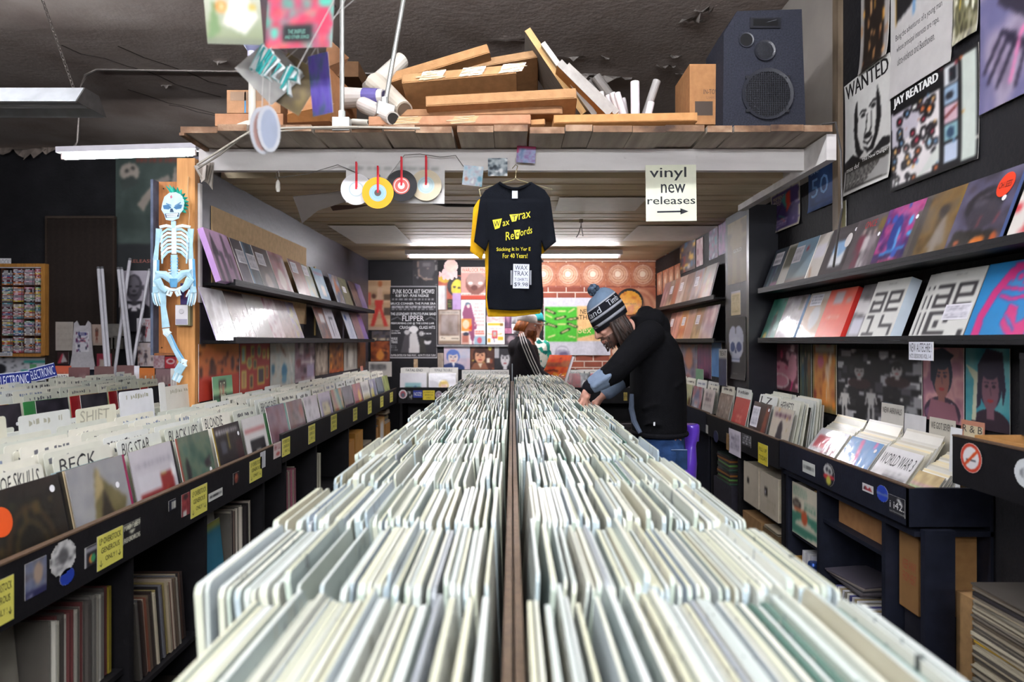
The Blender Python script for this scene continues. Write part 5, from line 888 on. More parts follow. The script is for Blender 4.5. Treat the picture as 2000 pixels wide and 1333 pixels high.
for x0, x1, y0, y1, sp, lab in ((808, 816, 702, 722, 'b59a7a|n 4 4 .5 8a6a4a d0b894', 'torn brown paper scrap under the FLIPPER poster'), (855, 866, 690, 722, 'a09080|n 4 5 .6 7f6f60 c4b8a8', 'torn beige paper scrap beside the FLIPPER poster')):
    bp(lab, x0, y0, x1, y1, sp, 10, 20, name='paper_scrap')
# cover rings on the brick
RG = 'b5714f|n 3 4 .35 a5603f c98a66 8a4430|r 0 0 1 .06 8f4a38|e .5 .5 .48 .48 9a553f|e .5 .5 .46 .46 c48a6a|e .5 .52 .42 .42 8f4c38|e .5 .52 .39 .39 d9b49a|e .49 .52 .34 .34 a5634a|e .49 .52 .31 .31 d8b090|e .48 .53 .25 .25 9f5a42|e .48 .53 .22 .22 e0c0a4|e .48 .53 .16 .16 b5745a|e .48 .53 .13 .13 ead8c4'
for i, (x0, x1) in enumerate(((1038, 1085.5), (1086, 1134), (1134.5, 1183), (1183.5, 1231.5), (1232, 1280))):
    bp('amber cover of nested rings, %s along the top of the brick wall' % nth(i + 1), x0, 513, x1, 561.5, RG, 44, name='record_cover', mat=paper)
bp('larger amber sheet of nested rings partly behind the beanie', 1184, 562, 1281, 640, 'b5654a|e .62 .5 .44 .52 9a4f38|e .62 .5 .4 .48 d09a7a|e .62 .5 .33 .4 a5583f|e .62 .5 .28 .34 cf9a78|e .3 .6 .4 .5 b0603f|n 4 4 .25 8f4430 d8a888', 40, 34)
bp('amber ring sheet low on the brick beside the white banner', 1190, 662, 1216, 725, 'c07a4a|e .5 .6 .5 .3 d8a880|e .5 .6 .4 .22 a0503a|e .5 .6 .3 .15 e8d0b4|n 4 3 .2 8a4a34 d89a6a', 24, 40)
YX_ = lambda p, X: X * F / (p - 1000)
for i, p in enumerate((1283, 1294, 1305, 1317)):
    Y = YX(p, XRF - .006) - .14
    poster('record_cover', 'amber cover of nested rings, %s from the brick corner on the side wall' % nth(i + 1), art(RG, 34), (XRF - .006, Y, 2.06 + .0 * i), .27, .27, -PI / 2)
# picture disc sleeve
t = thing('picture_disc', 'round orange picture disc in a black arched sleeve high on the brick wall', 'record', (W(1229, 0, YB).x, YB - .03, 0)); zc = W(0, 590, YB).z
M_ = Matrix.Rotation(PI / 2, 4, 'X')
MB().lathe([(.168, 0), (.168, .004)], '1a1a1c', 32, Matrix.Translation((0, .006, zc)) @ M_).build('sleeve', plastic, t)
A_ = art('d98a1c|n 6 4 .8 c97414 e8b02c b8600f', 30)
MB().picture(A_, .3, .3, .002, 'c97414', mask=lambda U, V: (U - .5) ** 2 + (V - .5) ** 2 < .245).text('WAX MUSIC', .22, .42, .78, .5, '4a2a0a', .3, .3).build('disc', gloss, t, loc=(0, -.004, zc - .165))
# cloth banner
B_ = lambda U, V: -.012 * np.sin(U * 19 + V * 2) * (1.1 - V) - .012 + .004 * np.sin(V * 11)
bn = 'c9c4d0|n 3 4 .12 bdb8c4 d6d2da|r .015 .24 .5 .84 4fae3a|n 9 9 .03 49a535 57b842|r .5 .25 1 .86 dcb27c|r .5 .3 .97 .48 dcb27c|p 4fae3a .51 .3 .97 .42 .97 .55 .51 .42|e .28 .0 .12 .1 9a94a4|e .3 .0 .07 .06 6a6078|o .28 .02 .11 .14 .01 8a8494'
for (u, v, a, c_) in ((.1, .76, -.5, 1), (.27, .77, 0, 0), (.42, .78, .7, 0), (.08, .68, -.6, 0), (.25, .65, .35, 1), (.43, .63, .2, 1), (.12, .52, -.4, 1), (.27, .54, 0, 0), (.43, .52, -.5, 1), (.32, .42, .6, 1), (.12, .33, .4, 0), (.42, .32, -.3, 0)):
    L_ = .07; du, dv = L_ * math.cos(a), L_ * .85 * math.sin(a)
    if c_: bn += '|l .045 262a22 %.3f %.3f %.3f %.3f' % (u - du, v - dv, u + du, v + dv)
    bn += '|l .022 d8c490 %.3f %.3f %.3f %.3f' % (u - du * .75, v - dv * .75, u + du * .75, v + dv * .75)
a, b_ = W(1062, 694, YB - .02), W(1192, 582, YB - .02)
mb = MB().picture(art(bn, 90, 80), b_.x - a.x, b_.z - a.z, .003, 'c9c4d0', B_)
for tx in (('NEVER MIND', .55, .72, .97, .8, '2a2622'), ('THE', .53, .62, .7, .7, '2a2622'), ('Sex P', .52, .38, .82, .5, 'e0c890'), ('istols', .82, .41, .96, .52, 'e0c890')): mb.text(*tx[:5], tx[5], b_.x - a.x, b_.z - a.z, bend=B_, y=-.003)
o = tag(mb.build('banner', cloth, loc=((a.x + b_.x) / 2, YB - .01, a.z)), 'creased white cloth banner with a green and a tan panel pinned over the brick', 'banner')
# ---- bins along the back wall
FY = [('FATHER YOD', 780.5, 832, 'd4d2d8|r .2 .05 .8 .6 d08a4a|r .2 .45 .8 .62 7fb0b8|n 4 4 .06 8a8a90 e0e0e4|r .2 .4 .8 .47 3f6a5a|r .55 .05 .6 .5 5a5a70|e .58 .42 .08 .07 2f4a6a', 'white cover with a framed orange landscape'), ('ESBJORN', 837, 890, 'd2d0d6|f .56 .48 .2 e8c8a8 d8b44a d0604a|p d8604a .42 .3 .8 .3 .6 .12', 'white cover of a fair-haired laughing face')]
for i, (nm, x0, x1, sp, lab) in enumerate(FY):
    Y = 8.06; a, b_ = W(x0, 757, Y), W(x1, 730, Y); w_ = b_.x - a.x; z0 = .82
    tag(MB().picture(art(sp.replace('|r .2 .05', '|r .2 .1'), 34, 34), w_, .30, .004, 'ddd').build('record', gloss, loc=((a.x + b_.x) / 2, Y, z0), rot=(-.12, 0, 0)), lab + ', front of the %s bin against the back wall' % nth(i + 1), 'record')
    for k in range(4):
        mb = MB().box(-w_ / 2, 0, 0, w_ / 2, .0018, .36, 'd9d7d2')
        if k == 0: mb.text(['FAIRPORT', 'FLAMIN'][i], -.0, .32, .0, .35, '333', 1, 1, x0=0) if 0 else mb.text(['FATAL END', 'FEMALE TROUBLE'][i], .2, .88, .85, .97, '3a3a40', w_, .36, y=-.0006)
        tag(mb.build('divider_card', paper, loc=((a.x + b_.x) / 2 + .004 * k, Y + .05 + .045 * k, z0), rot=(-.08, 0, 0)), 'white divider card %s behind the %s' % (nth(k + 1), lab), 'divider card', 'dividers of the back wall bins')
for i, (x0, x1, tx, lab) in enumerate(((902, 958, 'FUGAZI GROUPS', 'pale name card lettered faintly'), (958.5, 994, 'FLYING SAUCER', 'white name card lettered FLYING SAUCER'), (1108, 1136, 'L. Stars of the', 'white name card with cursive lettering'), (1138, 1178, 'LCD', 'white name card behind the hooded man hand'))):
    Y = 8.1; a, b_ = W(x0, 757, Y), W(x1, 723, Y); w_ = b_.x - a.x
    tag(MB().box(-w_ / 2, 0, 0, w_ / 2, .002, b_.z - .82, 'dddcd6').text(tx, .06, .86, .94, .95, '2a2a30' if i else '8fa09c', w_, b_.z - .82, y=-.0008).build('divider_card', paper, loc=((a.x + b_.x) / 2, Y, .82)), lab + ' in the back wall bins', 'divider card')
for i, (x0, x1, sp, lab) in enumerate(((1092, 1112, 'b02a30|r .1 .1 .5 .9 c9c4c4|b 3 8 .05 .1 2a2224 c8383a', 'red and white'), (1112, 1132, '2a2226|r .35 .1 .6 .9 b8282e|e .8 .6 .12 .1 e0d8d8', 'black and red'), (1150, 1190, 'a02a2e|n 5 4 .6 7a1f24 c9585a', 'crimson'), (1192, 1225, '4a4448|n 4 4 .6 3a3438 7a7478', 'grey figured'))):
    Y = 8.05; a, b_ = W(x0, 762, Y), W(x1, 734, Y)
    tag(MB().picture(art(sp, 20), .30, .3, .004, 'ddd').build('record', gloss, loc=((a.x + b_.x) / 2 + .04, Y, .82), rot=(-.12, 0, 0)), lab + ' cover facing out of the back wall bins by the hooded man sleeve', 'record')
    for k in range(3): tag(MB().box(-.155, 0, 0, .155, .003, .335, ['dcdad4', 'cdd2d2', 'e0ddd0'][k]).build('divider_card', paper, loc=((a.x + b_.x) / 2 + .03, Y + .09 + .07 * k, .82)), 'divider card %s behind the %s cover in the back wall bins' % (nth(k + 1), lab), 'divider card', 'dividers of the back wall bins')
# stickers on that fascia
def fascia_sheet(name, label, x0, y0, x1, y1, spec, n, texts=(), Y=7.9995, cat='sticker', mask=None):
    a, b_ = W(x0, y1, Y), W(x1, y0, Y); return poster(name, label, art(spec, n), ((a.x + b_.x) / 2, Y - .0016, a.z), b_.x - a.x, b_.z - a.z, 0, texts=texts, cat=cat, mask=mask, t=.0012)
RM = lambda U, V: (U - .5) ** 2 + (V - .5) ** 2 < .25
fascia_sheet('sticker', 'round white sticker with a red head on the back counter', 779, 762, 795, 779, 'dcd8da|e .5 .48 .34 .38 b0505a|e .5 .4 .2 .25 5a6a7a', 20, mask=RM)
fascia_sheet('sticker', 'small black sticker with white curls on the back counter', 796, 764, 805, 782, '1c1b1e|b 3 6 .08 .16 d0d0d0 8a8a8a', 14)
fascia_sheet('sticker', 'blue nozaki-style lettered sticker on the back counter'.replace('nozaki-style ', 'and white '), 807, 763, 825, 777, '2a3a9a', 12, (('NOZE!', .08, .25, .92, .75, 'e8e8f0'),))
fascia_sheet('overstock_note', 'yellow overstock note on the back counter fascia', 826, 763, 849, 781.5, 'e0c93a', 12, (('LP OVERSTOCK', .1, .72, .9, .88, '2a2622'), ('GENEROUS', .14, .44, .86, .6, '2a2622'), ('ONLY!', .3, .14, .7, .32, '2a2622')), cat='note')
fascia_sheet('sticker', 'faded round sticker beside the island end on the back counter', 850, 764, 864, 780, 'a9a4ac|e .5 .5 .35 .3 8a6a80|e .5 .5 .2 .16 c8c4cc', 16, mask=RM)
fascia_sheet('sticker', 'small yellowed tag on the back counter behind the hooded man', 1218, 767, 1225, 783, 'b5a04a|t .1 .1 .9 .9 4 4a4020', 10)
# stacks of records laid flat under that counter
r = random.Random(5)
for (xa, xb, nst, z0, who) in ((-1.295, -.915, 22, .02, 'first'), (-.92, -.66, 26, .02, 'second'), (.85, 1.15, 30, .02, 'third'), (1.185, 1.485, 24, .02, 'fourth')):
    z = z0 + .3
    tag(MB().box(-.16, -.16, .0, .16, .16, z - .001, 'b5b2ba').build('carton', card, loc=((xa + xb) / 2, 8.22, 0.0)), 'pale carton under the %s stack beneath the back counter' % who, 'carton')
    for k in range(nst):
        th = r.uniform(.005, .012)
        if z + th > .74: break
        c_ = r.choice(['2a272a', '3a3236', '5a4f52', '8a8084', '4a3a3a', '6f6a6e', '1f1d20', 'a9a2a4', '7a4a44']) if k != 3 else 'c9a02c'
        tag(MB().box(-.15, -.15, 0, .15, .15, th, c_).build('flat_record', gloss, loc=((xa + xb) / 2 + r.uniform(-.012, .012), 8.2 + r.uniform(-.015, .015), z), rot=(0, 0, r.uniform(-.02, .02))), 'record lying flat, %s up, %s stack beneath the back counter' % (nth(k + 1), who), 'record', 'flat stacks beneath the back counter'); z += th + .0008
# ---------------------------------------------------------------- the dark wall beyond the far aisle
t = thing('cassette_rack', 'pine cassette rack with cells of stacked tapes on the black wall', 'cassette rack', (0, YB, 0)); Yk = 8.36
xs = [W(p, 0, Yk).x for p in (-41, -20.5, 2, 24, 45.5, 67, 80)]; zs = [W(0, q, Yk).z for q in (524, 557, 590, 623, 656, 690)]; L0, R0 = xs[0], xs[-1]; zt, zb = zs[0], zs[-1]
mb = MB()
mb.box(R0, -.14, zb - .03, R0 + .05, 0, zt + .055, 'b07a3a').box(L0, -.14, zb - .045, R0 - .0005, 0, zb - .008, 'b07a3a').box(L0, -.14, zt + .014, R0 - .0005, 0, zt + .055, 'b07a3a')
mb.build('frame', wood, t)
MB().box(L0, -.012, zb - .007, R0, 0, zt + .01, '241a16').build('backing', wood, t)
mb = MB()
for z in zs[1:-1]: mb.box(L0, -.125, z - .005, R0, -.013, z + .002, '5a3424')
for z in (zs[-1],): mb.box(L0, -.125, z - .006, R0, -.013, z + .0, '5a3424')
for x in xs[1:-1]:
    for i in range(5): mb.box(x - .006, -.126, zs[i + 1] + .0025, x + .003, -.0135, zs[i] - .0055 if i else zs[i], '5a3424')
mb.build('cell_partition', wood, t); MB().box(L0, -.13, zt + .003, R0, -.127, zt + .0135, 'd0ccd0').build('label_strip', plastic, t)
r = random.Random(14); CC = {'white': 'd6d3d4', 'grey': '8f8c92', 'black': '2f2d33', 'red': 'b03a44', 'blue': '3f5f96', 'yellow': 'd0b83a', 'pink': 'c88aa0', 'green': '4f8a6a', 'teal': '3f8fa0', 'orange': 'c9783a', 'cream': 'd8cdb8', 'maroon': '6a3040'}
cm = {}
for nm_, c_ in CC.items():
    for v_ in range(2):
        mb = MB().box(-.0625, -.05, 0, .0625, .05, .0155, c_); rr_ = random.Random(len(nm_) * 7 + v_)
        x = -.055 + rr_.uniform(0, .03)
        mb.box(x, -.0506, .004, x + rr_.uniform(.03, .06), -.0501, .0115, 'eceaec' if nm_ not in ('white', 'cream', 'grey') else '6a5a6a').box(.045, -.0506, .002, .06, -.0501, .0135, 'c9c6c8' if nm_ in ('black', 'maroon', 'blue') else '4a4450')
        cm[nm_, v_] = mb.mesh('cassette', plastic)
for ci in range(2, 6):
    for ri in range(5):
        z = zs[ri + 1] + .0028; k = 0; cw = xs[ci + 1] - xs[ci]; sx_ = min(1, (cw - .016) / .126)
        while z + .0155 < zs[ri] - .02 + (.0 if r.random() < .5 else .014):
            k += 1; nm_ = r.choice(['white', 'white', 'grey', 'cream', 'black', 'red', 'blue', 'yellow', 'pink', 'green', 'teal', 'orange', 'maroon', 'white', 'grey'])
            o = bpy.data.objects.new('cassette', cm[nm_, r.randint(0, 1)]); COL.objects.link(o); o.location = ((xs[ci] + xs[ci + 1]) / 2 - .0015 + r.uniform(-.002, .002), YB - .064 + r.uniform(-.003, .003) - .02, z); o.scale = (sx_ * .96, 1, 1)
            tag(o, '%s-spined cassette, %s up in the %s cell down of the %s rack column' % (nm_, nth(k), nth(ri + 1), nth(ci - 1)), 'cassette', 'cassettes in the wall rack'); z += .0162
bp('white handwritten ROCK! card standing on the cassette rack', -14, 505, 21.5, 519, 'd9d7da', 8, 6, (('ROCK!', .35, .2, .97, .85, '8a8a92'),), Y=8.37, name='handwritten_sign')
bp('white printed strip at the foot of the cassette rack', -10, 689, 24, 696, 'd4d2d6|t .3 .2 .95 .8 1 6a6a70', 24, 6, Y=8.352, name='label_card')
bp('white and turquoise graffiti poster under the cassette rack', -10, 697, 103, 745, 'c4c4ca|q 5 40 .01 .03 26262c 4a4a52|r .0 .0 1 .25 b5b5bc|r .45 .3 .62 .45 3fa89a|r .5 .75 .95 .85 3fa89a|r .1 .05 .6 .2 2f8f82|r .62 .1 1 .72 bcbcc4|e .1 .5 .1 .2 26262c', 60, 30)
# brown cloth panel / door
t = thing('cloth_panel', 'tall dark brown cloth-covered panel leaning on the black wall', 'panel', (W(156.5, 0, 8.42).x, 8.43, 0))
a, b_ = W(92, 715, 8.42), W(221, 427, 8.42); w_, h_ = b_.x - a.x, b_.z - .02
A_ = art('2e2724|n 3 4 .4 2a2321 362d29|r .25 .15 .7 .42 2b2c36|s 60 0 2e2724 2b2422|r .25 .15 .72 .42 282a34', 40, 60)
MB().picture(A_, w_, h_, .03, '2a2320').build('cloth_face', cloth, t, loc=(0, 0, .02))
for x in (-w_ / 2 - .02, w_ / 2): MB().box(x, -.02, .02, x + .02, .03, .02 + h_, '3a302b').build('edge_strip', cloth, t)
MB().box(-w_ / 2 - .02, -.02, h_ + .0205, w_ / 2 + .02, .03, h_ + .05, '453b35').build('top_strip', cloth, t)
bp('huge dark poster of a pale reclining sleeper with reaching hands', 226, 300, 362, 562, '3f4a46|n 3 4 .5 384340 4a5652 333d3a|r 0 0 1 .33 26282a|e .2 .86 .14 .07 a89a90|p 3a403e .05 .8 .1 .72 .35 .78 .25 .84|e .16 .87 .03 .012 2a2a2a|e .25 .89 .03 .012 2a2a2a|p a5968c .3 .62 .5 .75 .62 .8 .6 .72 .45 .62 .4 .56|p a5968c .8 .78 .86 .92 .9 .8 .94 .93 .98 .82 1 .78 .9 .74|p 9a8c84 .5 .78 .75 .84 .8 .8 .6 .74|n 6 8 .12 3a4440 6a726c|r 0 0 1 .32 26282a|t .3 .93 .9 .97 1 7a4038', 60, 100,
   (('THE', .52, .225, .72, .245, 'a5655a'), ('RELEASED ON M', .2, .185, .86, .21, 'a5655a')))
bp('black and white portrait poster of a stern bald man in a bow tie', 232, 529, 292, 648, 'a9a2ac|r 0 0 1 .4 232127|p 232127 0 .38 .25 .5 .75 .5 1 .4 1 0 0 0|e .5 .72 .27 .22 3f3b42|e .47 .76 .2 .15 5f5a62|e .38 .74 .06 .015 1d1b20|e .6 .74 .06 .015 1d1b20|e .5 .66 .07 .025 2a282c|e .5 .6 .11 .02 1f1d22|r .4 .4 .62 .5 3a363c|p cfc9d0 .3 .46 .48 .42 .3 .36|p cfc9d0 .7 .46 .52 .42 .7 .36|p d4ced4 .4 .34 .6 .34 .56 .42 .44 .42|e .8 .72 .03 .05 4a464c', 44, 80, Y=8.43)
for x0, y0, x1, y1, sp, lab, tx in ((267, 622, 296, 668, 'd6d2d8|h .5 .02 .8 2a2228 8a6a60|h .35 .02 .7 3a3038 8a6a60|l .06 b03038 .6 .2 .7 .6', 'white sheet of a striding black figure', 'PORK'), (269, 670, 300, 716, 'c9b8b4|q 4 20 .03 .1 8a5a5a 4a4048 d8ccd0 a88a80|h .5 .05 .6 4a4048 a88a80', 'pink and grey collage sheet', ''), (322, 697, 350, 720, 'b0303a|e .4 .6 .3 .25 d8c4c4|e .4 .6 .18 .14 b0303a|l .06 d8c4c4 .7 .2 .9 .8', 'red sheet with white curls', ''), (300, 694, 321, 720, 'b8a0a4|n 5 4 .6 8a4a54 d8ccd0', 'mottled pink sheet', '')):
    bp(lab + ' low on the wall behind the skeleton', x0, y0, x1, y1, sp, 26, 34, [(tx, .6, .55, .95, .95, 'b03038')] if tx else (), Y=8.42)
# shirts and sheets pinned low
def tee(label, x0, x1, y0, y1, Y, col, tank=False, spec=None):
    a, b_ = W(x0, y1, Y), W(x1, y0, Y); w_, h_ = b_.x - a.x, b_.z - a.z
    P = [(-.42, 0), (.42, 0), (.34, .3), (.3, .62), (.27, .95), (.18, 1), (.1, .9), (-.1, .9), (-.18, 1), (-.27, .95), (-.3, .62), (-.34, .3)]
    t = thing('tank_top', label, 'shirt', ((a.x + b_.x) / 2, Y, a.z)); mk = [(x * w_ * 1.15, z * h_) for x, z in P]
    MB().prism(mk, -.012, 0, col).build('shirt_body', cloth, t)
    A = art('d6d2d6|e .5 .5 .4 .45 cfcbd2|q 4 26 .03 .08 4a4a78 6a3a5a 2a2a40 d6d2d6|r .3 .5 .75 .68 a8384a|l .06 d6d2d6 .3 .6 .75 .6|l .03 2f2a4a .1 .4 .9 .75|l .03 2f2a4a .1 .75 .9 .4|r .2 .8 .8 .95 3a3a78', 30)
    MB().picture(A, w_ * .5, h_ * .42, .0006, 'd6d2d6').text('ROCK', .32, .82, .68, .93, 'd6d2d6', w_ * .5, h_ * .42).build('shirt_print', cloth, t, loc=(0, -.0135, h_ * .36))
tee('white tank top with a rock print pinned over the far counter', 136, 188, 627, 722, 8.38, 'bdb8bc')
bp('beige typed sheet beside the white tank top', 108.5, 629, 143, 685, 'b3a9a0|t .1 .08 .9 .9 14 a2988f', 30, 40, Y=8.42)
bp('beige sheet of a dancing woman beside the white tank top', 178, 634, 200, 675, 'b5a094|e .5 .7 .14 .12 3a2a2a|h .5 .1 .7 7a4438 b58a70|r 0 0 1 .1 a8998c', 24, 34, Y=8.42)
bp('red and white folded shirt below the typed sheet', 112, 688, 134, 712, '3a2426|p b0a8a8 .1 .1 .5 .9 .9 .2|p b0384a .0 .1 .4 .9 .5 .8 .3 .1', 20, 20, Y=8.41, name='folded_shirt')
bp('crimson and beige folded shirt below the dancing woman', 189, 691, 218, 716, '8f2f40|p b8a89c .15 .0 .2 .6 .5 .5 .8 .65 .85 0', 20, 20, Y=8.41, name='folded_shirt')
t = thing('wall_box', 'pale metal utility box on the black wall by the loose tubes', 'box', (W(225, 0, 8.4).x, 8.45, W(0, 660, 8.4).z)); MB().box(-.1, -.05, 0, .06, 0, .17, 'a9a39c').build('box_body', metal, t); MB().box(-.02, -.07, .02, .14, -.051, .15, 'b9b3aa').build('cover', metal, t); MB().tube([(.05, -.02, .17), (.05, -.02, .5)], .012, '8f8984').build('pipe', metal, t); MB().box(-.06, -.04, -.14, .09, 0, -.002, '9a948c').build('lower_box', metal, t)
# spare tubes leaning
for i, (x0, y0, x1, y1) in enumerate(((192, 522, 207, 716), (199, 522, 213, 716), (231, 523, 252, 716), (237, 523, 258, 716), (254, 505, 222, 742), (292, 526, 259, 716))):
    a, b_ = W(x0, y0, 8.1 + .058 * i), W(x1, y1, 7.75 + .058 * i); b_ = a + (b_ - a) * ((a.z - .015) / (a.z - b_.z))
    t = thing('fluorescent_tube', 'unlit spare tube %s' % ['first of the steep pair by the brown cloth panel', 'second of the steep pair by the brown cloth panel', 'slanting past the bow-tied portrait, first of that pair', 'slanting past the bow-tied portrait, second of that pair', 'crossing in front of the bow-tied portrait, longest of all', 'leaning the other way beside the skeleton panel'][i], 'tube', b_, group='spare fluorescent tubes')
    d = a - b_; MB().tube([d * .012, d * .988], .019, 'c2bfc6', 10).build('glass', plastic, t)
    for e_ in ((0, .0118), (.9882, 1)): MB().tube([d * e_[0], d * e_[1]], .0185, '8a8a8e', 10).build('end_cap', metal, t)
    MB().tube([d * 0, d * 0 + Vector((0, 0, -.01))], .004, '8a8a8e', 6).build('pin', metal, t)
# ---------------------------------------------------------------- things on the loft (boards' top about z 2.645)
ZL = 2.646
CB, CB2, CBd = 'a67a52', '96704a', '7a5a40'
def flat_box(label, pts, Y0, depth, thick, col=CB, tape=0, ramp=0, seedr=0):
    """long flat carton: its near long edge runs between two photo points at depth Y0, and it goes back by depth, rising by ramp"""
    a, b_ = W(*pts[0], Y0), W(*pts[1], Y0); d = b_ - a; L = d.length; an = -math.atan2(d.z, d.x)
    t = thing('flat_carton', label, 'carton', a, (0, an, 0)); tl = math.atan2(ramp, depth); M = Matrix.Rotation(tl, 4, 'X')
    MB().box(0, 0, 0, L, depth, thick, col, M).build('carton_body', card, t)
    MB().box(.004, -.004, thick * .08, L * .985, -.0005, thick * .96, col, M).build('edge_flap', card, t)
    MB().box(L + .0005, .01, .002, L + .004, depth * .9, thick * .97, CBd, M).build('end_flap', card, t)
    rr_ = random.Random(seedr)
    for k in range(tape):
        u = L * (.15 + .35 * k); q = [(u + rr_.uniform(-.03, .03) + (i % 2) * .12 + i * .004, thick * (.1 + .8 * i / 5)) for i in range(6)]
        mb = MB().add([(u, -.0048, thick * .12), (u + .13, -.0048, thick * .12), (u + .16, -.0048, thick * .9), (u + .03, -.0048, thick * .9)], [(0, 1, 2, 3)], 'b08a5c'); mb.tube([(x, -.006, z) for x, z in q], .0025, 'd2c2a4', 4)
        mb.build('packing_tape', gloss, t)
    return t
flat_box('long flat carton lowest on the loft boards, taped, right behind the edge', ((720, 246), (1036, 242)), 3.68, .5, .05, 'a2765a', 2, 0, 1)
flat_box('flat carton stub on the boards behind the lowest carton', ((1036, 245), (1064, 243)), 3.72, .4, .03, CB, 0)
flat_box('thin dark carton second from the bottom of the heap', ((770, 228), (1098, 222)), 3.86, .5, .04, '8f6a4c', 0)
flat_box('broad open-ended carton tilted upward in the middle of the heap', ((832, 208), (1126, 192)), 3.8, .55, .065, '9a7450', 0, -.16)
flat_box('taped flat carton sloping up over the middle of the heap', ((785, 163), (1008, 143)), 3.86, .55, .06, 'a88058', 3, -.2, 2)
flat_box('topmost slim carton sloping steeply up the heap', ((757, 163), (956, 103)), 4.02, .6, .06, 'a67c54', 0, -.12)
flat_box('buckled old carton near the top of the heap, by the leaning frames', ((915, 135), (1050, 112)), 4.1, .5, .05, 'a5805c', 0, -.1)
flat_box('wide flat carton on the boards beneath the white tubes', ((1082, 241), (1362, 236)), 3.7, .5, .045, 'b08052', 0)
pile = MB()
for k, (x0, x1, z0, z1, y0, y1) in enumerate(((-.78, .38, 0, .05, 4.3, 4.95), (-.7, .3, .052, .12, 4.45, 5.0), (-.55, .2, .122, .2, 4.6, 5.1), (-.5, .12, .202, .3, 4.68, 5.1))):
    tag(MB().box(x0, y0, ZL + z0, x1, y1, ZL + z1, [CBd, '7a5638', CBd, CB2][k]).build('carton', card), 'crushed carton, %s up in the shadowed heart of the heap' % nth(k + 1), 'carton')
def plank(label, p0, p1, Y0, w_, depth, col, mat, name):
    a, b_ = W(*p0, Y0), W(*p1, Y0); d = b_ - a; t = thing(name, label, 'frame', b_, (0, math.atan2(d.z, -d.x) - PI / 2 if d.x else 0, 0)); L = d.length; an = math.atan2(a.x - b_.x, a.z - b_.z); t.rotation_euler = (0, an, 0)
    MB().box(-w_ / 2, 0, 0, w_ / 2, depth, L, col).build('panel', mat, t); MB().box(-w_ / 2 - .004, -.006, 0, w_ / 2 + .004, -.0005, L, 'b9935f' if mat is wood else '9a9590').build('rim', mat, t); return t
plank('grey framed picture leaning on the heap, its point highest of all', (1030, 58), (1140, 222), 4.0, .03, .4, '6f675f', wood, 'framed_picture')
plank('glassy framed picture leaning against the heap beside the pointed one', (1060, 84), (1162, 225), 3.95, .022, .4, '5a5652', gloss, 'framed_picture')
plank('flat orange carton leaning against the framed pictures', (1092, 122), (1192, 222), 3.86, .035, .42, 'b07a45', card, 'leaning_carton')
plank('second orange carton leaning behind the first', (1107, 128), (1205, 221), 3.95, .03, .42, 'c08a52', card, 'leaning_carton')
for i, (x0, y0, x1, y1, r_, c_, Yt, lab) in enumerate(((1240, 160, 1241, 233, .026, 'd6d0d4', 4.0, 'tallest white mailing tube standing upright'), (1205, 182, 1218, 224, .02, 'cfc6c8', 4.05, 'short white tube, rightmost of the huddle'), (1196, 182, 1210, 225, .018, 'd8d2d2', 4.1, 'short white tube, second in the huddle'),
        (1187, 186, 1199, 225, .016, 'c9c2c6', 4.15, 'short white tube, third in the huddle'), (1174, 180, 1182, 225, .016, 'd2cccc', 4.2, 'short white tube, fourth in the huddle'), (1218, 192, 1224, 226, .013, 'b9b2b4', 4.2, 'thin grey tube beside the huddle'), (1272, 200, 1264, 233, .02, 'd0cacc', 3.95, 'stubby white tube at the end of the row'),
        (1283, 158, 1258, 232, .024, '9a9694', 4.1, 'clear wrapped roll slanting beside the tallest tube'), (1164, 150, 1200, 200, .032, '6f6a66', 4.3, 'dusty grey roll leaning over the huddle'), (1150, 160, 1172, 192, .03, '57524f', 4.35, 'darker dusty roll behind the leaning one'))):
    a, b_ = W(x0, y0, Yt), W(x1, y1, Yt); b_ = a + (b_ - a) * ((ZL + (.066 if Yt < 4.22 else 0) - a.z) / (b_.z - a.z)); d = (a - b_).normalized()
    mb = MB().tube([b_, a], r_, c_, 14); t = tag(mb.build('mailing_tube', paper, smooth=False), lab + ' on the loft', 'tube')
    MB().tube([a, a + d * .004], r_ * .72, '4a4644', 12).build('tube_mouth', paper, t)
# left-hand cartons
def carton(label, px0, px1, pt, pb, Y0, depth, col, z=ZL, flaps=(), rz=0, open_=False, text=None, name='carton'):
    a, b_ = W(px0, pb, Y0), W(px1, pt, Y0); w_ = b_.x - a.x; h_ = b_.z - max(a.z, z); z0 = max(a.z, z)
    t = thing(name, label, 'carton', (a.x, Y0, z0), (0, 0, rz)); th = .005
    if open_:
        MB().box(0, 0, 0, w_, th, h_, col).box(0, depth - th, 0, w_, depth, h_, col).box(0, th, 0, th, depth - th, h_, col).box(w_ - th, th, 0, w_, depth - th, h_, col).box(th, th, 0, w_ - th, depth - th, th, col).build('carton_body', card, t)
    else: MB().box(0, 0, 0, w_, depth, h_, col).build('carton_body', card, t); MB().box(w_ * .02, depth * .47, h_ + .0003, w_ * .98, depth * .53, h_ + .0015, 'c9a578').build('packing_tape', gloss, t)
    for f_ in flaps: MB().add([Vector(q) for q in f_[0]] + [Vector(q) + Vector((0, .004, .003)) for q in f_[0]], [(0, 1, 2, 3), (7, 6, 5, 4), (0, 4, 5, 1), (1, 5, 6, 2), (2, 6, 7, 3), (3, 7, 4, 0)], f_[1]).build('flap', card, t)
    if text:
        mb = MB()
        for tx in text: mb.text(tx[0], *tx[1:5], tx[5], w_, h_, x0=0, y=-.0008, keep=len(tx) > 6)
        mb.build('printing', paper, t)
    return t
carton('closed brown carton under the smaller one at the loft corner', 420, 553, 222, 246, 3.85, .4, 'a37658')
c2 = carton('small taped carton with a blue stripe stacked at the loft corner', 443, 548, 176, 221, 3.86, .36, 'a47c5c', z=0)
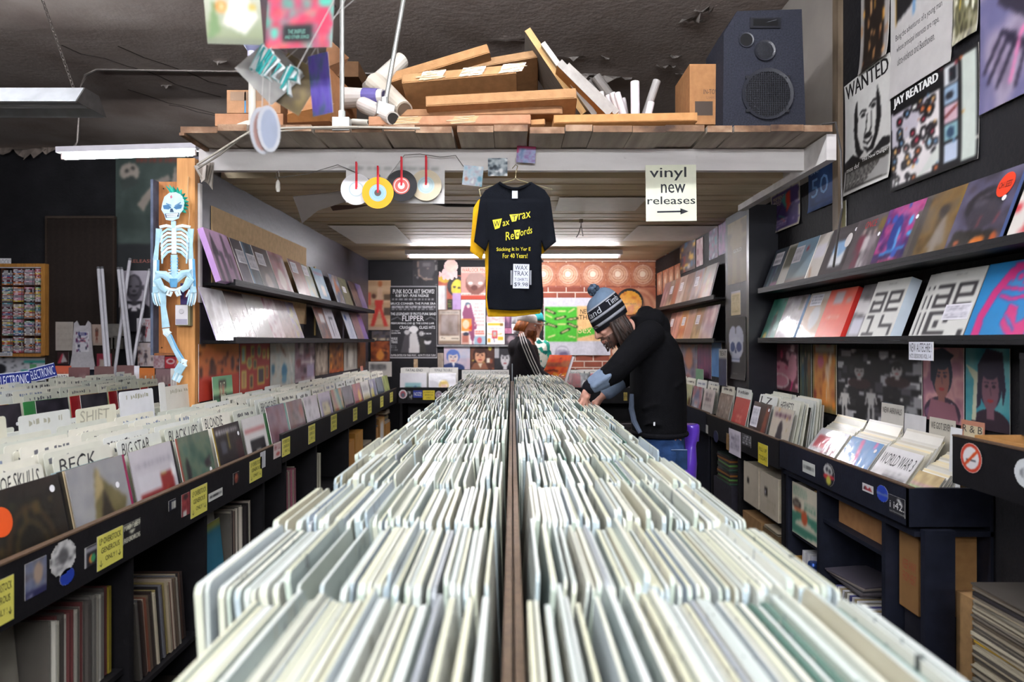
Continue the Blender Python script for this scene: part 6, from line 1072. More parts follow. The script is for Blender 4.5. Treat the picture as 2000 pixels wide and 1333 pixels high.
MB().box(.1, -.001, .0, .108, -.0002, .12, '3a86b8').build('blue_tape', gloss, c2); MB().box(.02, -.001, .07, .2, -.0003, .12, '8a6f58').build('grey_tape', gloss, c2)
w_ = .27
t = carton('big open carton tipped toward the lens with its flaps splayed', 562, 648, 138, 240, 3.75, .42, '986a48', open_=True, rz=-.12, flaps=(
    ([(.215, -.005, .29), (.25, -.06, .43), (.33, .05, .36), (.247, .1, .29)], '7f5a40'), ([(.0, .0, .28), (.24, -.012, .285), (.24, .2, .30), (.0, .2, .30)], '8a5f3c'), ([(0, -.006, .0), (.24, -.006, 0), (.3, -.09, .06), (.02, -.05, .03)], 'b07a4a')))
MB().box(.006, .006, .006, .235, -.0008, .28, 'a0724e').build('front_panel', card, t)
carton('dim carton with a lid edge behind the open one', 648, 700, 120, 150, 4.1, .3, '5f4530', z=ZL)
# torchiere
p = W(487, 245, 3.68)
t = thing('torchiere_lamp', 'white torchiere lamp with a dished foot and bluish funnel shade on the loft', 'lamp', (p.x, 3.72, ZL))
MB().lathe([(.1, 0), (.1, .006), (.08, .022), (.04, .045), (.02, .052)], 'cfc8bd', 36).build('base', plastic, t)
zt = W(0, 108, 3.72).z - ZL; MB().tube([(0, 0, .05), (0, 0, zt)], .019, 'bab5aa', 14).build('pole', plastic, t); MB().tube([(0, 0, zt - .01), (0, 0, zt + .018)], .024, 'b0aec0', 14).build('collar', plastic, t)
MB().lathe([(.022, zt + .018), (.05, zt + .06), (.17, zt + .24), (.17, zt + .245), (.045, zt + .07), (.018, zt + .025)], '8f93b8', 36).build('lamp_shade', plastic, t, smooth=True)
# poster rolls
def roll(label, p0, p1, Y0, Y1, r0, r1, col, inner='4a4640', band=None):
    a, b_ = W(*p0, Y0), W(*p1, Y1); mb = MB().tube([a, a.lerp(b_, .5), b_], [r0, (r0 + r1) / 2, r1], col, 18, flat=.8); o = tag(mb.build('poster_roll', paper, smooth=False), label, 'roll')
    d = (b_ - a).normalized(); MB().tube([b_, b_ + d * .003], r1 * .82, inner, 16, flat=.8).build('roll_mouth', paper, o)
    if band: MB().tube([a.lerp(b_, .62), a.lerp(b_, .9)], [r0 + (r1 - r0) * .62 + .003, r0 + (r1 - r0) * .9 + .003], band, 18, flat=.8).build('printed_band', paper, o)
roll('broad white poster roll slanting up behind the slanting conduit', (722, 178), (785, 118), 4.0, 4.1, .07, .06, 'c4beb4')
roll('white poster roll with a violet printed band', (655, 192), (752, 190), 3.95, 3.85, .075, .05, 'c9c3bd', '35304f', '5f5690')
roll('white roll sagging over the loft edge beside the outlet box', (712, 206), (768, 232), 3.85, 3.66, .055, .045, 'c4bcb6', '2f2c2a')
roll('crumpled cream roll behind the slanting outlet box', (735, 165), (790, 215), 4.0, 3.85, .08, .06, 'bdb3a4', '6f6254')
roll('thin wrapped roll lying at the straight outlet box', (690, 238), (722, 240), 3.8, 3.7, .02, .02, 'c2beb4')
# carton by the speaker
t = carton('open moving carton printed IN-TOWN, stuffed with paper beside the loudspeaker', 1347, 1412, 125, 243, 3.86, .34, '946a46', open_=True, text=(('IN-TOWN', .42, .5, .98, .58, '3a2a20'), ('U-HAUL', .5, .42, .85, .47, '6a4a30')))
MB().box(.04, .02, .2, .18, .3, .262, 'cfcaca').build('paper_stack', paper, t); MB().box(.03, -.0012, .05, .13, -.0004, .13, '3a2c22').build('window_print', paper, t)
MB().add([(.15, -.002, .02), (.19, -.06, .02), (.19, -.06, .22), (.15, -.002, .22), (.153, .0, .02), (.193, -.057, .02), (.193, -.057, .22), (.153, 0, .22)], [(0, 1, 2, 3), (7, 6, 5, 4), (0, 4, 5, 1), (1, 5, 6, 2), (2, 6, 7, 3), (3, 7, 4, 0)], 'b98a4a').build('flap', card, t)
# loudspeaker
a, b_ = W(1412, 243, 3.72), W(1574, 243, 3.72); sw = b_.x - a.x; sh = W(0, 18, 3.72).z - ZL
t = thing('loudspeaker', 'big charcoal carpeted loudspeaker standing on the loft', 'loudspeaker', ((a.x + b_.x) / 2, 3.72, ZL), (0, 0, -.0))
carpet = vmat('speaker_carpet', .95, .1, mott=.3, mscale=120, bump=.5, bscale=200)
hw = sw / 2; pr = [(-hw, 0), (hw, 0), (hw * .9, sh), (-hw * .66, sh * .985), (-hw * .98, sh * .8)]
MB().prism(pr, 0, .34, '2b2c34').build('cabinet', carpet, t)
def ring(nm, x, z, r0, r1, col, y=-.001, dep=.012, m=plastic): return MB().lathe([(r1, 0), (r0, 0), (r0, dep), (r1, dep * .7)], col, 36, Matrix.Translation((x, y, z)) @ Matrix.Rotation(PI / 2, 4, 'X'), cap=False).build(nm, m, t)
dk = '121216'
wz, wx = sh * .3, .015
MB().lathe([(.128, 0), (.128, .004)], dk, 36, Matrix.Translation((wx, 0, wz)) @ Matrix.Rotation(PI / 2, 4, 'X')).build('woofer_cone', plastic, t); ring('woofer_ring', wx, wz, .14, .122, '24252c')
g = MB()
for i in range(-10, 11):
    h_ = math.sqrt(max(0, .124 ** 2 - (i * .012) ** 2))
    if h_ > .01: g.box(wx + i * .012 - .0012, -.0135, wz - h_, wx + i * .012 + .0012, -.0115, wz + h_, '2e2f35').box(wx - h_, -.0115, wz + i * .012 - .0012, wx + h_, -.0095, wz + i * .012 + .0012, '2e2f35')
g.build('woofer_grille', paint, t)
for an in (.7, 2.45, 3.85, 5.55): MB().box(wx + .14 * math.cos(an) - .012, -.012, wz + .14 * math.sin(an) - .008, wx + .14 * math.cos(an) + .012, -.0005, wz + .14 * math.sin(an) + .008, '1a1a1f').build('grille_clip', plastic, t)
mz = sh * .655
MB().lathe([(.05, 0), (.05, .004)], dk, 28, Matrix.Translation((0, 0, mz)) @ Matrix.Rotation(PI / 2, 4, 'X')).build('midrange_cone', plastic, t); ring('midrange_ring', 0, mz, .056, .045, '24252c')
g = MB()
for i in range(-6, 7):
    h_ = math.sqrt(max(0, .046 ** 2 - (i * .0075) ** 2))
    if h_ > .006: g.box(i * .0075 - .001, -.0135, mz - h_, i * .0075 + .001, -.0118, mz + h_, '34353b').box(-h_, -.0118, mz + i * .0075 - .001, h_, -.0102, mz + i * .0075 + .001, '34353b')
g.build('midrange_grille', paint, t)
MB().lathe([(.035, 0), (.035, .003)], '060608', 28, Matrix.Translation((-.1, 0, sh * .745)) @ Matrix.Rotation(PI / 2, 4, 'X')).build('bass_port', plastic, t); ring('port_ring', -.1, sh * .745, .041, .034, '2a2b33', dep=.006)
MB().box(-.08, -.01, sh * .84, .085, -.0005, sh * .925, '1c1c22').box(-.065, -.0112, sh * .856, .07, -.0101, sh * .91, '08080a').add([(.0, -.0125, sh * .88), (.06, -.0125, sh * .903), (.065, -.0125, sh * .908), (.02, -.0125, sh * .89)], [(0, 1, 2, 3)], '6f7178').build('horn_tweeter', plastic, t)
tag(MB().tube([(1.62, 3.75, ZL + .01), (1.68, 3.7, ZL + .03), (1.725, 3.64, ZL + .02), (1.735, 3.6, 2.5), (1.74, 3.6, 2.2), (1.742, 3.7, 1.9)], .006, '3f3b3a', 6).build('speaker_cable', plastic), 'dark cable from the loudspeaker down the picture wall corner', 'cable')
tag(MB().tube([W(385, 322, 3.62), W(420, 300, 3.6), W(470, 268, 3.58), W(490, 256, 3.58), W(560, 250, 3.585), W(690, 248, 3.585), W(820, 251, 3.585)], .006, 'a8a094', 6).tube([W(386, 330, 3.63), W(430, 302, 3.61), W(480, 262, 3.585), W(600, 252, 3.59), W(760, 249, 3.59)], .005, '8f887e', 6).build('extension_cable', plastic), 'tangled pale cables along the loft edge down to the pine post', 'cable')
t = thing('crumpled_rag', 'crumpled grey rag wedged at the top of the pine post', 'rag', W(400, 335, 3.84)); rg = MB(); r = random.Random(3)
for k in range(5): rg.prism([(-.045 + r.uniform(-.02, .02), .03), (.05, .035 + r.uniform(-.01, .02)), (.03 + r.uniform(-.02, .03), -.05 - .012 * k), (-.03, -.06 + .015 * k)], .004 * k - .01, .004 * k - .007, ['b5aca4', 'a0968d', '8f857c'][k % 3], Matrix.Rotation(.35 * k - .8, 4, 'Z'))
rg.build('rag_folds', cloth, t)
# ---------------------------------------------------------------- hanging from the beam
def hang(name, label, c, A, w_, h_, roll=0, ry=0, t_=.002, mask=None, cat='hanging picture', mat=None, texts=(), strings=(), bend=None):
    """sheet hung in the air with its centre at c"""
    t = thing(name, label, cat, c, (0, roll, ry)); mb = MB().picture(A, w_, h_, t_, 'c9c5c8', bend, mask)
    for tx in texts: mb.text(tx[0], *tx[1:5], tx[5], w_, h_, bend=bend, keep=len(tx) > 6)
    for i in range(len(mb.v)): mb.v[i] = (mb.v[i][0], mb.v[i][1], mb.v[i][2] - h_ / 2)
    mb.build('printed_sheet', mat or paper, t)
    if strings: MB().tube(strings, .0012, 'b9b4b0', 4).build('string', plastic, t)
    return t
Yh = 3.86
for (x0, x1, y0, y1, rl, sp, lab) in ((903, 944, 323, 364, .1, 'a8c8d8|n 6 4 .7 7fb0c8 d8e2e6 c0a8b8|b 4 8 .04 .1 e6ecee 6fa8c4 c98f80', 'pale turquoise mini cover, lowest of the three on the beam'), (952, 992, 308, 345, .0, '4a5a66|n 6 5 .8 2a343f a9b4ba e0e6e8|b 2 7 .05 .14 e6e9ea 26303a', 'blue-black and white mini cover, middle of the three on the beam'),
        (1008, 1047, 285, 319, .06, '7f86b0|n 6 6 .7 5a7fa8 b0b4d0 8a5a90|r 0 .88 1 1 b03a66|r 0 .6 .08 .88 b03a66', 'violet-blue mini cover with a crimson top, highest of the three on the beam')):
    a, b_ = W(x0, y1, Yh), W(x1, y0, Yh); c = (a + b_) / 2
    hang('mini_cover', lab, c, art(sp, 26), (b_.x - a.x) * .95, (b_.z - a.z) * .95, rl, strings=[(0, .03, .06), (0, .001, (b_.z - a.z) * .46)])
tag(MB().tube([W(536, 348, 3.87), W(600, 340, 3.87), W(660, 322, 3.87), W(690, 335, 3.86), W(745, 362, 3.86), W(770, 330, 3.86), W(790, 303, 3.86), W(820, 301, 3.86), W(860, 307, 3.87), W(890, 304, 3.87), W(905, 325, 3.865), W(945, 335, 3.87), W(990, 322, 3.87)], .0022, '6f6a66', 5).build('hanging_wire', metal), 'thin grey wire strung along the white beam', 'wire')
a, b_ = W(675, 397, 3.875), W(868, 322, 3.875)
mb = MB().picture(art('cbc8c6|n 3 3 .1 bdbab8 d6d3d0|t .03 .82 .97 .96 1 9a9896', 60, 26), b_.x - a.x, b_.z - a.z, .002, 'cfcccb')
mb.text('sonic youth', .03, .12, .97, .78, '77767a', b_.x - a.x, b_.z - a.z)
tag(mb.build('banner', paper, loc=((a.x + b_.x) / 2, 3.876, a.z), rot=(0, .012, 0)), 'long white paper strip lettered sonic youth behind the hanging singles', 'banner')
for (px, py, rr_, col, lc, hole, lab, y_, rtop) in ((696, 370, 26, 'dcdadc', 'cfccce', 'c9c6c8', 'white seven-inch record, first of the four on red ribbons', 3.83, 316), (738, 377, 28, 'e0a41c', '8fb4cc', '3a3530', 'amber yellow seven-inch record with a blue label, lowest of the four', 3.80, 324), (784, 363, 27, '17161a', 'b5544c', 'e8e4e2', 'black seven-inch record with a red label among the hanging four', 3.81, 306), (832, 362, 24, 'cdbfa4', 'b0c4c8', 'd8d4cc', 'clear brownish seven-inch record with a pale blue label, last of the four', 3.85, 304)):
    c = W(px, py, y_); R = .088; t = thing('seven_inch_record', lab, 'record', c, (0, 0, 0), None); M_ = Matrix.Rotation(PI / 2, 4, 'X')
    mb = MB().lathe([(R, 0), (R, .0018)], col, 40, M_)
    mb.build('disc', vinyl, t); g = MB()
    for q in range(5): rq = .05 + .007 * q; g.lathe([(rq + .0006, .0019), (rq, .002), (rq - .0006, .0019)], tuple(v * .8 for v in C(col)), 36, M_, cap=False)
    g.build('groove', vinyl, t)
    MB().lathe([(.048, .0019), (.048, .0025)], lc, 32, M_).lathe([(.041, .0026), (.036, .0027)], 'd8c4c0' if lc == 'b5544c' else 'a4b8bc', 32, M_, cap=False).build('label', paper, t)
    MB().lathe([(.019, .0028), (.019, .0032)], hole, 24, M_).build('centre_hole', plastic, t)
    zt = W(0, rtop, y_).z - c.z; MB().box(-.005, -.005, .0, .005, -.0036, zt, 'c8303c').box(.002, -.0065, .01, .008, -.0052, zt * .95, 'd84a50').build('ribbon', cloth, t)
t = thing('light_pull', 'small white pull knob dangling from the wire near the post', 'pull knob', W(543, 362, 3.87)); MB().lathe([(.004, .03), (.012, .015), (.013, -.02), (.008, -.038), (.002, -.04)], 'd2cdc4', 14).build('knob', plastic, t); MB().tube([(0, 0, .03), (-.008, 0, .05), (-.01, 0, .07), (.004, 0, .085), (.006, 0, .05)], .002, '7a7470', 5).build('wire', metal, t)
# sign
a, b_ = W(1262, 432, 3.86), W(1361, 322, 3.86); A = art('d9dac4|n 2 3 .05 cfd0ba e0e1cc', 10)
mb = MB().picture(A, b_.x - a.x, b_.z - a.z, .003, 'c9caba'); w_, h_ = b_.x - a.x, b_.z - a.z
for tx in (('vinyl', .08, .72, .8, .96), ('new', .3, .5, .78, .66), ('releases', .03, .3, .97, .44)):
    for dx in (0, .006): mb.text(tx[0], tx[1] + dx, tx[2], tx[3] + dx, tx[4], '1f2128', w_, h_, y=-.0006 - dx * .02)
mb.add([(w_ * (u - .5), -.001, h_ * v) for u, v in ((.22, .15), (.7, .155), (.7, .185), (.22, .18))], [(0, 1, 2, 3)], '1f2128').add([(w_ * (u - .5), -.001, h_ * v) for u, v in ((.68, .115), (.84, .17), (.68, .225))], [(0, 1, 2)], '1f2128')
tag(mb.build('handwritten_sign', paper, loc=((a.x + b_.x) / 2, 3.862, a.z), rot=(0, -.012, 0)), 'cream handwritten vinyl new releases sign with an arrow on the beam', 'sign')
# T-shirt on a hanger
Yt = 3.74; k = Yt / F
def tshirt(label, cx, dy, mir, col, prints):
    cz = W(0, 482, Yt).z; t = thing('t_shirt', label, 'shirt', (W(cx, 0, Yt).x, Yt + dy, cz)); s_ = k
    half = [(0, 123), (18, 128), (30, 128), (52, 112), (62, 88), (80, 8 + 2), (54, -2), (51, 20), (52, -60), (57, -110), (50, -124), (0, -125)]
    half = [(0, 112), (16, 118), (31, 125), (58, 110), (68, 95), (80, 10), (58, -8), (51, 14), (52, -50), (55, -100), (52, -122), (0, -125)]
    R = [(x * s_, z * s_) for x, z in half]; Lh = [(-x * s_ + (0), z * s_) for x, z in half[1:-1]][::-1]; out = R + Lh
    # a shaped front and back, fuller in the chest and hanging in soft folds
    import mathutils
    nx, nz = 56, 70; xs_ = np.linspace(-82, 82, nx); zs_ = np.linspace(-126, 127, nz); P = np.array(half + [(-x, z) for x, z in half[1:-1]][::-1], float)
    def inside(x, z):
        ins = False; j = len(P) - 1
        for i in range(len(P)):
            if (P[i][1] > z) != (P[j][1] > z) and x < (P[j][0] - P[i][0]) * (z - P[i][1]) / (P[j][1] - P[i][1]) + P[i][0]: ins = not ins
            j = i
        return ins
    def fold(x, z): 
        e = max(0., 1 - (abs(x) / (62 if z > 0 else 56)) ** 2); d = .035 * math.sqrt(e) if abs(x) < 56 else .012
        return d * (1 if z < 90 else .6) + .008 * math.sin(x * .11 + 1.3) * max(0, (40 - z) / 165) + .004 * math.sin(x * .05 + z * .06)
    from mathutils.geometry import delaunay_2d_cdt
    pin = [mathutils.Vector((x, z)) for x in xs_ for z in zs_ if inside(x, z) and inside(x + 3, z) and inside(x - 3, z)]
    oo = []
    for i in range(len(P)):
        p_, q_ = P[i], P[(i + 1) % len(P)]; n_ = max(1, int(np.hypot(*(q_ - p_)) / 4))
        oo += [mathutils.Vector(p_ + (q_ - p_) * j / n_) for j in range(n_)]
    ed = [(len(pin) + i, len(pin) + (i + 1) % len(oo)) for i in range(len(oo))]
    vv, ee, ff, *_ = delaunay_2d_cdt(pin + oo, ed, [], 1, 1e-4)
    fr = [(v.x * s_, -fold(v.x, v.y), v.y * s_) for v in vv]; bk_ = [(v.x * s_, .025 + .4 * fold(v.x, v.y), v.y * s_) for v in vv]; n_ = len(vv)
    import collections
    cnt = collections.Counter(tuple(sorted((f[i], f[(i + 1) % 3]))) for f in ff for i in range(3)); rim = [e_ for e_ in cnt if cnt[e_] == 1]
    MB().add(fr + bk_, [tuple(f) for f in ff] + [tuple(i + n_ for i in f[::-1]) for f in ff] + [(a_, b__, b__ + n_, a_ + n_) for a_, b__ in rim], col).build('shirt_body', cloth, t, smooth=True)
    nk = [(x * s_, -.026 + .012 * abs(x) / 30, (112 + 13 * (abs(x) / 31) ** 2) * s_) for x in range(-31, 32, 4)]
    MB().tube([(x, y - .006, z - .004) for x, y, z in nk], .008, tuple(v * .7 for v in C(col)), 6).build('neckband', cloth, t)
    if prints: prints(t, s_, fold)
    return t
def prints(t, s_, fold):
    mb = MB()
    def put(body, x0, z0, x1, z1, rot, col='e0cf2c'):
        v, f = text_mesh(body); lo, hi = v.min(0), v.max(0); q = (v - lo) / np.maximum(hi - lo, 1e-6)
        X = x0 + q[:, 0] * (x1 - x0); Z = z0 + q[:, 1] * (z1 - z0) + rot * (X - x0)
        mb.add([(x * s_, -fold(x, z) - .0035, z * s_) for x, z in zip(X, Z)], f, col)
    def patch(x0, z0, x1, z1, rot, k_): mb.add([(x * s_, -fold(x, z) - .0025, z * s_) for x, z in ((x0 + k_, z0), (x1 - k_, z0 + rot * (x1 - x0)), (x1 + k_ * .5, z1 + rot * (x1 - x0)), (x0 - k_ * .6, z1))], [(0, 1, 2, 3)], 'e0cf2c')
    patch(-42, 32, -27, 50, .18, 3); put('W', -41, 36, -29, 47, .18, '1a1a1c'); put('ax', -24, 37, -11, 46, .25); patch(-9, 46, 5, 60, .12, 3); put('T', -6, 48, 3, 58, .1, '1a1a1c'); put('rax', 7, 50, 30, 62, .22)
    put('Re', -18, 10, -2, 26, .15); patch(-1, 12, 9, 30, .1, 2); put('c', 1, 17, 7, 26, .1, '1a1a1c'); put('ords', 10, 18, 33, 32, .28)
    put('Sticking It In Yer E', -36, -12, 30, -3, 0); put('For 40 Years!', -24, -24, 24, -15, 0)
    mb.build('printed_lettering', paper, t)
    mb = MB().picture(art('cfd3e6|n 2 4 .05 c0c4da dde0ee', 6), 31 * s_, 47 * s_, .0015, 'd8dae6')
    for tx in (('WAX', .1, .76, .9, .95), ('TRAX', .06, .52, .94, .71), ('T-SHIRTS', .1, .3, .92, .43), ('$9.98', .08, .06, .94, .25)): mb.text(tx[0], *tx[1:], '23262f', 31 * s_, 47 * s_)
    mb.build('price_card', paper, t, loc=(11 * s_, -.047, -83 * s_), rot=(0, .02, 0))
    for x in (-9, 28): MB().box(x * s_, -.044, -76 * s_, (x + 3.5) * s_, -.0425, -48 * s_, '6f737c').build('clear_tape', gloss, t)
    MB().box(-6 * s_, -.03, 92 * s_, 5 * s_, -.0285, 107 * s_, 'cfd2dc').build('neck_label', cloth, t)
tshirt('black Wax Trax T-shirt with yellow lettering and a taped price card', 1006, 0, 1, '101218', prints)
t2 = tshirt('yellow T-shirt hanging behind the black one, its sleeve and hem showing', 997, .075, 1, 'd9a41c', None); t2.location.z -= .03; t2.rotation_euler = (0, -.06, 0)
t = thing('wire_hanger', 'bent wire clothes hanger over the beam holding the T-shirts', 'hanger', W(1007, 352, Yt + .012))
MB().tube([(-.2, 0, -.05), (-.08, 0, -.018), (-.012, 0, .002), (0, 0, .012), (.012, 0, .002), (.08, 0, -.018), (.2, 0, -.05), (.19, 0, -.1), (-.19, 0, -.1), (-.2, 0, -.05)], .0025, 'b5aa8a', 6).tube([(0, 0, .012), (.003, 0, .05), (.012, .03, .085), (.0, .06, .1), (-.018, .1, .09)], .0025, 'b5aa8a', 6).build('wire', metal, t)
# sagging posters on the joists
for (pts, Y0, col, lab) in ((((572, 385), (640, 378), (680, 372), (676, 394), (620, 412), (590, 437), (582, 410)), 4.3, '8a817d', 'grey poster peeling down from the joists in a curl'), (((655, 372), (735, 378), (735, 398), (690, 408), (650, 412), (640, 396)), 4.9, '5a463f', 'dark brown poster hanging off the joists behind the singles')):
    q = [W(x, y, Y0 + .004 * (y - 370)) for x, y in pts]; n_ = len(q); o = MB().add(q + [p + Vector((0, .006, .006)) for p in q], [tuple(range(n_)), tuple(range(2 * n_ - 1, n_ - 1, -1))] + [(i, i + n_, (i + 1) % n_ + n_, (i + 1) % n_) for i in range(n_)], col).build('sagging_poster', paper)
    tag(o, lab, 'poster')
for (x0, x1, y0, y1, Ya, sp, lab) in ((1088, 1252, 385, 411, 4.75, 'a06f6c|n 5 4 .6 8a5a58 c09a94|r 0 .0 .6 .2 d8ccc8', 'pink-red poster stapled flat under the joists'), (1230, 1390, 441, 470, 6.1, '6f5546|n 6 4 .8 5a4438 8a6f5c 6a4a4a|l .05 8f7a66 .1 .5 .9 .6', 'brown engraved poster stapled flat under the joists'), (670, 790, 440, 475, 6.2, '57504a|n 6 5 .7 3f3a36 77706a', 'torn grey strip stapled under the joists')):
    z = 2.497; Y0, Y1 = (H - z) * F / (666.5 - y1) * -1, 0; Y0 = (z - H) * F / (666.5 - y1); Y1 = (z - H) * F / (666.5 - y0); ya, yb = min(Y0, Y1), max(Y0, Y1)
    a = W(x0, 0, (ya + yb) / 2).x; b2 = W(x1, 0, (ya + yb) / 2).x
    poster('ceiling_poster', lab, art(sp, 30, 14), ((a + b2) / 2, ya, z - .002), b2 - a, yb - ya, 0, lean=PI / 2 - .0)
t = thing('ceiling_hook', 'small metal hook hanging from the joists behind the T-shirt', 'hook', W(1135, 425, 5.6)); t.location.z = 2.5
MB().tube([(0, 0, 0), (.0, 0, -.05), (-.02, 0, -.12), (-.04, 0, -.15)], .004, '7a6f62', 5).tube([(0, 0, -.05), (.015, 0, -.14)], .004, '7a6f62', 5).tube([(0, 0, .0), (0, 0, -.03)], .016, '8a8074', 8).build('hook_wire', metal, t)
# the mobile hanging close to the lens
Ym = 1.62
for (c, w_, h_, rl, ry, sp, lab, tx) in (((-.662, 1.62, 2.285), .125, .16, -.08, .25, '9aa08a|g 7f8a66 d8d4cc|p e8e4d8 .3 .3 .6 1 .95 .4 .7 .15|e .3 .55 .1 .1 d88a3a|e .3 .55 .05 .05 e8c090|p 6f8a5a 0 .0 .15 .7 .25 .2|e .85 .55 .08 .06 c9b060|r 0 .9 .6 1 4a4a48|r .0 .0 1 .1 7a7f6a', 'pale blurred cover card on the mobile near the lens, orange fruit on it', ()), ((-.51, 1.64, 2.29), .175, .17, .06, -.2, 'c04a6a|n 6 4 .9 d0305a 4ab094 e0607a c83a3a|n 7 8 .5 4ab89c c02a5a d87a6a|b 3 10 .05 .13 4ab89c 58c0a8 c83a5a|r .25 .08 .7 .32 22282a|r .97 0 1 .3 7fd0b8', 'pink and green blotched cover card on the mobile near the lens', (('THE SNIFFLES', .34, .2, .6, .26, '7fb8a8'), ('AND OTHER SONGS', .3, .13, .66, .18, '7fb8a8'))),
        ((-.59, 1.68, 2.31), .09, .17, .0, 1.0, '5a4a4a|n 4 4 .6 8a4a4a 4a4a5a', 'dark side card on the mobile between the two bright ones', ()), ((-.62, 1.75, 2.19), .12, .12, .75, .4, '9a9894|n 3 4 .5 6a6a68 c0bdb8', 'grey folded card on the mobile', ()), ((-.57, 1.78, 2.17), .1, .13, .5, .3, '6a5a40|n 4 5 .6 4a3f30 a08a4a', 'brown folded card on the mobile', ()), ((-.5, 1.78, 2.17), .06, .16, -.1, -.3, '5a4aa0|n 4 4 .6 4a3a90 6a5ab0 3f6a5a', 'violet card dangling on the mobile', ())):
    hang('mobile_card', lab, c, art(sp, 30), w_, h_, rl, ry, texts=tx, strings=[(0, .003, h_ * .5), (0, .003, ZC - c[2])], cat='mobile card')
# turquoise cut-out lettering, seen slantwise
t = thing('cutout_lettering', 'turquoise cut-out lettering with a white border twirling on the mobile', 'mobile card', W(540, 138, Ym), (0, .62, -.35))
gl = [[(-.075, .035), (-.07, -.035), (-.062, .03), (-.05, -.03), (-.045, .035)], [(-.035, .03), (-.04, -.032)], [(-.02, .028), (-.028, -.03), (-.01, -.028)], [(.004, .02), (-.002, -.02), (.018, -.02)], [(.026, .025), (.03, -.02)], [(.04, -.03), (.042, .03), (.062, .032), (.066, .008), (.045, -.002), (.07, -.032)]]
sc_ = .95
wb = MB(); tb = MB()
for q in gl: q = [(x * sc_, 0, z * sc_) for x, z in q]; wb.tube([(x, .003, z) for x, _, z in q], .0125, 'dfe3e4', 8, flat=.25); tb.tube([(x, -.0035, z) for x, _, z in q], .0055, '2f9a98', 6, flat=.25)
wb.build('white_border', paper, t); tb.build('letter_face', paper, t); MB().tube([(.05, 0, .03), (.03, .02, ZC - t.location.z - .02)], .001, 'b9b4b0', 4).build('string', plastic, t)
for (px, dx, lab, col) in ((512, .0, 'white-rimmed oval cut-out dangling below the lettering, nearer half', 'b58a80'), (526, .01, 'white-rimmed oval cut-out dangling below the lettering, farther half', 'a9b4cc')):
    c = W(px, 256 - dx * 400, Ym + dx); o = hang('oval_cutout', lab, c, art('d6d8e0|e .5 .5 .36 .42 %s|n 4 4 .15 c9c4cc e6e4ea' % col, 40, 60), .075, .11, .05, 1.15, mask=lambda U, V: ((U - .5) / .5) ** 2 + ((V - .5) / .5) ** 2 < 1, cat='mobile card', strings=[(0, .003, .05), (0, .003, .2)])
# ---------------------------------------------------------------- picture-wall counters
RW = 'the picture wall counter'
for k, (y0, y1, sp, lab, st, nm, xb) in enumerate((
 (5.24, 5.6, '8a8074|n 12 4 .5 5f564c b5aa9c|s 9 0 8a8074 7a7064|q 4 60 .01 .04 4a423a b9ae9e', 'grey-brown cover of a gridded facade, by the skull poster column', [], '', 1.735),
 (4.86, 5.2, 'b83a34|n 3 4 .15 a83530 c4463c|t .3 .4 .7 .6 2 d88a7a|l .015 e0a090 .55 .3 .6 .7', 'plain brick red cover second from the column', [], '', 1.73),
 (4.46, 4.82, '3f3a3c|r .0 .0 .55 .4 4f5a5a|r .3 .1 .95 .95 2a1f1f|p 8a4030 .62 .05 .8 .95 .95 .9 .9 .05|n 6 4 .25 2a2020 a5552f', 'dark cover with a russet figure under a card lettered L7', [('card', .02, .45, .42, .45, 6), ('dot', .92, .88)], 'L7', 1.92),
 (4.1, 4.44, 'cfc4b4|n 3 4 .12 c4b8a6 dad0c2|e .5 .4 .14 .34 2f2a34|e .5 .2 .2 .03 3a2f38|l .03 2f2a34 .45 .15 .35 .05|l .03 2f2a34 .5 .12 .6 .04|t .1 .78 .92 .92 1 5a2f4a|b 5 12 .02 .03 c99a4a b59a5a', 'cream cover of a dark whale-like shape under a hand-lettered title', [], 'HERMETS', 1.92))):
    bin_rows(k + 60, y0, y1, 1.622, xb, .772, .80, 1, 10 if xb > 1.8 else 2, (art(sp, 34), lab, st), nm, '', '%s slot of %s' % (nth(k + 1), RW), 'dividers of the picture wall counter', .22)
for k in range(6):
    y0 = 5.7 + .36 * k
    bin_rows(k + 70, y0, y0 + .35, 1.642, 1.775, .772, .80, 1, 3, ((art('d6d2cc|t .2 .5 .8 .9 3 4a4a52|l .01 6a6a70 .2 .3 .7 .3', 24) if k == 0 else rand_art(300 + k, 18)), 'white scrawled cover facing the aisle behind the hooded man' if k == 0 else 'cover', []), '', '', '%s slot behind the hooded man' % nth(k + 1), 'dividers behind the hooded man', .16)
for o in sc.objects:
    if o.get('label') == 'cover': o['label'] = 'cover facing the aisle behind the hooded man, %s metres from the lens' % ['six', 'six and a half', 'seven', 'seven and a half', 'near eight'][min(4, max(0, int((o.location.y - 6.0) / .37)))]
poster('genre_header', 'green genre header among the dividers behind the hooded man', art('6f9a7a|n 9 4 .3 4f7a5a 8ab090', 16), (1.74, YX(1366, 1.74), 1.0), .26, .24, -PI / 2)
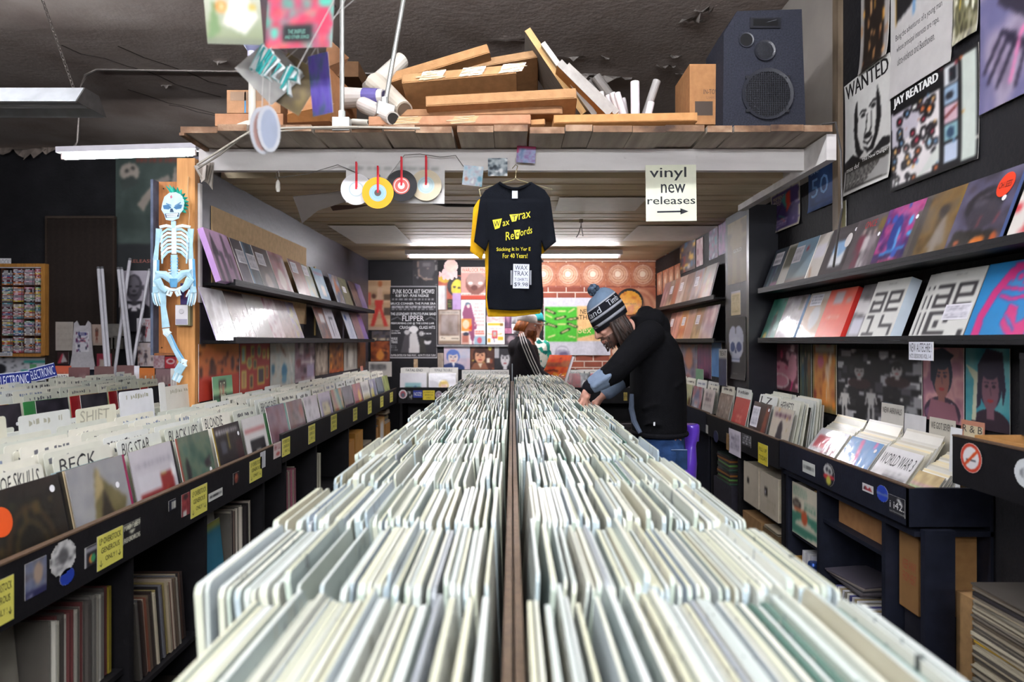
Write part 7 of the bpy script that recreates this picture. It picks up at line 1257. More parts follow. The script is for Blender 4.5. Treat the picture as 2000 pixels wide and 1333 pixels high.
# the sloping bin of singles, laid well back
SR = 'the sloping singles counter'; r = random.Random(31)
for k, (y0, y1, sp, lab, st, tx) in enumerate(((3.66, 4.0, 'd9d4d8|n 5 4 .5 b9b2b8 ece8ec|r .1 .6 .6 .85 c0404a|e .72 .4 .26 .42 8a3a4a|e .72 .3 .16 .26 3a3238|e .72 .45 .12 .14 5a4a52|n 14 7 .12 fff 8a8a8a', 'crinkled wrapped red and white cover', [], ()), (3.32, 3.64, '3a78b0|n 3 4 .4 2f6aa5 4f8ac0|l .1 b83a7a .5 .0 .55 .5 .4 .95|e .5 .35 .14 .12 c83a6a|b 4 8 .02 .05 b84a8a e0e4ea 2a5a8a', 'bright blue cover with a magenta splash', [('dot', .9, .85)], ()),
        (3.0, 3.3, 'd2cfd0|r .35 .05 .95 .55 4a484c|n 12 4 .3 3a383c b5b2b4|b 6 9 .04 .08 6a686c c4c2c4 2f2d30|r 0 .62 1 1 d4d1d2', 'white crowd photograph cover lettered WORLD WAR 3', [], (('WORLD WAR 3', .05, .7, .95, .9, '232226'),)), (2.79, 2.98, '8a8a86|r 0 .78 1 1 e0b050|r 0 .7 1 .78 d89080|r 0 .62 1 .7 8fbf5a|n 8 4 .5 6a6a68 a9a9a4|e .3 .35 .14 .1 3a3a3a|r .2 .48 .5 .56 cfc8b0', 'grey cover banded orange and green, nearest the lens', [('dot', .85, .5)], ()))):
    w_ = y1 - y0 - .012
    o = front_lp(lab + ' facing out of ' + SR, art(sp, 40), 0, w_, 1.635, .742, .62, 1, .31 if w_ > .25 else .24, .004, 'e0dcd8', tx, st or (), mat=gloss); o.location.y = (y0 + y1) / 2
    n_ = 13; cl = ['dcd8cc', 'd2cdbc', 'cfd0cc', 'd8d2c0', 'c8c4b8', 'e0dcd2']
    for i in range(n_):
        f_ = (i + 1) / n_; x = 1.65 + f_ * .105; le = .6 - .06 * f_; hh = (.30 if w_ > .25 else .24) + .03 * f_ + r.uniform(-.008, .008); z = .742 + f_ * .04
        top = 1.905 - (x + hh * math.sin(le))
        if top < 0: le = math.asin(max(0, (1.905 - x) / hh))
        mb = MB().box(-w_ / 2, 0, 0, w_ / 2, .003 if i % 3 else .002, hh, r.choice(cl)).box(-w_ / 2, -.0003, hh - .012, w_ / 2, -.0001, hh - .001, r.choice(['b9b2a0', 'd8c9a0', 'c4c0b4']))
        tag(mb.build('single_sleeve', sleeve, loc=(x, (y0 + y1) / 2 + r.uniform(-.003, .003), z), rot=(-le, 0, -PI / 2)), 'pale single sleeve, %s behind the %s' % (nth(i + 1), lab), 'record', 'singles in the sloping counter')
for p0, p1, pt, tx, col, lab in ((1713, 1756, 786, 'NEW ARRIVALS', 'd2cdc4', 'cream card lettered NEW ARRIVALS standing behind the singles'), (1758, 1799, 807, '', 'dad8d8', 'blank white card standing behind the singles'), (1806, 1856, 814, 'WE GOT SEVENS', 'cfc9bb', 'cream card lettered faintly in capitals behind the singles'), (1867, 1912, 819, 'R & B', 'c98a70', 'reddish tan card at the end of the cards behind the singles'), (1846, 1868, 834, '', 'e2e2e4', 'small white card before the raised counter corner')):
    X = 1.915 if p0 != 1846 else 1.80; ya, yb = YX(p0, X), YX(p1, X); zt = ZX(p0, pt, X); w_ = abs(ya - yb); mb = MB().box(-w_ / 2, 0, 0, w_ / 2, .002, zt - .87, col)
    if p0 == 1867: mb.box(-w_ / 2 + .02, -.0008, 0, w_ / 2 - .01, -.0002, zt - .89, 'd8c9a8')
    if tx: mb.text(tx, .08, 1 - .05 / (zt - .87), .92, 1 - .02 / (zt - .87), '4a4440', w_, zt - .87, y=-.0014)
    tag(mb.build('genre_header', paper, loc=(X + .012, (ya + yb) / 2, .87), rot=(-.04, 0, -PI / 2)), lab, 'sign')
tag(MB().box(1.63, 2.782, .8, 1.9, 2.786, .86, '8a6240').box(1.63, 2.786, .855, 1.9, 2.9, .86, 'b98a5c').build('carton_flap', card), 'tan carton flap lying in the empty near end of the sloping counter', 'carton')
tag(MB().box(1.75, 2.79, .862, 1.92, 2.93, .868, 'd6d3d4').build('paper_sheet', paper), 'white paper lying on the tan flap in the sloping counter', 'paper')
# raised counter: carton of books, picture sleeve, sheets
t = thing('open_carton', 'open tan carton of records standing in the raised counter', 'carton', (1.64, 1.62, 1.002))
MB().box(0, 0, 0, .006, .8, .165, 'b0814e').box(.007, .794, 0, .27, .8, .165, 'b0814e').box(.007, 0, 0, .27, .006, .165, 'b0814e').box(.264, .007, 0, .27, .793, .165, 'b0814e').box(.007, .007, 0, .263, .793, .005, '8a6240').build('carton_body', card, t)
Y = YX(1935, 1.72); o = front_lp('dark picture sleeve with a yellow arc and red floor in the tan carton', art('2b2a2e|n 3 4 .3 222126 34333a|o .62 .22 .5 .6 .22 d8bd22|e .66 .22 .13 .22 8a8078|n 14 5 .12 d84a3a 3a8a3a 2a2a2a|r .3 .0 1 .12 c0402f|b 7 10 .02 .05 b5402a 4a8a3a d8c83a', 44), 0, .25, 1.72, 1.01, .18, 1, .25, .006, '3a3840'); o.location.y = 2.05
for i in range(6): tag(MB().box(-.125, 0, 0, .125, .004, .26, ['1f1d20', 'b09060', '1d1b1e', 'c9c4bc', '5a5450', '2f2c30'][i]).text('YOU TURNED' if i == 0 else ' .', .2, .62, .8, .67, 'b59a5a', .25, .26, y=-.0008).build('record', gloss, loc=(1.74 + .02 * i, 1.9 if i else 1.78, 1.012), rot=(-.14, 0, -PI / 2)), 'jacket %s behind the dark picture sleeve in the tan carton' % nth(i + 1), 'record', 'jackets in the tan carton')
tag(MB().box(1.72, 1.63, 1.29, 1.9, 1.85, 1.294, 'd9d7dc').box(1.74, 1.64, 1.2945, 1.9, 1.85, 1.31, 'c4ccc8').build('paper_pad', paper, rot=(0, 0, 0)), 'pale pad of typed sheets lying across the tan carton jackets', 'paper')
# ---- notes and stickers on the fascias
def side_sheet(name, label, p0, p1, pt, pb, X, spec, n, texts=(), cat='sticker', mask=None, m=None):
    """flat sheet on a fascia of the skeleton wall (X < 0) or picture wall (X > 0); pt, pb: top and bottom at its left edge"""
    side = -1 if X < 0 else 1; ya, yb = YX(p0, X), YX(p1, X); z1, z0 = ZX(p0, pt, X), ZX(p0, pb, X)
    return poster(name, label, art(spec, n, m or n), (X + (.0016 if X < 0 else -.0016), (ya + yb) / 2, z0), abs(ya - yb), z1 - z0, PI / 2 if X < 0 else -PI / 2, texts=texts, cat=cat, mask=mask, t=.0012)
XFL = -1.349; ov = (('LP OVERSTOCK', .08, .72, .92, .9, '26241f'), ('GENEROUS', .14, .46, .86, .62, '26241f'), ('ONLY !', .3, .2, .75, .34, '26241f'), ('\u2193', .08, .08, .2, .26, '26241f'), ('\u2193', .8, .14, .92, .32, '26241f'))
for i, (p0, p1, pt, pb) in enumerate(((-30, 26, 1148, 1240), (189, 239, 1050, 1118), (372, 404, 958, 1015), (487, 511, 903, 945), (550.5, 566, 859, 894), (602, 615, 833, 869), (646, 657.5, 813, 844), (689.5, 697.5, 799, 824), (718.5, 725.5, 785.5, 810), (742.5, 748.5, 776, 797), (761.5, 767, 768, 787))):
    side_sheet('overstock_note', 'yellow overstock note, %s along the skeleton wall counter from the lens' % nth(i + 1), p0, p1, pt, pb, XFL - 0, 'd8d062|n 2 4 .06 cfc658 e2da70', 6, ov, 'note')
for (p0, p1, pt, pb, sp, lab, tx, mk) in ((97, 147, 1069, 1137, 'd4d2d0|e .5 .5 .46 .46 d8d6d4|q 4 30 .02 .08 3a383a 6a686a d8d6d4|e .5 .55 .2 .25 4a484a|n 9 4 .2 2a2a2a f0f0f0', 'round black and white face sticker on the near fascia', (), RM), (116, 144, 1118, 1150, '1f3a9a', 'royal blue round sticker under the face sticker', (), RM), (48, 90, 1104, 1175, '5a5f7a|n 4 4 .5 4a5070 8a8f9a 5a4a40|e .6 .6 .22 .3 a08a78|r 0 0 1 .2 2a2a50|t .1 .03 .6 .12 1 c9c8d0', 'photo sticker of a figure on blue near the lens', (), None), (165, 188, 1072, 1112, '26242a|r 0 0 .12 1 a9a7aa|r .12 .72 1 .9 8a8890|e .6 .35 .28 .22 c97a3a|e .7 .35 .2 .2 3a8a5a', 'torn striped sticker beside the second yellow note', (), None),
        (240, 274, 1028, 1066, '1b1a1c|t .02 .62 .98 .98 1 d0cdb8|t .02 .02 .98 .36 1 d0cdb8|p d0cdb8 .3 .6 .7 .6 .5 .38', 'black band sticker with white block lettering on the near fascia', (('MAD FLEET', .04, .68, .96, .96, 'd0cdb8'), ('RECORDS', .04, .05, .96, .3, 'd0cdb8')), None), (329, 343, 980, 1000, '1f2030|r .4 .1 .95 .8 b9b8b0|r .55 .1 .62 .8 4a4a55', 'small pale tag sticker between two yellow notes', (), None), (354, 370, 968, 1012, '8a2f34|n 4 4 .5 5a2024 b5605a|e .5 .85 .3 .12 3a2a2a|r .2 0 .6 .25 c4c0bc', 'red figure sticker before the third yellow note', (), None), (407, 434, 966, 982, 'c9c9c4|t .06 .2 .94 .8 1 4a4a4a', 'white strip sticker after the third yellow note', (), None), (455, 467, 926, 948, '1f1a1b|e .5 .5 .3 .45 7a3a30|e .5 .6 .15 .2 a5604a', 'dark sticker of a small brown figure', (), None), (508, 518, 885, 917, 'c4c4c8|l .05 9a9a9e .4 .1 .6 .9', 'pale sticker curling off beside the fourth yellow note', (), None), (534, 548, 868, 898, 'd0bfbc|t .1 .5 .9 .9 3 8a4a4a|e .6 .25 .25 .12 b0504a', 'pinkish notice before the fifth yellow note', (), None)):
    side_sheet('sticker', lab, p0, p1, pt, pb, XFL, sp, 20, tx, mask=mk)
for X_, (p0, p1, pt, pb, sp, lab, tx, mk) in ((1.599, v) for v in ((1379, 1383, 830, 846, 'a9a8a4', 'small pale tag at the far end of the black counter', (), None), (1394, 1403, 840, 862, '23284a', 'dim navy sticker near the far end of the black counter', (), RM), (1419, 1425, 846, 878, '8a5a44|n 3 4 .5 5a6a4a b5904a', 'thin coloured sticker edge beside the white notice', (), None), (1424, 1447, 836, 884, 'c4bdc9|t .12 .2 .9 .85 5 6a6474', 'white typed notice on the black counter', (), None), (1449, 1467, 846, 868, '2a282c|t .1 .1 .95 .95 4 a9a6aa', 'black sticker of white block type beside the white notice', (), None), (1481, 1500, 864, 903, 'd8c83a', 'bright yellow two-line notice on the black counter', (('FILL UP', .12, .62, .9, .8, '3a3420'), ('TODAY', .12, .2, .9, .42, '3a3420')), None),
        (1568, 1592, 899, 921, 'c4c6c0|t .08 .25 .92 .75 1 6a6c6a', 'white strip sticker on the sloping counter', (), None), (1608, 1630, 902, 945, '1d1c22|e .45 .68 .4 .28 b9b8b4|e .35 .72 .1 .1 2a2a30|e .6 .66 .1 .1 2a2a30|e .3 .4 .28 .1 b8303a|e .75 .42 .26 .1 b8303a|e .5 .25 .22 .2 b5b04a', 'skull and red bow sticker on the sloping counter', (), lambda U, V: ((U - .5) / .5) ** 2 + ((V - .5) / .5) ** 2 < 1.05), (1685, 1706, 943, 958, 'c9c6c8|p 9a2f34 .1 .25 .3 .8 .5 .4 .7 .8 .9 .25|p 2a2426 .1 .3 .2 .75 .3 .3', 'white sticker with a red winged mark', (), None), (1713, 1735, 945, 976, '2340a8|r 0 .4 1 .55 5a6a9a|e .5 .7 .3 .2 1f3a98', 'royal blue beetle-shaped sticker', (), lambda U, V: ((U - .5) / .5) ** 2 + ((V - .5) / .5) ** 2 < 1), (1737, 1768, 965, 1000, '24242a|p c9c8c6 .5 .85 .62 .95 .9 .6 .8 .55', 'black sticker with white lettering at the sloping counter corner', (('i i42.', .06, .3, .96, .7, 'd2d1d0'), ('unlimited', .06, .08, .96, .2, '9a9a98')), None))):
    side_sheet('sticker', lab, p0, p1, pt, pb, X_, sp, 20, tx, mask=mk)
side_sheet('sticker', 'round red-ringed no-smoking sticker on the raised counter corner', 1877, 1918, 862, 918, 1.599, 'd9d5d8|o .5 .5 .49 .49 .11 c03a24|l .05 3a3a44 .3 .42 .7 .42|l .03 8a8a94 .5 .5 .65 .7|l .1 c94a1e .22 .25 .78 .75', 40, mask=RM)
side_sheet('sticker', 'round white waveform sticker at the picture edge of the raised counter', 1982, 2042, 890, 950, 1.599, 'd0d4d6|r .2 .4 .23 .6 3a3a42|r .27 .35 .3 .65 3a3a42|r .34 .3 .37 .7 3a3a42|r .41 .38 .44 .62 3a3a42|r .5 .44 .53 .56 3a3a42', 34, mask=RM)
# ---- storage beneath the counters
SP = ['8a8478', '5a3f34', '6a5a4a', 'a89a84', '3a2f2c', '7a4a3a', '4a4a50', 'b0a090', '2a2628', '9a8a5a', '6a6a70', 'c4b8a0']
def spines_l(y0, y1, z, where, cols=None, lean=.05, h=.31):   # under the skeleton wall counter: spines face +x
    y = y0; k = 0
    while y < y1 - .01:
        th = r.choice((.005, .008, .011, .016)); k += 1; hh = h + r.uniform(-.012, .004); c_ = r.choice(cols or SP) if k > 1 else '5f5a54'
        tag(MB().box(-.3, 0, 0, 0, th, hh, c_).box(.0001, .0006, .01, .0005, th - .0006, hh - .012, tuple(v * .7 for v in C(c_))).build('stored_record', gloss, loc=(-1.42 + r.uniform(-.012, .008), y, z + .002), rot=(lean, 0, 0)), 'stored jacket spine, %s along %s' % (nth(k), where), 'record', 'jackets stored beneath the skeleton wall counter'); y += th + .003
spines_l(2.1, 2.43, .322, 'the near cubby', ['9a9488', 'b5b0a4', 'c4bfb0', '6a3a3a', '8a7a2a', '7a7670', 'd0ccc0', '5a5450'], .0)
spines_l(2.6, 3.0, .202, 'the second cubby', None, .13)
spines_l(3.45, 3.74, .322, 'the third cubby', ['b0a898', '8a8478', 'c4bcae', '6a5a50', '2f2a2c'], .02)
spines_l(3.83, 3.98, .04, 'the narrow cubby floor', None, .06); spines_l(4.22, 4.5, .362, 'the red-spined cubby', ['b02a2c', 'a89f90', '8a8478', 'b8b0a4', '9a5a6a', 'a39a8c'], .03)
spines_l(4.86, 5.08, .362, 'the white folder cubby', ['c9c4b0', 'b9b4a0', 'd4d0c0'], .0)
for (y, z, lab, sp, tx) in ((3.11, .322, 'blue cover with a yellow rim facing out under the counter, below the CRAP card', '2a6a80|r 0 .9 1 1 c9b03a|n 3 4 .3 1f5a74 3a7a90', ()), (1.8, .322, 'beige carton card scrawled JACK in the near cubby', '9a9488|n 3 4 .1 8f897c a8a296|l .02 3a3834 .2 .5 .5 .6 .8 .5|l .02 3a3834 .3 .62 .6 .7', (('JACK', .3, .8, .8, .95, '2a2826'),))):
    o = front_lp(lab, art(sp, 24), 0, .31, -1.43 if y > 3 else -1.5, z, .1, -1, .3 if y > 3 else .33, texts=tx, mat=paper); o.location.y = y + .14
name_card('CRAP', 3.12, 3.42, -1.462, .322, .36, .1, -1, 'grey card lettered CRAP under the counter', '2c2a2a', 'a9a69e', top=.7)
def store_box(label, x0, x1, y0, y1, z0, z1, col, open_=False, texts=(), face='x', paint_=None, name='carton', inside=None, rz=0):
    t = thing(name, label, 'carton', ((x0 + x1) / 2, (y0 + y1) / 2, z0), (0, 0, rz)); a, b_, h_ = (x1 - x0) / 2, (y1 - y0) / 2, z1 - z0; th = .005
    if open_: MB().box(-a, -b_, 0, -a + th, b_, h_, col).box(a - th, -b_, 0, a, b_, h_, col).box(-a + th, -b_, 0, a - th, -b_ + th, h_, col).box(-a + th, b_ - th, 0, a - th, b_, h_ * .98, col).box(-a + th, -b_ + th, 0, a - th, b_ - th, th, col).build('carton_body', card, t)
    else: MB().box(-a, -b_, 0, a, b_, h_, col).build('carton_body', card, t)
    if paint_:
        for (f_, sp, tx) in paint_:
            A = art(sp, 40, 30)
            if f_ == '-x': mb = MB().picture(A, 2 * b_ * .98, h_ * .98, .0008, col); [mb.text(*q[:5], q[5], 2 * b_ * .98, h_ * .98) for q in tx]; mb.build('printed_side', paper, t, loc=(-a - .0012, 0, h_ * .01), rot=(0, 0, -PI / 2))
            elif f_ == '+x': mb = MB().picture(A, 2 * b_ * .98, h_ * .98, .0008, col); mb.build('printed_side', paper, t, loc=(a + .0012, 0, h_ * .01), rot=(0, 0, PI / 2))
            else: mb = MB().picture(A, 2 * a * .98, h_ * .98, .0008, col); [mb.text(*q[:5], q[5], 2 * a * .98, h_ * .98) for q in tx]; mb.build('printed_side', paper, t, loc=(0, -b_ - .0012, h_ * .01))
    return t
for (y0, y1, z0, z1, c_, lab) in ((5.82, 6.15, .02, .62, 'b5803f', 'tall orange-brown carton under the skeleton wall counter'), (6.18, 6.5, .02, .66, 'b8863f', 'second tall orange-brown carton under the skeleton wall counter'), (6.95, 7.25, .02, .58, 'a87a48', 'brown carton under the counter near the back corner'), (7.3, 7.6, .02, .66, 'b08550', 'tan carton with a white sheet near the back corner'), (7.65, 7.95, .02, .56, 'a5763f', 'last carton in the back corner')):
    store_box(lab, -1.74, -1.42, y0, y1, z0, z1, c_, paint_=(('+x', c_ + '|n 3 4 .15 8a6236 c99a5a' + ('|r .2 .3 .8 .95 c9c6c4' if 'white' in lab else ''), ()),))
for st, (yy, z0, n_) in enumerate(((6.72, .02, 40), (7.1, .582, 12), (7.8, .562, 14))):
    z = z0
    for k in range(n_):
        th = r.uniform(.006, .016)
        if z + th > .76: break
        tag(MB().box(-.15, -.13 if st else -.15, 0, .15, .13 if st else .15, th, r.choice(SP)).build('flat_record', gloss, loc=(-1.58 + r.uniform(-.015, .015), yy + r.uniform(-.012, .012), z), rot=(0, 0, r.uniform(-.06, .06))), 'jacket lying flat, %s up in the %s stack by the tan cartons' % (nth(k + 1), nth(st + 1)), 'record', 'flat stacks by the tan cartons'); z += th + .001
# beneath the picture wall counters
TX = 'c4bca8|n 3 4 .1 b8b09c cec6b4|p 3f7a66 0 .05 .2 .3 .6 .35 1 .25 1 .45 .5 .5 0 .42|e .2 .12 .1 .06 c4bca8|e .5 .14 .1 .06 c4bca8|e .8 .16 .1 .05 c4bca8|p 3f7a66 0 .0 .5 .02 1 .1 1 .2 .4 .2 0 .2|e .5 .4 .12 .14 b0502f|l .03 3a4a3a .5 .5 .55 .62|t .5 .55 .95 .7 3 4f7f6a|e .2 .6 .18 .1 3a302c|t .1 .56 .3 .64 1 c4bca8|r .1 .45 .4 .55 c9704a|t .05 .75 .6 .95 3 4f7f6a'
t = store_box('white produce carton printed with green fields under the sloping counter', 1.64, 1.92, 3.66, 3.995, .387, .68, 'bdb6a8', True, paint_=(('-x', TX, ()), ('-y', 'c6c4c4|n 3 4 .1 b8b6b8 d0cecc|p 3f7f70 0 .1 .3 .14 .55 .25 .5 .4 .2 .38 0 .3|e .1 .22 .05 .05 c6c4c4|e .25 .26 .05 .04 c6c4c4|e .4 .3 .04 .03 c6c4c4|p 3f7f70 .5 .1 .9 .2 1 .25 1 .1|e .3 .85 .2 .12 4a3a36|r .2 .35 .26 .62 3a3034', (('Te', .2, .78, .36, .92, 'c6c4c4'), ('CA', .34, .6, .5, .72, 'c9553f')))))
MB().box(-.13, -.1, .22, -.04, -.05, .29, '9a7a4a', Matrix.Rotation(.2, 4, 'Z')).box(.0, -.05, .22, .1, .1, .31, '6f5f4a').build('torn_paper', card, t)
store_box('brown carton on the shallow shelf beneath the sloping counter', 1.70, 1.92, 3.1, 3.55, .562, .70, '9a6f48')
store_box('old white carton with a square hand hole, farther of the pair', 1.63, 1.9, 4.52, 4.8, .382, .66, 'b5aa98', True, paint_=(('-x', 'b5aa98|n 4 4 .2 a59a88 c2b8a6|r .25 .5 .4 .65 2a2420', ()),))
store_box('old white carton with a square hand hole, nearer of the pair', 1.63, 1.9, 4.18, 4.48, .382, .65, 'b9ae9c', True, paint_=(('-x', 'b9ae9c|n 4 4 .2 a59a88 c2b8a6|r .25 .48 .42 .66 2a2420|r .27 .5 .33 .62 c9c4d0|t .4 .1 .9 .4 4 a0947f', ()), ('-y', 'aba08c|n 4 5 .4 8f8470 c2b8a6|n 8 4 .3 6a5f4a b5aa98', ())))
store_box('small brown carton below the white pair', 1.64, 1.9, 4.5, 4.85, .02, .3, '93724c'); store_box('worn brown carton below the white pair, nearer', 1.64, 1.9, 4.2, 4.46, .02, .29, '6f5a40')
tag(MB().box(1.64, 4.2, .292, 1.86, 4.44, .3, 'a59a84').box(1.66, 4.22, .3005, 1.88, 4.42, .31, 'b5aa98').box(1.63, 4.19, .3105, 1.84, 4.41, .318, '9a8f7c').build('paper_stack', paper), 'loose yellowed papers sliding off the worn brown carton', 'paper')
for k in range(14): tag(MB().box(-.05, -.15, 0, .04, .15, .014, ['2f4a3c', '3a3230', '4f7a3a', '2a2628', '8a5a2a', '3a2f30', '1f2a26'][k % 7]).build('flat_record', gloss, loc=(1.675, 5.25, .42 + .0152 * k), rot=(0, 0, r.uniform(-.04, .04))), 'dark jacket lying flat, %s up in the stack under the skull poster column' % nth(k + 1), 'record', 'flat stack under the skull poster column')
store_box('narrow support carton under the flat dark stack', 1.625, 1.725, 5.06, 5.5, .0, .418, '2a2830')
t = thing('open_carton', 'torn open carton of records on the floor, blue can inside it', 'carton', (1.76, 3.86, .0)); 
MB().box(-.14, -.15, 0, -.134, .15, .24, 'a87f42').box(-.133, .144, 0, .13, .15, .24, 'a0783e').box(-.133, -.15, 0, .13, -.144, .17, 'a87f42').box(.124, -.143, 0, .13, .143, .24, '9a723a').box(-.133, -.143, 0, .123, .143, .006, '8a6236').build('carton_body', card, t)
MB().add([(-.14, -.15, .17), (-.06, -.19, .14), (-.05, -.19, .02), (-.14, -.15, 0), (-.137, -.147, .17), (-.057, -.186, .14), (-.047, -.186, .02), (-.137, -.147, 0)], [(0, 1, 2, 3), (7, 6, 5, 4), (0, 4, 5, 1), (1, 5, 6, 2), (2, 6, 7, 3), (3, 7, 4, 0)], 'b08a4a').build('flap', card, t)
tag(MB().lathe([(.001, .008), (.03, .008), (.032, .02), (.032, .26), (.027, .275), (.001, .276)], '2f4f96', 20).lathe([(.0325, .12), (.0325, .17)], 'c9cdd8', 20).build('drink_can', metal, loc=(1.67, 3.78, 0)), 'tall blue can in the torn open carton', 'can')
for k in range(7): tag(MB().box(-.104, 0, 0, .104, .004, .29, ['d0cfd4', 'c4c2c8', 'dad8d8'][k % 3]).build('stored_sleeve', paper, loc=(1.775, 3.82 + .02 * k, .008), rot=(.06, 0, 0)), 'white sleeve %s in the torn open carton' % nth(k + 1), 'record', 'sleeves in the torn open carton')
t = store_box('maroon-brown carton of records on the floor under the sloping counter', 1.64, 1.92, 3.1, 3.56, .0, .2, '5f4034', True, paint_=(('-y', '5f4034|n 3 4 .15 53372c 6a4a3c', (('FRL', .6, .3, .95, .6, '2a1c18'),)),))
for k in range(16): tag(MB().box(-.13, 0, 0, .13, .004, .25, ['c9c7cc', '9a8a6a', 'b5b2b8', '4a4a78', 'd4d0c8', '8a8478'][k % 6]).build('stored_sleeve', paper, loc=(1.78, 3.14 + .024 * k, .008), rot=(.1, 0, 0)), 'sleeve %s in the maroon-brown carton' % nth(k + 1), 'record', 'sleeves in the maroon-brown carton')
for k in range(5): tag(MB().box(-.12, -.15, 0, .12, .15, .007, ['4a4448', '6a6468', '3a383c', '8a7f78', '55505a'][k]).build('record', gloss, loc=(1.79, 3.42 + .01 * k, .272 + .0075 * k), rot=(0, 0, .05 * k)), 'jacket lying across the maroon-brown carton, %s up' % nth(k + 1), 'record', 'jackets across the maroon-brown carton')
t = store_box('brown KEEP AWAY FROM HEAT carton in the last cubby', 1.68, 1.92, 2.82, 2.96, .36, .70, '8f6a42', paint_=(('-x', '8f6a42|n 3 4 .1 835f3a 9a744a', (('KEEP AWAY', .2, .5, .9, .62, 'a04a3a'), ('FROM HEAT', .2, .34, .9, .46, 'a04a3a'))),))
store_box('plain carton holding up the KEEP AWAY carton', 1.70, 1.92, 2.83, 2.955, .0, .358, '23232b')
t = store_box('tan carton with a blank white label marked R-7', 1.78, 1.93, 2.64, 2.735, .0, .5, 'a8845a', paint_=(('-y', 'a8845a|r .1 .55 .95 .95 bfb8ae', (('R-7', .3, .36, .8, .46, '3a3028'),)),))
for k in range(3):
    t = tag(MB().picture(art('2c2a26|n 9 4 .3 24231f 3a3830|s 30 .8 2c2a26 34322c', 30, 20), .34, .06, .18, '26241f').tube([(-.16, -.004, .058), (.16, -.004, .058)], .004, '8a7a6a', 6).build('woven_mat', cloth, loc=(1.77, 2.43, .07 * k)), 'folded dark woven mat, %s up beside the counter leg' % nth(k + 1), 'mat', None)
# flat stacks under the raised counter
for st, (x0, y0, z0, zt) in enumerate(((1.745, 2.2, .302, .66), (1.745, 1.86, .302, .74))):
    z = z0; k = 0
    while z < zt:
        k += 1; th = r.choice((.004, .006, .008, .012)) if z + .04 < zt or st == 0 else .03
        c_ = r.choice(['8a8070', '6a6258', '9a917f', '4a4540', '7a7468', 'a89f8c', '2f2c2e', '5a5044', '8a7f6c']);
        if k == 20: c_ = 'b5902f'
        if st == 1 and k in (30, 31): c_ = '1f2a5a'
        if st == 1 and z + th >= zt: c_, th = 'c9c4b4', .022
        tag(MB().box(-.155, -.155, 0, .155, .155, th, c_).box(-.1556, -.15, th * .2, -.1551, .15, th * .8, tuple(min(1, v * 1.3) for v in C(c_))).build('flat_record', gloss, loc=(x0 + r.uniform(-.006, .004) - .02 * (st == 0) + .02, y0 + r.uniform(-.01, .01), z), rot=(0, 0, r.uniform(-.03, .03))), 'jacket lying flat, %s up in the %s stack under the raised counter' % (nth(k), ['lower', 'taller'][st]), 'record', 'flat stacks under the raised counter'); z += th + .0008
# ---------------------------------------------------------------- people
def organic(name, mb, mat, col, voxel, smooth, parent=None, factor=.5):
    """fuse the overlapping volumes of mb into one continuous surface; col is a colour or f(x,y,z)->linear rgb"""
    tmp = mb.build('tmp', mat); m_ = tmp.modifiers.new('r', 'REMESH'); m_.mode = 'VOXEL'; m_.voxel_size = voxel
    s_ = tmp.modifiers.new('s', 'SMOOTH'); s_.factor = factor; s_.iterations = smooth
    dg = bpy.context.evaluated_depsgraph_get(); me = bpy.data.meshes.new_from_object(tmp.evaluated_get(dg)); me.name = name
    bpy.data.objects.remove(tmp); n = len(me.vertices); me.materials.clear(); me.materials.append(mat)
    for a in list(me.color_attributes): me.color_attributes.remove(a)
    ca = me.color_attributes.new('Col', 'FLOAT_COLOR', 'POINT'); c = np.ones((n, 4), np.float32)
    if callable(col):
        v = np.zeros(n * 3, np.float32); me.vertices.foreach_get('co', v); c[:, :3] = col(v.reshape(-1, 3))
    else: c[:, :3] = C(col)
    ca.data.foreach_set('color', c.ravel()); me.polygons.foreach_set('use_smooth', [True] * len(me.polygons))
    o = bpy.data.objects.new(name, me); COL.objects.link(o)
    if parent: o.parent = parent
    return o
def loft(mb, rings, col='888', n=24, M=None):
    """rings: (x, y, z, rx, ry) stacked ellipses"""
    V_ = [Vector((x + rx * math.cos(2 * PI * k / n), y + ry * math.sin(2 * PI * k / n), z + (q[0] * math.cos(2 * PI * k / n) if q else 0))) for x, y, z, rx, ry, *q in rings for k in range(n)]
    if M is not None: V_ = [M @ v for v in V_]
    m = len(rings); fs = [(i * n + k, i * n + (k + 1) % n, (i + 1) * n + (k + 1) % n, (i + 1) * n + k) for i in range(m - 1) for k in range(n)] + [tuple(range(n - 1, -1, -1)), tuple(range((m - 1) * n, m * n))]
    return mb.add(V_, fs, col)
def limb(mb, pts, rs, col='888', n=12):
    mb.tube(pts, rs, col, n)
    for p, q in zip(pts, rs): mb.ball(p, q * .99, col, n=10, m=8)
    return mb
def head_shape(mb, M, jaw=1.0):
    """a head looking along local -x with its origin mid-skull"""
    mb.ball((.012, 0, .035), (.098, .076, .088), '888', M, 20, 14); mb.ball((-.03, 0, -.05), (.062, .058, .068), '888', M, 16, 12)
    mb.ball((-.052, 0, -.098), (.034, .036, .026), '888', M, 12, 10); mb.ball((.0, 0, -.065), (.055, .058, .05), '888', M, 14, 10)
    mb.ball((-.068, 0, .028), (.03, .056, .02), '888', M, 12, 8); mb.ball((-.1, 0, -.026), (.02, .016, .017), '888', M, 12, 8)
    mb.tube([(-.086, 0, .02), (-.099, 0, -.006), (-.109, 0, -.026)], [.009, .011, .012], '888', 8, M)
    mb.ball((-.084, 0, -.062), (.016, .027, .0085), '888', M, 12, 8); mb.ball((-.082, 0, -.076), (.016, .024, .009), '888', M, 12, 8)
    for s in (-1, 1):
        mb.ball((.018, s * .079, -.008), (.019, .009, .03), '888', M, 12, 8); mb.ball((-.052, s * .04, -.018), (.03, .024, .022), '888', M, 12, 8)
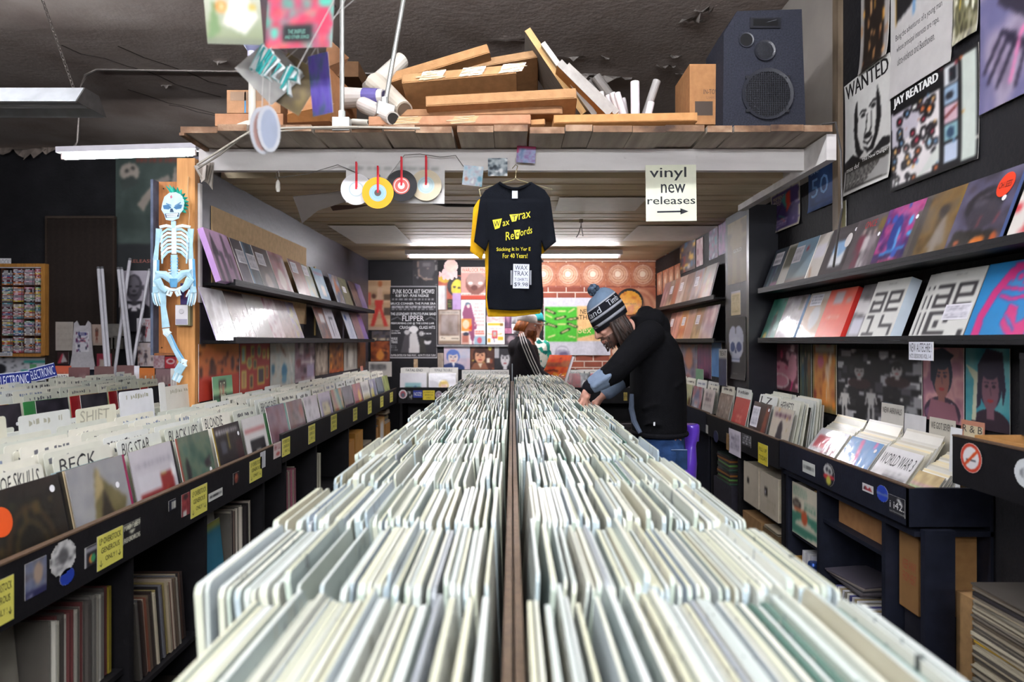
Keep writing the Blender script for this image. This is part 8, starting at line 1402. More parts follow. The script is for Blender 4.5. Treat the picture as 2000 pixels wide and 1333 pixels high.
def hand(mb, wrist, palm, tips, thumb, r=.009):
    """palm from wrist to palm point, four fingers through a knuckle bend to their tips, and a thumb"""
    w, p = Vector(wrist), Vector(palm); mb.tube([w, w.lerp(p, .5), p], [.026, .034, .034], '888', 12, flat=.62); mb.ball(w, .025, '888'); mb.ball(p, (.03, .03, .022), '888')
    for i, (k_, t_) in enumerate(tips):
        b_ = p + Vector(k_); t_ = Vector(t_); mid = b_.lerp(t_, .5) + (t_ - p).normalized() * .008
        limb(mb, [p.lerp(b_, .4), b_, mid, t_], [r * 1.15, r * 1.1, r, r * .82], '888', 8)
    limb(mb, [w.lerp(p, .35), w.lerp(p, .6) + (Vector(thumb) - p) * .35, Vector(thumb)], [.014, .0115, .009], '888', 8)
# ---- the hooded man, facing the island, bent over its bins
ym = 3.95; p1 = thing('person', 'person in a black hoodie and bobble beanie bent over the island, fingers among the records', 'person', (.86, ym, 0)); O = Vector(p1.location)
L_ = lambda px, py, Y=ym: W(px, py, Y) - O
HM = Matrix.Translation(L_(1193, 634)) @ Matrix.Rotation(-.5, 4, 'Y')
inv = HM.inverted()
sk, shade = np.array(C('c08d7c')), np.array(C('6f4c42'))
def face_col(v):
    q = np.c_[v, np.ones(len(v))] @ np.array(inv).T; x, y, z = q[:, 0], q[:, 1], q[:, 2]; c = np.tile(sk, (len(v), 1))
    near = (np.abs(x) < .2) & (np.abs(z) < .2) & (np.abs(y) < .12)
    beard = near & (z < -.045) & (x < .03) & ~((np.abs(z + .069) < .009) & (x < -.07)); c[beard] = C('5a4038'); c[near & (z < -.036) & (z > -.056) & (x < -.07) & (np.abs(y) < .035)] = C('4f3630')
    c[near & (np.abs(z + .069) < .007) & (x < -.078) & (np.abs(y) < .025)] = C('a8685f'); return c
b = MB(); head_shape(b, HM)
nb = L_(1240, 640); limb(b, [HM @ Vector((.03, 0, -.06)), nb, L_(1262, 660)], [.055, .058, .07])
loft(b, [(L_(1288, 862).x, 0, .95, .12, .16), (.02, 0, 1.1, .12, .165), (0.01, 0, 1.3, .12, .175), (-.01, 0, 1.44, .1, .19), (-.03, 0, 1.53, .075, .15), (-.05, 0, 1.58, .05, .07)])
for s in (-1, 1):
    hip = (.02, s * .09, .93); limb(b, [hip, (.0, s * .1, .5), (.035, s * .1, .09)], [.085, .058, .042]); b.ball((-.04, s * .1, .04), (.12, .04, .035), '888')
sh, el, wr = L_(1266, 655, 3.76), L_(1200, 727, 3.72), L_(1150, 757, 3.74)
limb(b, [sh, sh.lerp(el, .5), el], [.055, .046, .04]); limb(b, [el, el.lerp(wr, .4), wr], [.04, .037, .026])
pm = L_(1143, 775, 3.74)
hand(b, wr, pm, [((-.018, -.02, -.018), L_(1132, 793, 3.70)), ((-.006, -.016, -.026), L_(1138, 797, 3.71)), ((.006, -.006, -.028), L_(1146, 797, 3.735)), ((.016, .01, -.024), L_(1153, 793, 3.76))], L_(1131, 784, 3.78))
sh2, el2, wr2 = L_(1270, 655, 4.14), L_(1232, 728, 4.2), L_(1180, 772, 4.16)
limb(b, [sh2, el2], [.055, .04]); limb(b, [el2, wr2], [.04, .026]); pm2 = wr2 + Vector((-.05, 0, -.05))
hand(b, wr2, pm2, [((-.02, -.02, -.015), pm2 + Vector((-.05, -.02, -.05))), ((-.01, -.006, -.02), pm2 + Vector((-.04, -.005, -.06))), ((0, .008, -.022), pm2 + Vector((-.03, .01, -.06))), ((.01, .02, -.02), pm2 + Vector((-.015, .025, -.055)))], pm2 + Vector((-.02, -.045, -.025)))
organic('body', b, skin, face_col, .0048, 5, p1)
# hoodie: trunk, hood bunched at the neck, sleeves
hx = lambda px: (px - 1000) * ym / F - O.x
b = MB(); loft(b, [(hx(1287), 0, .962, .15, .19), (hx(1287), 0, .99, .156, .2), (hx(1286), 0, 1.09, .157, .205), (hx(1285), 0, 1.2, .16, .215), (hx(1284), 0, 1.31, .155, .222), (hx(1282), 0, 1.42, .145, .225), (hx(1276), 0, 1.5, .125, .215), (hx(1268), 0, 1.56, .1, .16), (hx(1262), 0, 1.61, .085, .115), (hx(1252), 0, 1.645, .065, .1)])
for yy in (-.07, 0, .07): b.ball((hx(1272), yy, 1.615), (.07, .075, .07), '888', n=14, m=10)
b.ball((hx(1262), 0, 1.655), (.055, .085, .05), '888', n=14, m=10); b.ball((hx(1288), 0, 1.57), (.06, .12, .09), '888', n=14, m=10)
for s_, e_, w_ in ((sh, el, wr), (sh2, el2, wr2)):
    limb(b, [s_ + Vector((.01, 0, .0)), s_.lerp(e_, .35), s_.lerp(e_, .7), e_], [.085, .078, .07, .066]); limb(b, [e_, e_.lerp(w_, .3)], [.066, .06])
for pz, dx in ((1.04, 30), (1.14, 50), (1.25, 62), (1.35, 48)):
    b.tube([(hx(1242), -.15, pz - .02), (hx(1242 + dx * .5), -.195, pz + .012), (hx(1242 + dx), -.2, pz + .0), (hx(1262 + dx), -.17, pz + .03)], [.004, .014, .012, .003], '888', 6)
blk = vmat('black_fleece', .95, .12, mott=.12, mscale=40, bump=.35, bscale=160)
hood = organic('hoodie', b, blk, '0e0e11', .009, 6, p1)
MB().tube([(hx(1287) + .152 * math.cos(a_), .196 * math.sin(a_), .972) for a_ in np.linspace(0, 2 * PI, 33)], .014, '121216', 8).build('waistband', blk, hood)
MB().box(hx(1262), -.206, 1.035, hx(1265), -.2035, 1.055, 'd8d8dc').build('brand_tab', cloth, hood)
MB().tube([(hx(1228), -.1, 1.2), (hx(1226), -.12, 1.12), (hx(1230), -.14, 1.05), (hx(1240), -.17, .99)], [.012, .016, .016, .012], '4f5868', 8).build('lining', cloth, hood)
b = MB(); limb(b, [el.lerp(wr, .12), el.lerp(wr, .45), el.lerp(wr, .78)], [.058, .058, .05])
for k in range(4): q = el.lerp(wr, .25 + .14 * k); b.tube([q + Vector((-.03, -.045, -.03)), q + Vector((.0, -.06, .0)), q + Vector((.03, -.045, .04))], .011, '888', 6)
organic('undersleeve', b, cloth, '6f7d92', .007, 4, p1)
b = MB(); limb(b, [el.lerp(wr, .8), el.lerp(wr, .98)], [.046, .041]); organic('cuff', b, blk, '16161b', .007, 3, p1)
b = MB(); limb(b, [el2.lerp(wr2, .2), el2.lerp(wr2, .85)], [.056, .048]); organic('undersleeve', b, cloth, '6f7d92', .007, 4, p1)
b = MB(); loft(b, [(hx(1289), 0, .74, .14, .17), (hx(1289), 0, .88, .142, .178), (hx(1288), 0, .985, .135, .175)])
for s in (-1, 1): limb(b, [(.02, s * .092, .88), (.0, s * .102, .5), (.03, s * .102, .1)], [.105, .078, .062])
jean = vmat('denim', .9, .15, mott=.25, mscale=22, bump=.3, bscale=120)
jn = organic('jeans', b, jean, '27406a', .012, 4, p1)
MB().box(hx(1296), -.1895, .79, hx(1326), -.186, .9, '203658').tube([(hx(1296), -.19, .9), (hx(1326), -.19, .9)], .0022, '8a9ab8', 4).build('back_pocket', jean, jn)
for s in (-1, 1): b = MB(); b.ball((-.05, s * .102, .045), (.14, .05, .045), '888', n=16, m=10); b.box(-.17, s * .102 - .045, .001, .08, s * .102 + .045, .03, '888'); organic('shoe', b, cloth, '232327', .01, 3, p1)
# beanie: ribbed knit bands round the skull
bands = [(-.012, .106, .09, '16161a'), (.012, .11, .094, '16161a'), (.0225, .111, .095, '9a9ca4'), (.03, .111, .095, '9a9ca4'), (.031, .1115, .0955, '16161a'), (.055, .111, .095, '16161a'), (.063, .1105, .0945, '9a9ca4'), (.07, .11, .094, '9a9ca4'), (.071, .11, .094, '1a1a20'), (.118, .101, .086, '1a1a20'), (.1185, .1005, .0855, '9a9ca4'), (.126, .098, .084, '9a9ca4'), (.127, .0975, .0835, '66788c'), (.155, .082, .07, '66788c'), (.175, .058, .05, '5f7186'), (.186, .025, .022, '5a6c80')]
n = 72; V_ = []; cc = []
for z, rx, ry, c_ in bands:
    for k in range(n):
        a_ = 2 * PI * k / n; q = 1 + (.006 if k % 2 else -.006); V_.append(HM @ Vector((.012 + rx * q * math.cos(a_), ry * q * math.sin(a_), z + .018 + .014 * math.cos(a_)))); cc.append(C(c_))
bn_ = MB().add(V_, [(i * n + k, i * n + (k + 1) % n, (i + 1) * n + (k + 1) % n, (i + 1) * n + k) for i in range(len(bands) - 1) for k in range(n)] + [tuple(range((len(bands) - 1) * n, len(bands) * n))], cc)
beanie = bn_.build('beanie', cloth, p1, smooth=True)
mb = MB()
def wrap(body, a0, a1, z0, z1):
    v, f = text_mesh(body); lo, hi = v.min(0), v.max(0); q = (v - lo) / np.maximum(hi - lo, 1e-6); P = []
    for u, w_ in zip(q[:, 0], q[:, 1]): a_ = a0 + (a1 - a0) * u; z = z0 + (z1 - z0) * w_; k_ = (.111 - (z - .07) * .19) + .0016; P.append(HM @ Vector((.012 + k_ * math.sin(a_), -k_ * .855 * math.cos(a_), z + .018 + .014 * math.sin(a_))))
    mb.add(P, f, 'b9bbc2')
wrap('Timb', .12, .95, .079, .113); wrap('land', -1.25, -.32, .077, .112); mb.build('knitted_lettering', cloth, beanie)
b = MB(); pc = HM @ Vector((.008, 0, .222)); r = random.Random(2)
for k in range(70):
    d = Vector((r.gauss(0, 1), r.gauss(0, 1), r.gauss(0, 1))).normalized(); b.ball(pc + d * .026, (.012, .012, .012), r.choice(['3f4a5a', '4f5c6e', '36404e', '5a687a']), n=6, m=5)
b.build('bobble', cloth, beanie, smooth=True)
b = MB(); r = random.Random(6)
for k in range(60):
    s = -1 if k % 3 else 1; x0 = r.uniform(-.015, .085); l_ = r.uniform(.1, .18)
    b.tube([HM @ Vector((x0, s * r.uniform(.074, .086), .015)), HM @ Vector((x0 + r.uniform(-.01, .01), s * r.uniform(.08, .096), -.05)), HM @ Vector((x0 + r.uniform(-.02, .03), s * r.uniform(.06, .09), .015 - l_)), HM @ Vector((x0 + r.uniform(-.03, .04), s * r.uniform(.045, .08), -.02 - l_))], [.011, .013, .01, .003], r.choice(['2c1d18', '231713', '38261f']), 6)
b.build('hair', hair, p1, smooth=True)
b = MB()
for s in (-1, 1):
    b.ball((-.074, s * .034, .006), (.012, .0135, .0105), 'd8d0cc', HM, 10, 8); b.ball((-.0825, s * .035, .003), (.005, .006, .006), '241c1a', HM, 8, 6)
b.build('eye', plastic, p1, smooth=True)
b = MB()
for s in (-1, 1): b.tube([(-.095, s * .015, .026), (-.092, s * .035, .032), (-.075, s * .056, .025)], .0055, '33241f', 6, HM); b.tube([(-.088, s * .018, .013), (-.085, s * .034, .0165), (-.074, s * .05, .011)], .003, '5a3f38', 5, HM)
b.build('eyebrow', hair, p1)
b = MB()
for k in range(60):
    a_ = r.uniform(-1.3, 1.3); z = r.uniform(-.118, -.05); rr_ = .056 + (z + .09) * .1; x, y = -.035 - rr_ * math.cos(a_) * .95, rr_ * math.sin(a_)
    if abs(z + .069) < .012 and abs(y) < .028: continue
    b.tube([(x, y, z), (x - .006 * math.cos(a_), y + .004 * math.sin(a_), z - .016)], [.005, .0015], r.choice(['33241f', '3f2d26', '291d1a']), 5, HM)
b.build('beard', hair, p1)
bagp = W(1352, 870, 4.15)
t = thing('bag', 'purple plastic bag hanging on the navy counter behind the hooded man jeans', 'bag', (bagp.x + .08, 4.35, 0)); b = MB()
bx = lambda px: W(px, 0, 4.3).x - bagp.x - .08
loft(b, [(bx(1345), 0, .62, .06, .07), (bx(1348), 0, .72, .055, .075), (bx(1352), 0, .84, .035, .06), (bx(1356), 0, .92, .045, .065), (bx(1353), 0, .97, .055, .07)], n=18)
organic('bag_body', b, gloss, '6a3fd0', .01, 2, t); MB().tube([(bx(1362), -.03, .97), (bx(1368), 0, .93), (bx(1366), 0, .86)], .01, '5a30b8', 6).build('strap', gloss, t)
MB().box(bx(1340), -.04, .0, bx(1356), .04, .615, '2a2a38').build('base', card, t)
# ---- the capped man reading a cover at the back
y2 = 7.37; p2 = thing('person', 'person with ginger beard, pale cap and striped black track jacket holding a red cover', 'person', (.18, y2, 0)); O2 = Vector(p2.location)
Q = lambda px, py, Y=y2: W(px, py, Y) - O2
HM2 = Matrix.Translation(Q(1031, 636)) @ Matrix.Rotation(PI, 4, 'Z') @ Matrix.Rotation(-.12, 4, 'Y') @ Matrix.Scale(1.02, 4); inv2 = HM2.inverted()
def face2(v):
    q = np.c_[v, np.ones(len(v))] @ np.array(inv2).T; x, y, z = q[:, 0], q[:, 1], q[:, 2]; c = np.tile(np.array(C('cf9480')), (len(v), 1))
    near = (np.abs(x) < .2) & (np.abs(z) < .2) & (np.abs(y) < .12); c[near & (z < -.05) & (x < .0)] = C('8a4a2c'); return c
b = MB(); head_shape(b, HM2); limb(b, [HM2 @ Vector((.03, 0, -.06)), Q(1021, 662)], [.056, .062])
loft(b, [(0, 0, .95, .11, .16), (0, 0, 1.2, .12, .17), (-.01, 0, 1.4, .105, .185), (-.02, 0, 1.5, .08, .15), (-.02, 0, 1.55, .05, .07)])
for s in (-1, 1): limb(b, [(0, s * .09, .93), (0, s * .1, .5), (0, s * .1, .09)], [.085, .058, .042]); b.ball((.05, s * .1, .04), (.12, .04, .035), '888')
a1, e1, w1 = Q(1024, 676, 7.18), Q(1050, 731, 7.15), Q(1080, 745, 7.16)
limb(b, [a1, a1.lerp(e1, .5), e1], [.055, .046, .04]); limb(b, [e1, w1], [.04, .027]); pq = Q(1090, 742, 7.18)
hand(b, w1, pq, [((.012, -.01, .02), Q(1101, 734, 7.21)), ((.02, -.004, .008), Q(1105, 738, 7.21)), ((.02, 0, -.006), Q(1106, 743, 7.21)), ((.016, .004, -.018), Q(1103, 748, 7.21))], Q(1096, 731, 7.18))
a2, e2, w2 = Q(1026, 676, 7.54), Q(1040, 728, 7.59), Q(1062, 725, 7.51)
limb(b, [a2, e2], [.055, .04]); limb(b, [e2, w2], [.04, .027]); pq2 = Q(1071, 723, 7.49)
hand(b, w2, pq2, [((.012, -.01, .02), Q(1080, 717, 7.46)), ((.02, -.004, .008), Q(1082, 721, 7.46)), ((.02, 0, -.006), Q(1082, 725, 7.46)), ((.016, .004, -.018), Q(1080, 729, 7.46))], Q(1078, 713, 7.51))
organic('body', b, skin, face2, .0052, 5, p2)
b = MB(); gx = lambda px: (px - 1000) * y2 / F - O2.x
loft(b, [(gx(1028), 0, .93, .165, .2), (gx(1027), 0, 1.05, .17, .205), (gx(1026), 0, 1.2, .168, .21), (gx(1026), 0, 1.33, .155, .215), (gx(1025), 0, 1.43, .135, .21), (gx(1023), 0, 1.5, .1, .16), (gx(1020), 0, 1.55, .075, .09)])
b.ball((gx(1004), 0, 1.42), (.07, .13, .1), '888', n=14, m=10)
for s_, e_, w_ in ((a1, e1, w1), (a2, e2, w2)): limb(b, [s_, s_.lerp(e_, .5), e_], [.085, .076, .068]); limb(b, [e_, e_.lerp(w_, .85)], [.068, .05])
jk = vmat('track_nylon', .75, .2, mott=.1, mscale=20, bump=.3, bscale=60)
jck = organic('track_jacket', b, jk, '1a161b', .01, 7, p2)
for k in range(3):
    o_ = Vector(((k - 1) * .024, 0, (k - 1) * .012)); c0 = Q(1018, 652, 7.22)
    P = [c0 + o_ * .8 + Vector((0, -.035, .0)), a1 + o_ + Vector((.0, -.086, .02)), a1.lerp(e1, .5) + o_ + Vector((0, -.078, 0)), e1 + o_ + Vector((0, -.07, 0)), e1.lerp(w1, .5) + Vector((-.002, 0, (k - 1) * -.02 + .0)) + Vector((0, -.061, 0)), e1.lerp(w1, .86) + Vector((0, -.054, (k - 1) * -.018))]
    MB().tube(P, .0075, 'd9d2d0', 8, flat=.6).build('sleeve_stripe', cloth, jck)
MB().tube([Q(1004, 652), Q(1010, 646), Q(1019, 650), Q(1027, 657)], [.014, .028, .03, .016], 'd0c8cc', 10).build('hood_lining', cloth, jck, smooth=True)
b = MB(); loft(b, [(0, 0, .8, .14, .17), (0, 0, .96, .14, .175)])
for s in (-1, 1): limb(b, [(0, s * .092, .85), (0, s * .1, .5), (0, s * .1, .1)], [.1, .075, .06])
organic('trousers', b, jean, '23252e', .014, 3, p2)
for s in (-1, 1): b = MB(); b.ball((.05, s * .1, .045), (.14, .05, .045), '888'); b.box(-.08, s * .1 - .045, .001, .17, s * .1 + .045, .03); organic('shoe', b, cloth, '2a2a2c', .012, 2, p2)
b = MB(); n = 40; rg = [(.03, .106, .09), (.06, .107, .091), (.1, .096, .083), (.125, .07, .062), (.135, .03, .028)]
loft(b, [(.012, 0, z, rx, ry) for z, rx, ry in rg], 'b5ada8', n, HM2); cap = b.build('cap', cloth, p2, smooth=True)
MB().prism([(-.08, .03), (-.12, .03), (-.17, .028), (-.2, .022), (-.2, .026), (-.16, .036), (-.09, .042)], -.06, .06, 'd2ccc6', HM2).build('cap_brim', cloth, cap)
MB().box(-.02, -.0955, .07, .05, -.09, .1, '5a3a48', HM2).build('cap_patch', cloth, cap)
b = MB(); r = random.Random(9)
for k in range(90):
    s = -1 if k % 4 else 1; x0 = r.uniform(.0, .1); y0 = s * math.sqrt(max(0.0004, 1 - ((x0 - .012) / .102) ** 2)) * .082
    b.tube([HM2 @ Vector((x0, y0, .035)), HM2 @ Vector((x0 + .022, y0 * 1.12, -.01)), HM2 @ Vector((x0 + .03 + r.uniform(0, .015), y0 * 1.08, -.055 + r.uniform(-.015, .01))), HM2 @ Vector((x0 + .02, y0 * .9, -.07))], [.012, .014, .011, .003], r.choice(['a85c28', 'b96d34', '8a4820']), 6)
b.build('hair', hair, p2, smooth=True)
b = MB()
for k in range(90):
    a_ = r.uniform(-1.4, 1.4); z = r.uniform(-.12, -.045); rr_ = .056; x, y = -.035 - rr_ * math.cos(a_), rr_ * math.sin(a_)
    if abs(z + .069) < .01 and abs(y) < .024: continue
    b.tube([(x, y, z), (x - .012 * math.cos(a_), y, z - .03), (x - .008 * math.cos(a_), y * .7, z - .05)], [.008, .007, .002], r.choice(['7f4422', '955224', '6a381e']), 5, HM2)
b.build('beard', hair, p2)
b = MB()
for s in (-1, 1): b.ball((-.074, s * .034, .006), (.012, .0135, .0105), 'd8d0cc', HM2, 10, 8); b.ball((-.0825, s * .035, .005), (.005, .006, .006), '241c1a', HM2, 8, 6)
b.build('eye', plastic, p2, smooth=True)
# the cover in his hands
g = [W(1071, 692, 7.52), W(1122, 694, 7.27), W(1103, 748, 7.17), W(1052, 746, 7.41)]
tl, tr, br_, bl = g; c0 = (tl + tr + br_ + bl) / 4; X = ((tr - tl) + (br_ - bl)).normalized(); Zv = ((tl - bl) + (tr - br_)); Zv = (Zv - X * Zv.dot(X)).normalized(); Yv = Zv.cross(X)
M_ = Matrix((X, Yv, Zv)).transposed().to_4x4(); M_.translation = c0 - Zv * .155
o = MB().picture(art('d83f2c|r 0 .68 1 1 dc4a38|r 0 .55 1 .7 5a4050|p 6a5560 .6 .55 .7 .78 1 .8 1 .55|n 4 5 .2 b8382c e0603a|r 0 .0 1 .55 d8502c|n 4 6 .45 c03a2a e08a2f a82f2a|l .05 5a2a2a .0 .35 .4 .42 .6 .38|l .08 e0a040 .45 .3 .7 .2 1 .3|e .55 .88 .02 .02 3a2020', 40), .315, .315, .004, 'd8d2d4').build('record', gloss); o.matrix_world = M_
tag(o, 'red and orange desert-coloured cover held open by the capped man', 'record')
o = MB().box(-.155, .006, .0, .155, .009, .31, 'dcd8dc').build('inner_sleeve', paper); o.matrix_world = M_ @ Matrix.Translation((.03, .004, -.004)) ; tag(o, 'white inner sleeve fanning out behind the red cover in his hands', 'sleeve')
# ---- a third shopper almost hidden behind him
y3 = 7.8; p3 = thing('person', 'person in green and white patterned shirt and teal cap, mostly hidden behind the capped man', 'person', (.245, y3, 0))
HM3 = Matrix.Translation((.03, 0, 1.7)) @ Matrix.Rotation(-PI / 2 - .4, 4, 'Z')
b = MB(); head_shape(b, HM3); limb(b, [(.03, 0, 1.64), (0, 0, 1.52)], [.055, .06]); loft(b, [(0, 0, .95, .13, .09), (0, 0, 1.3, .14, .095), (0, 0, 1.45, .14, .08), (0, 0, 1.52, .07, .05)])
for s in (-1, 1): limb(b, [(s * .08, 0, .93), (s * .085, 0, .5), (s * .085, 0, .09)], [.075, .055, .042]); b.ball((s * .085, .0, .04), (.04, .1, .035), '888'); limb(b, [(s * .13, 0, 1.45), (s * .16, .02, 1.2), (s * .13, .08, 1.08)], [.045, .038, .028]); hand(b, (s * .13, .08, 1.08), (s * .12, .13, 1.05), [((-.02, .02, 0), (s * .12 - .025, .19, 1.03)), ((-.006, .022, 0), (s * .12 - .008, .195, 1.03)), ((.008, .022, 0), (s * .12 + .008, .19, 1.03)), ((.02, .018, 0), (s * .12 + .022, .18, 1.03))], (s * .12 - s * .045, .15, 1.05))
organic('body', b, skin, 'c08a76', .006, 4, p3)
def shirt_col(v):
    rs = np.random.RandomState(3); P = rs.uniform((-.25, -.14, .85), (.25, .14, 1.56), (620, 3)); d = ((v[:, None, :] - P[None]) ** 2).sum(-1).argmin(1); pal = np.array([C('d6d4c4'), C('2f8f7a'), C('c9cdc0'), C('1f6f66'), C('e0ddd0')]); return pal[d % 5] * 1.0
b = MB(); loft(b, [(0, 0, .88, .15, .11), (0, 0, 1.2, .155, .115), (0, 0, 1.42, .155, .105), (0, 0, 1.5, .1, .08), (0, 0, 1.54, .065, .06)])
for s in (-1, 1): limb(b, [(s * .125, 0, 1.45), (s * .165, .01, 1.27)], [.065, .058])
organic('patterned_shirt', b, cloth, shirt_col, .008, 3, p3)
b = MB()
for s in (-1, 1): limb(b, [(s * .08, 0, .9), (s * .085, 0, .5), (s * .085, 0, .08)], [.09, .07, .058])
organic('trousers', b, jean, '2f3340', .014, 3, p3)
b = MB(); loft(b, [(.012, 0, z, rx, ry) for z, rx, ry in rg], '2f8a8a', 32, HM3); cp = b.build('cap', cloth, p3, smooth=True)
MB().prism([(-.08, .03), (-.19, .024), (-.19, .028), (-.09, .042)], -.06, .06, '2f7f80', HM3).build('cap_brim', cloth, cp)
# ---------------------------------------------------------------- cardboard skeleton and what hangs round the post
Ys = 3.80
bx0, bx1 = W(303, 0, 3.86), W(350, 0, 3.86); zt, zb = W(0, 352, 3.86).z, W(0, 690, 3.86).z
t = thing('wooden_tray', 'shallow orange-brown wooden tray with a blue-grey side fixed beside the pine post', 'tray', ((bx0.x + bx1.x) / 2, 3.9, zb)); hw = (bx1.x - bx0.x) / 2
MB().box(-hw, 0, 0, hw, .012, zt - zb, 'a86c3c').build('tray_back', wood, t); MB().box(-hw - .016, -.06, -.012, -hw - .0005, .03, zt - zb, '4f5668').build('side_rail', paint, t); MB().box(-hw, -.05, -.014, hw, .012, -.0005, '7a4a2a').build('bottom_rail', wood, t)
for x, z in ((-.05, .03), (.05, .03), (-.04, zt - zb - .04)): MB().lathe([(.004, 0), (.004, .002)], '3a2a20', 10, Matrix.Translation((x, -.0005, z)) @ Matrix.Rotation(PI / 2, 4, 'X')).build('screw', metal, t)
sk_ = thing('skeleton_decoration', 'jointed pale blue cardboard skeleton with a green mohawk on the pine post', 'decoration', W(340, 555, Ys)); O = Vector(sk_.location)
P = lambda px, py, dy=0: W(px, py, Ys) - O + Vector((0, dy, 0))
bone = vmat('glossy_card', .45, .4, coat=.2, mott=.16, mscale=22)
B0, B1, B2 = 'a9cfe0', 'd6e8ee', '5f9fc8'
def bonebit(nm, parts, dy=0, flat=.28):
    wb = MB()
    for pts, rs, c_ in parts: wb.tube([P(x, y, dy + (-.002 if c_ == B1 else .0 if c_ == B0 else -.0035 if c_ == B2 else -.004)) for x, y in pts], [q * Ys / F for q in rs] if hasattr(rs, '__len__') else rs * Ys / F, c_, 8, flat=1)
    # card is flat: squeeze towards its plane
    wb.v = [(x, dy + (y - dy) * flat, z) for x, y, z in wb.v]
    return wb.build(nm, bone, sk_)
cm = '8fb5d6'
# skull
skb = MB().prism([((x - 340) * Ys / F, -(y - 555) * Ys / F) for x, y in ((318, 398), (322, 385), (332, 377), (345, 376), (356, 382), (361, 394), (359, 410), (352, 418), (350, 427), (338, 432), (325, 430), (322, 420), (316, 410))], -.006, 0, 'bcd4e4')
def blot(pts, c_, y=-.0065): skb.add([((px - 340) * Ys / F, y, -(py - 555) * Ys / F) for px, py in pts], [tuple(range(len(pts)))], c_)
blot([(319, 402), (330, 400), (336, 406), (330, 410), (321, 409)], '3f6f98'); blot([(340, 406), (348, 399), (357, 401), (355, 408), (345, 410)], '3f6f98'); blot([(334, 408), (338, 408), (341, 415), (333, 415)], '2f4a66')
blot([(323, 418), (351, 416), (350, 424), (325, 426)], '33475f'); blot([(325, 418.5), (349, 417), (349, 420), (326, 421)], 'e6edf0', -.007); blot([(326, 422), (348, 420.5), (347, 424), (327, 425)], 'dfe8ee', -.007)
for k in range(6): blot([(327 + 4 * k, 418), (327.6 + 4 * k, 418), (327.6 + 4 * k, 425), (327 + 4 * k, 425)], '5a7088', -.0075)
blot([(333, 385), (336, 381), (338, 386), (335, 389)], 'c06a80'); blot([(326, 397), (336, 401), (335, 403), (325, 399)], '5f86a8', -.007); blot([(342, 402), (354, 395), (355, 397), (343, 405)], '5f86a8', -.007)
sku = skb.build('skull', bone, sk_)
hk = MB()
for k, (x, y, x1, y1) in enumerate(((336, 377, 324, 363), (339, 376, 330, 361), (343, 376, 337, 364), (347, 377, 346, 366), (351, 379, 354, 370), (355, 383, 361, 378), (358, 388, 366, 386), (360, 394, 368, 394), (361, 400, 368, 402), (360, 406, 366, 409), (358, 412, 363, 416))):
    hk.tube([P(x, y, .003), P(x1, y1, .003)], [.011, .002], ['1f8a7a', '2f9f8a', '187566'][k % 3], 6)
hk.build('mohawk', cloth, sku)
bonebit('ribcage', [([(339, 432), (339, 446)], 5, B0), ([(312, 444), (325, 441), (340, 445), (356, 441), (372, 444)], 3, B1), ([(340, 446), (340, 496)], 5, B1), ([(340, 498), (341, 552)], 6.5, B0)] +
 [([(340, 450 + 6.5 * k), (327, 448 + 7.5 * k), (317, 455 + 8.2 * k), (313 + .6 * k, 466 + 8.2 * k)], [2.4, 2.6, 2.4, 1.5], B1 if k % 2 else B0) for k in range(7)] + [([(340, 450 + 6.5 * k), (354, 448 + 7.5 * k), (365, 455 + 8.2 * k), (369 - .8 * k, 466 + 8.2 * k)], [2.4, 2.6, 2.4, 1.5], B1 if k % 2 else B0) for k in range(7)] +
 [([(333, 505 + 6 * k), (348, 505 + 6 * k)], 1.8, B2) for k in range(8)] + [([(329, 528 + 5 * k), (352, 528 + 5 * k)], 1.4, B1) for k in range(4)])
bonebit('pelvis', [([(340, 552), (322, 537), (309, 536), (308, 548), (316, 562), (326, 570)], [6, 8, 9, 9, 7, 5], B0), ([(340, 552), (358, 535), (370, 533), (372, 546), (364, 560), (355, 568)], [6, 8, 9, 9, 7, 5], B0), ([(340, 545), (340, 562)], [10, 6], B2), ([(322, 561), (332, 566), (345, 567), (360, 560)], 3, B1), ([(330, 568), (327, 576), (333, 578), (336, 570)], 3, B1), ([(350, 568), (353, 576), (348, 578), (344, 570)], 3, B1)], -.004)
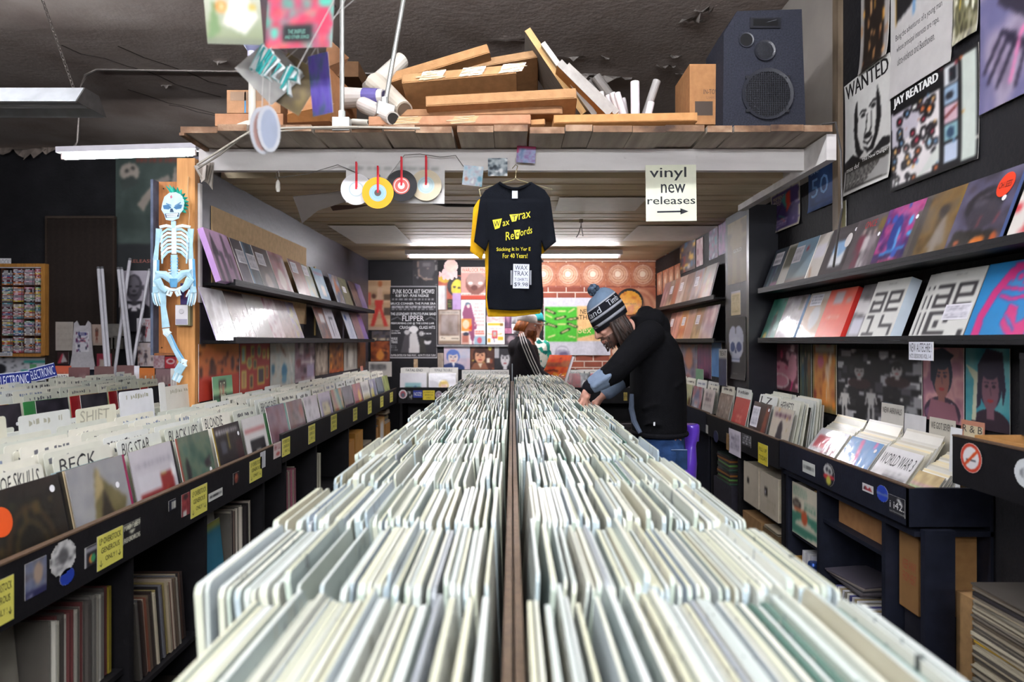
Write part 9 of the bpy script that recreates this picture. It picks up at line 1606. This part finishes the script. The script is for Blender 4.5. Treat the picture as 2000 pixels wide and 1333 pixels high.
for s, nm, pts in ((-1, 'arm', ((310, 447), (306, 480), (303, 508))), (1, 'arm', ((372, 447), (372, 478), (372, 506)))):
    (x0, y0), (x1, y1), (x2, y2_) = pts; x3 = 301 if s < 0 else 374; hx_ = 305 if s < 0 else 373
    o = bonebit(nm, [([(x0, y0), (x1, y1), (x2, y2_)], [6.5, 4, 5.5], B0), ([(x0 - 1, y0 + 4), (x1 - 1, y1)], 1.6, B1), ([(x2, y2_), (x3, 560)], [4.5, 3.5], B1), ([(x2 + 5, y2_), (x3 + 6, 560)], [3, 2.6], B2)], .004)
    bonebit('skeleton_hand', [([(x3 + 2, 560), (x3 + 3, 572)], [6, 7], B0)] + [([(x3 - 4 + 4 * k, 572), (hx_ - 6 + 4.5 * k, 588), (hx_ - 5 + 4.2 * k - 3 * s, 599 - abs(k - 1.5) * 2)], [2, 1.8, 1.2], B1 if k % 2 else B0) for k in range(4)] + [([(x3 + (8 if s < 0 else -4), 566), (hx_ + (9 if s < 0 else -10), 580)], [2, 1.5], B1)], .004).parent = o
bonebit('leg', [([(316, 566), (318, 600), (323, 640)], [8, 5.5, 8], B0), ([(318, 572), (320, 610)], 2, B1), ([(323, 642), (324, 650), (330, 655)], 7.5, B1), ([(328, 655), (340, 682), (354, 706)], [6, 5, 6], B0), ([(332, 655), (345, 682), (357, 703)], [3, 2.5, 3], B2)], .006)
bonebit('skeleton_foot', [([(354, 706), (362, 707), (360, 715)], [6, 5, 6], B1), ([(356, 712), (346, 728)], [9, 9], B0)] + [([(343 + 3 * k, 726 + 2 * k), (336 + 3 * k, 742 + k * 1.5)], [2.4, 1.8], B1 if k % 2 else B0) for k in range(5)], .004)
t = thing('switch_box', 'old white-faced thermostat box screwed to the pine post below the skeleton hand', 'switch box', W(361, 637, 3.855)); k = 3.85 / F
MB().box(-13 * k, -.03, 0, 15 * k, .004, 41 * k, '77755a').build('box_body', plastic, t); MB().box(-13 * k, -.0325, 2 * k, 11 * k, -.0305, 40 * k, 'd0ccd0').box(-12 * k, -.033, 3 * k, 10 * k, -.0326, 13 * k, '9a96a8').build('face_plate', plastic, t)
MB().lathe([(5 * k, 0), (4 * k, .003)], 'b9b5b9', 16, Matrix.Translation((-1 * k, -.0326, 28 * k)) @ Matrix.Rotation(PI / 2, 4, 'X')).build('dial', plastic, t)
a, b_ = W(351, 596, 3.85), W(373, 574, 3.85); poster('sticker', 'purple and orange sticker on the pine post under the skeleton hand', art('3f2f66|n 4 4 .4 2f2458 5a4a8a|p c9502c .3 .3 .6 .9 .8 .6 .5 .4|e .4 .8 .2 .12 b8402f', 16), ((a.x + b_.x) / 2, 3.8575, a.z - .0), b_.x - a.x, b_.z - a.z + .06, cat='sticker', t=.001)
tag(MB().tube([W(368, 345, 3.854), W(366, 380, 3.854), W(370, 420, 3.854), W(367, 460, 3.854)], .003, 'c9a070', 5).build('post_cord', plastic), 'thin tan cord running down the pine post', 'cord')
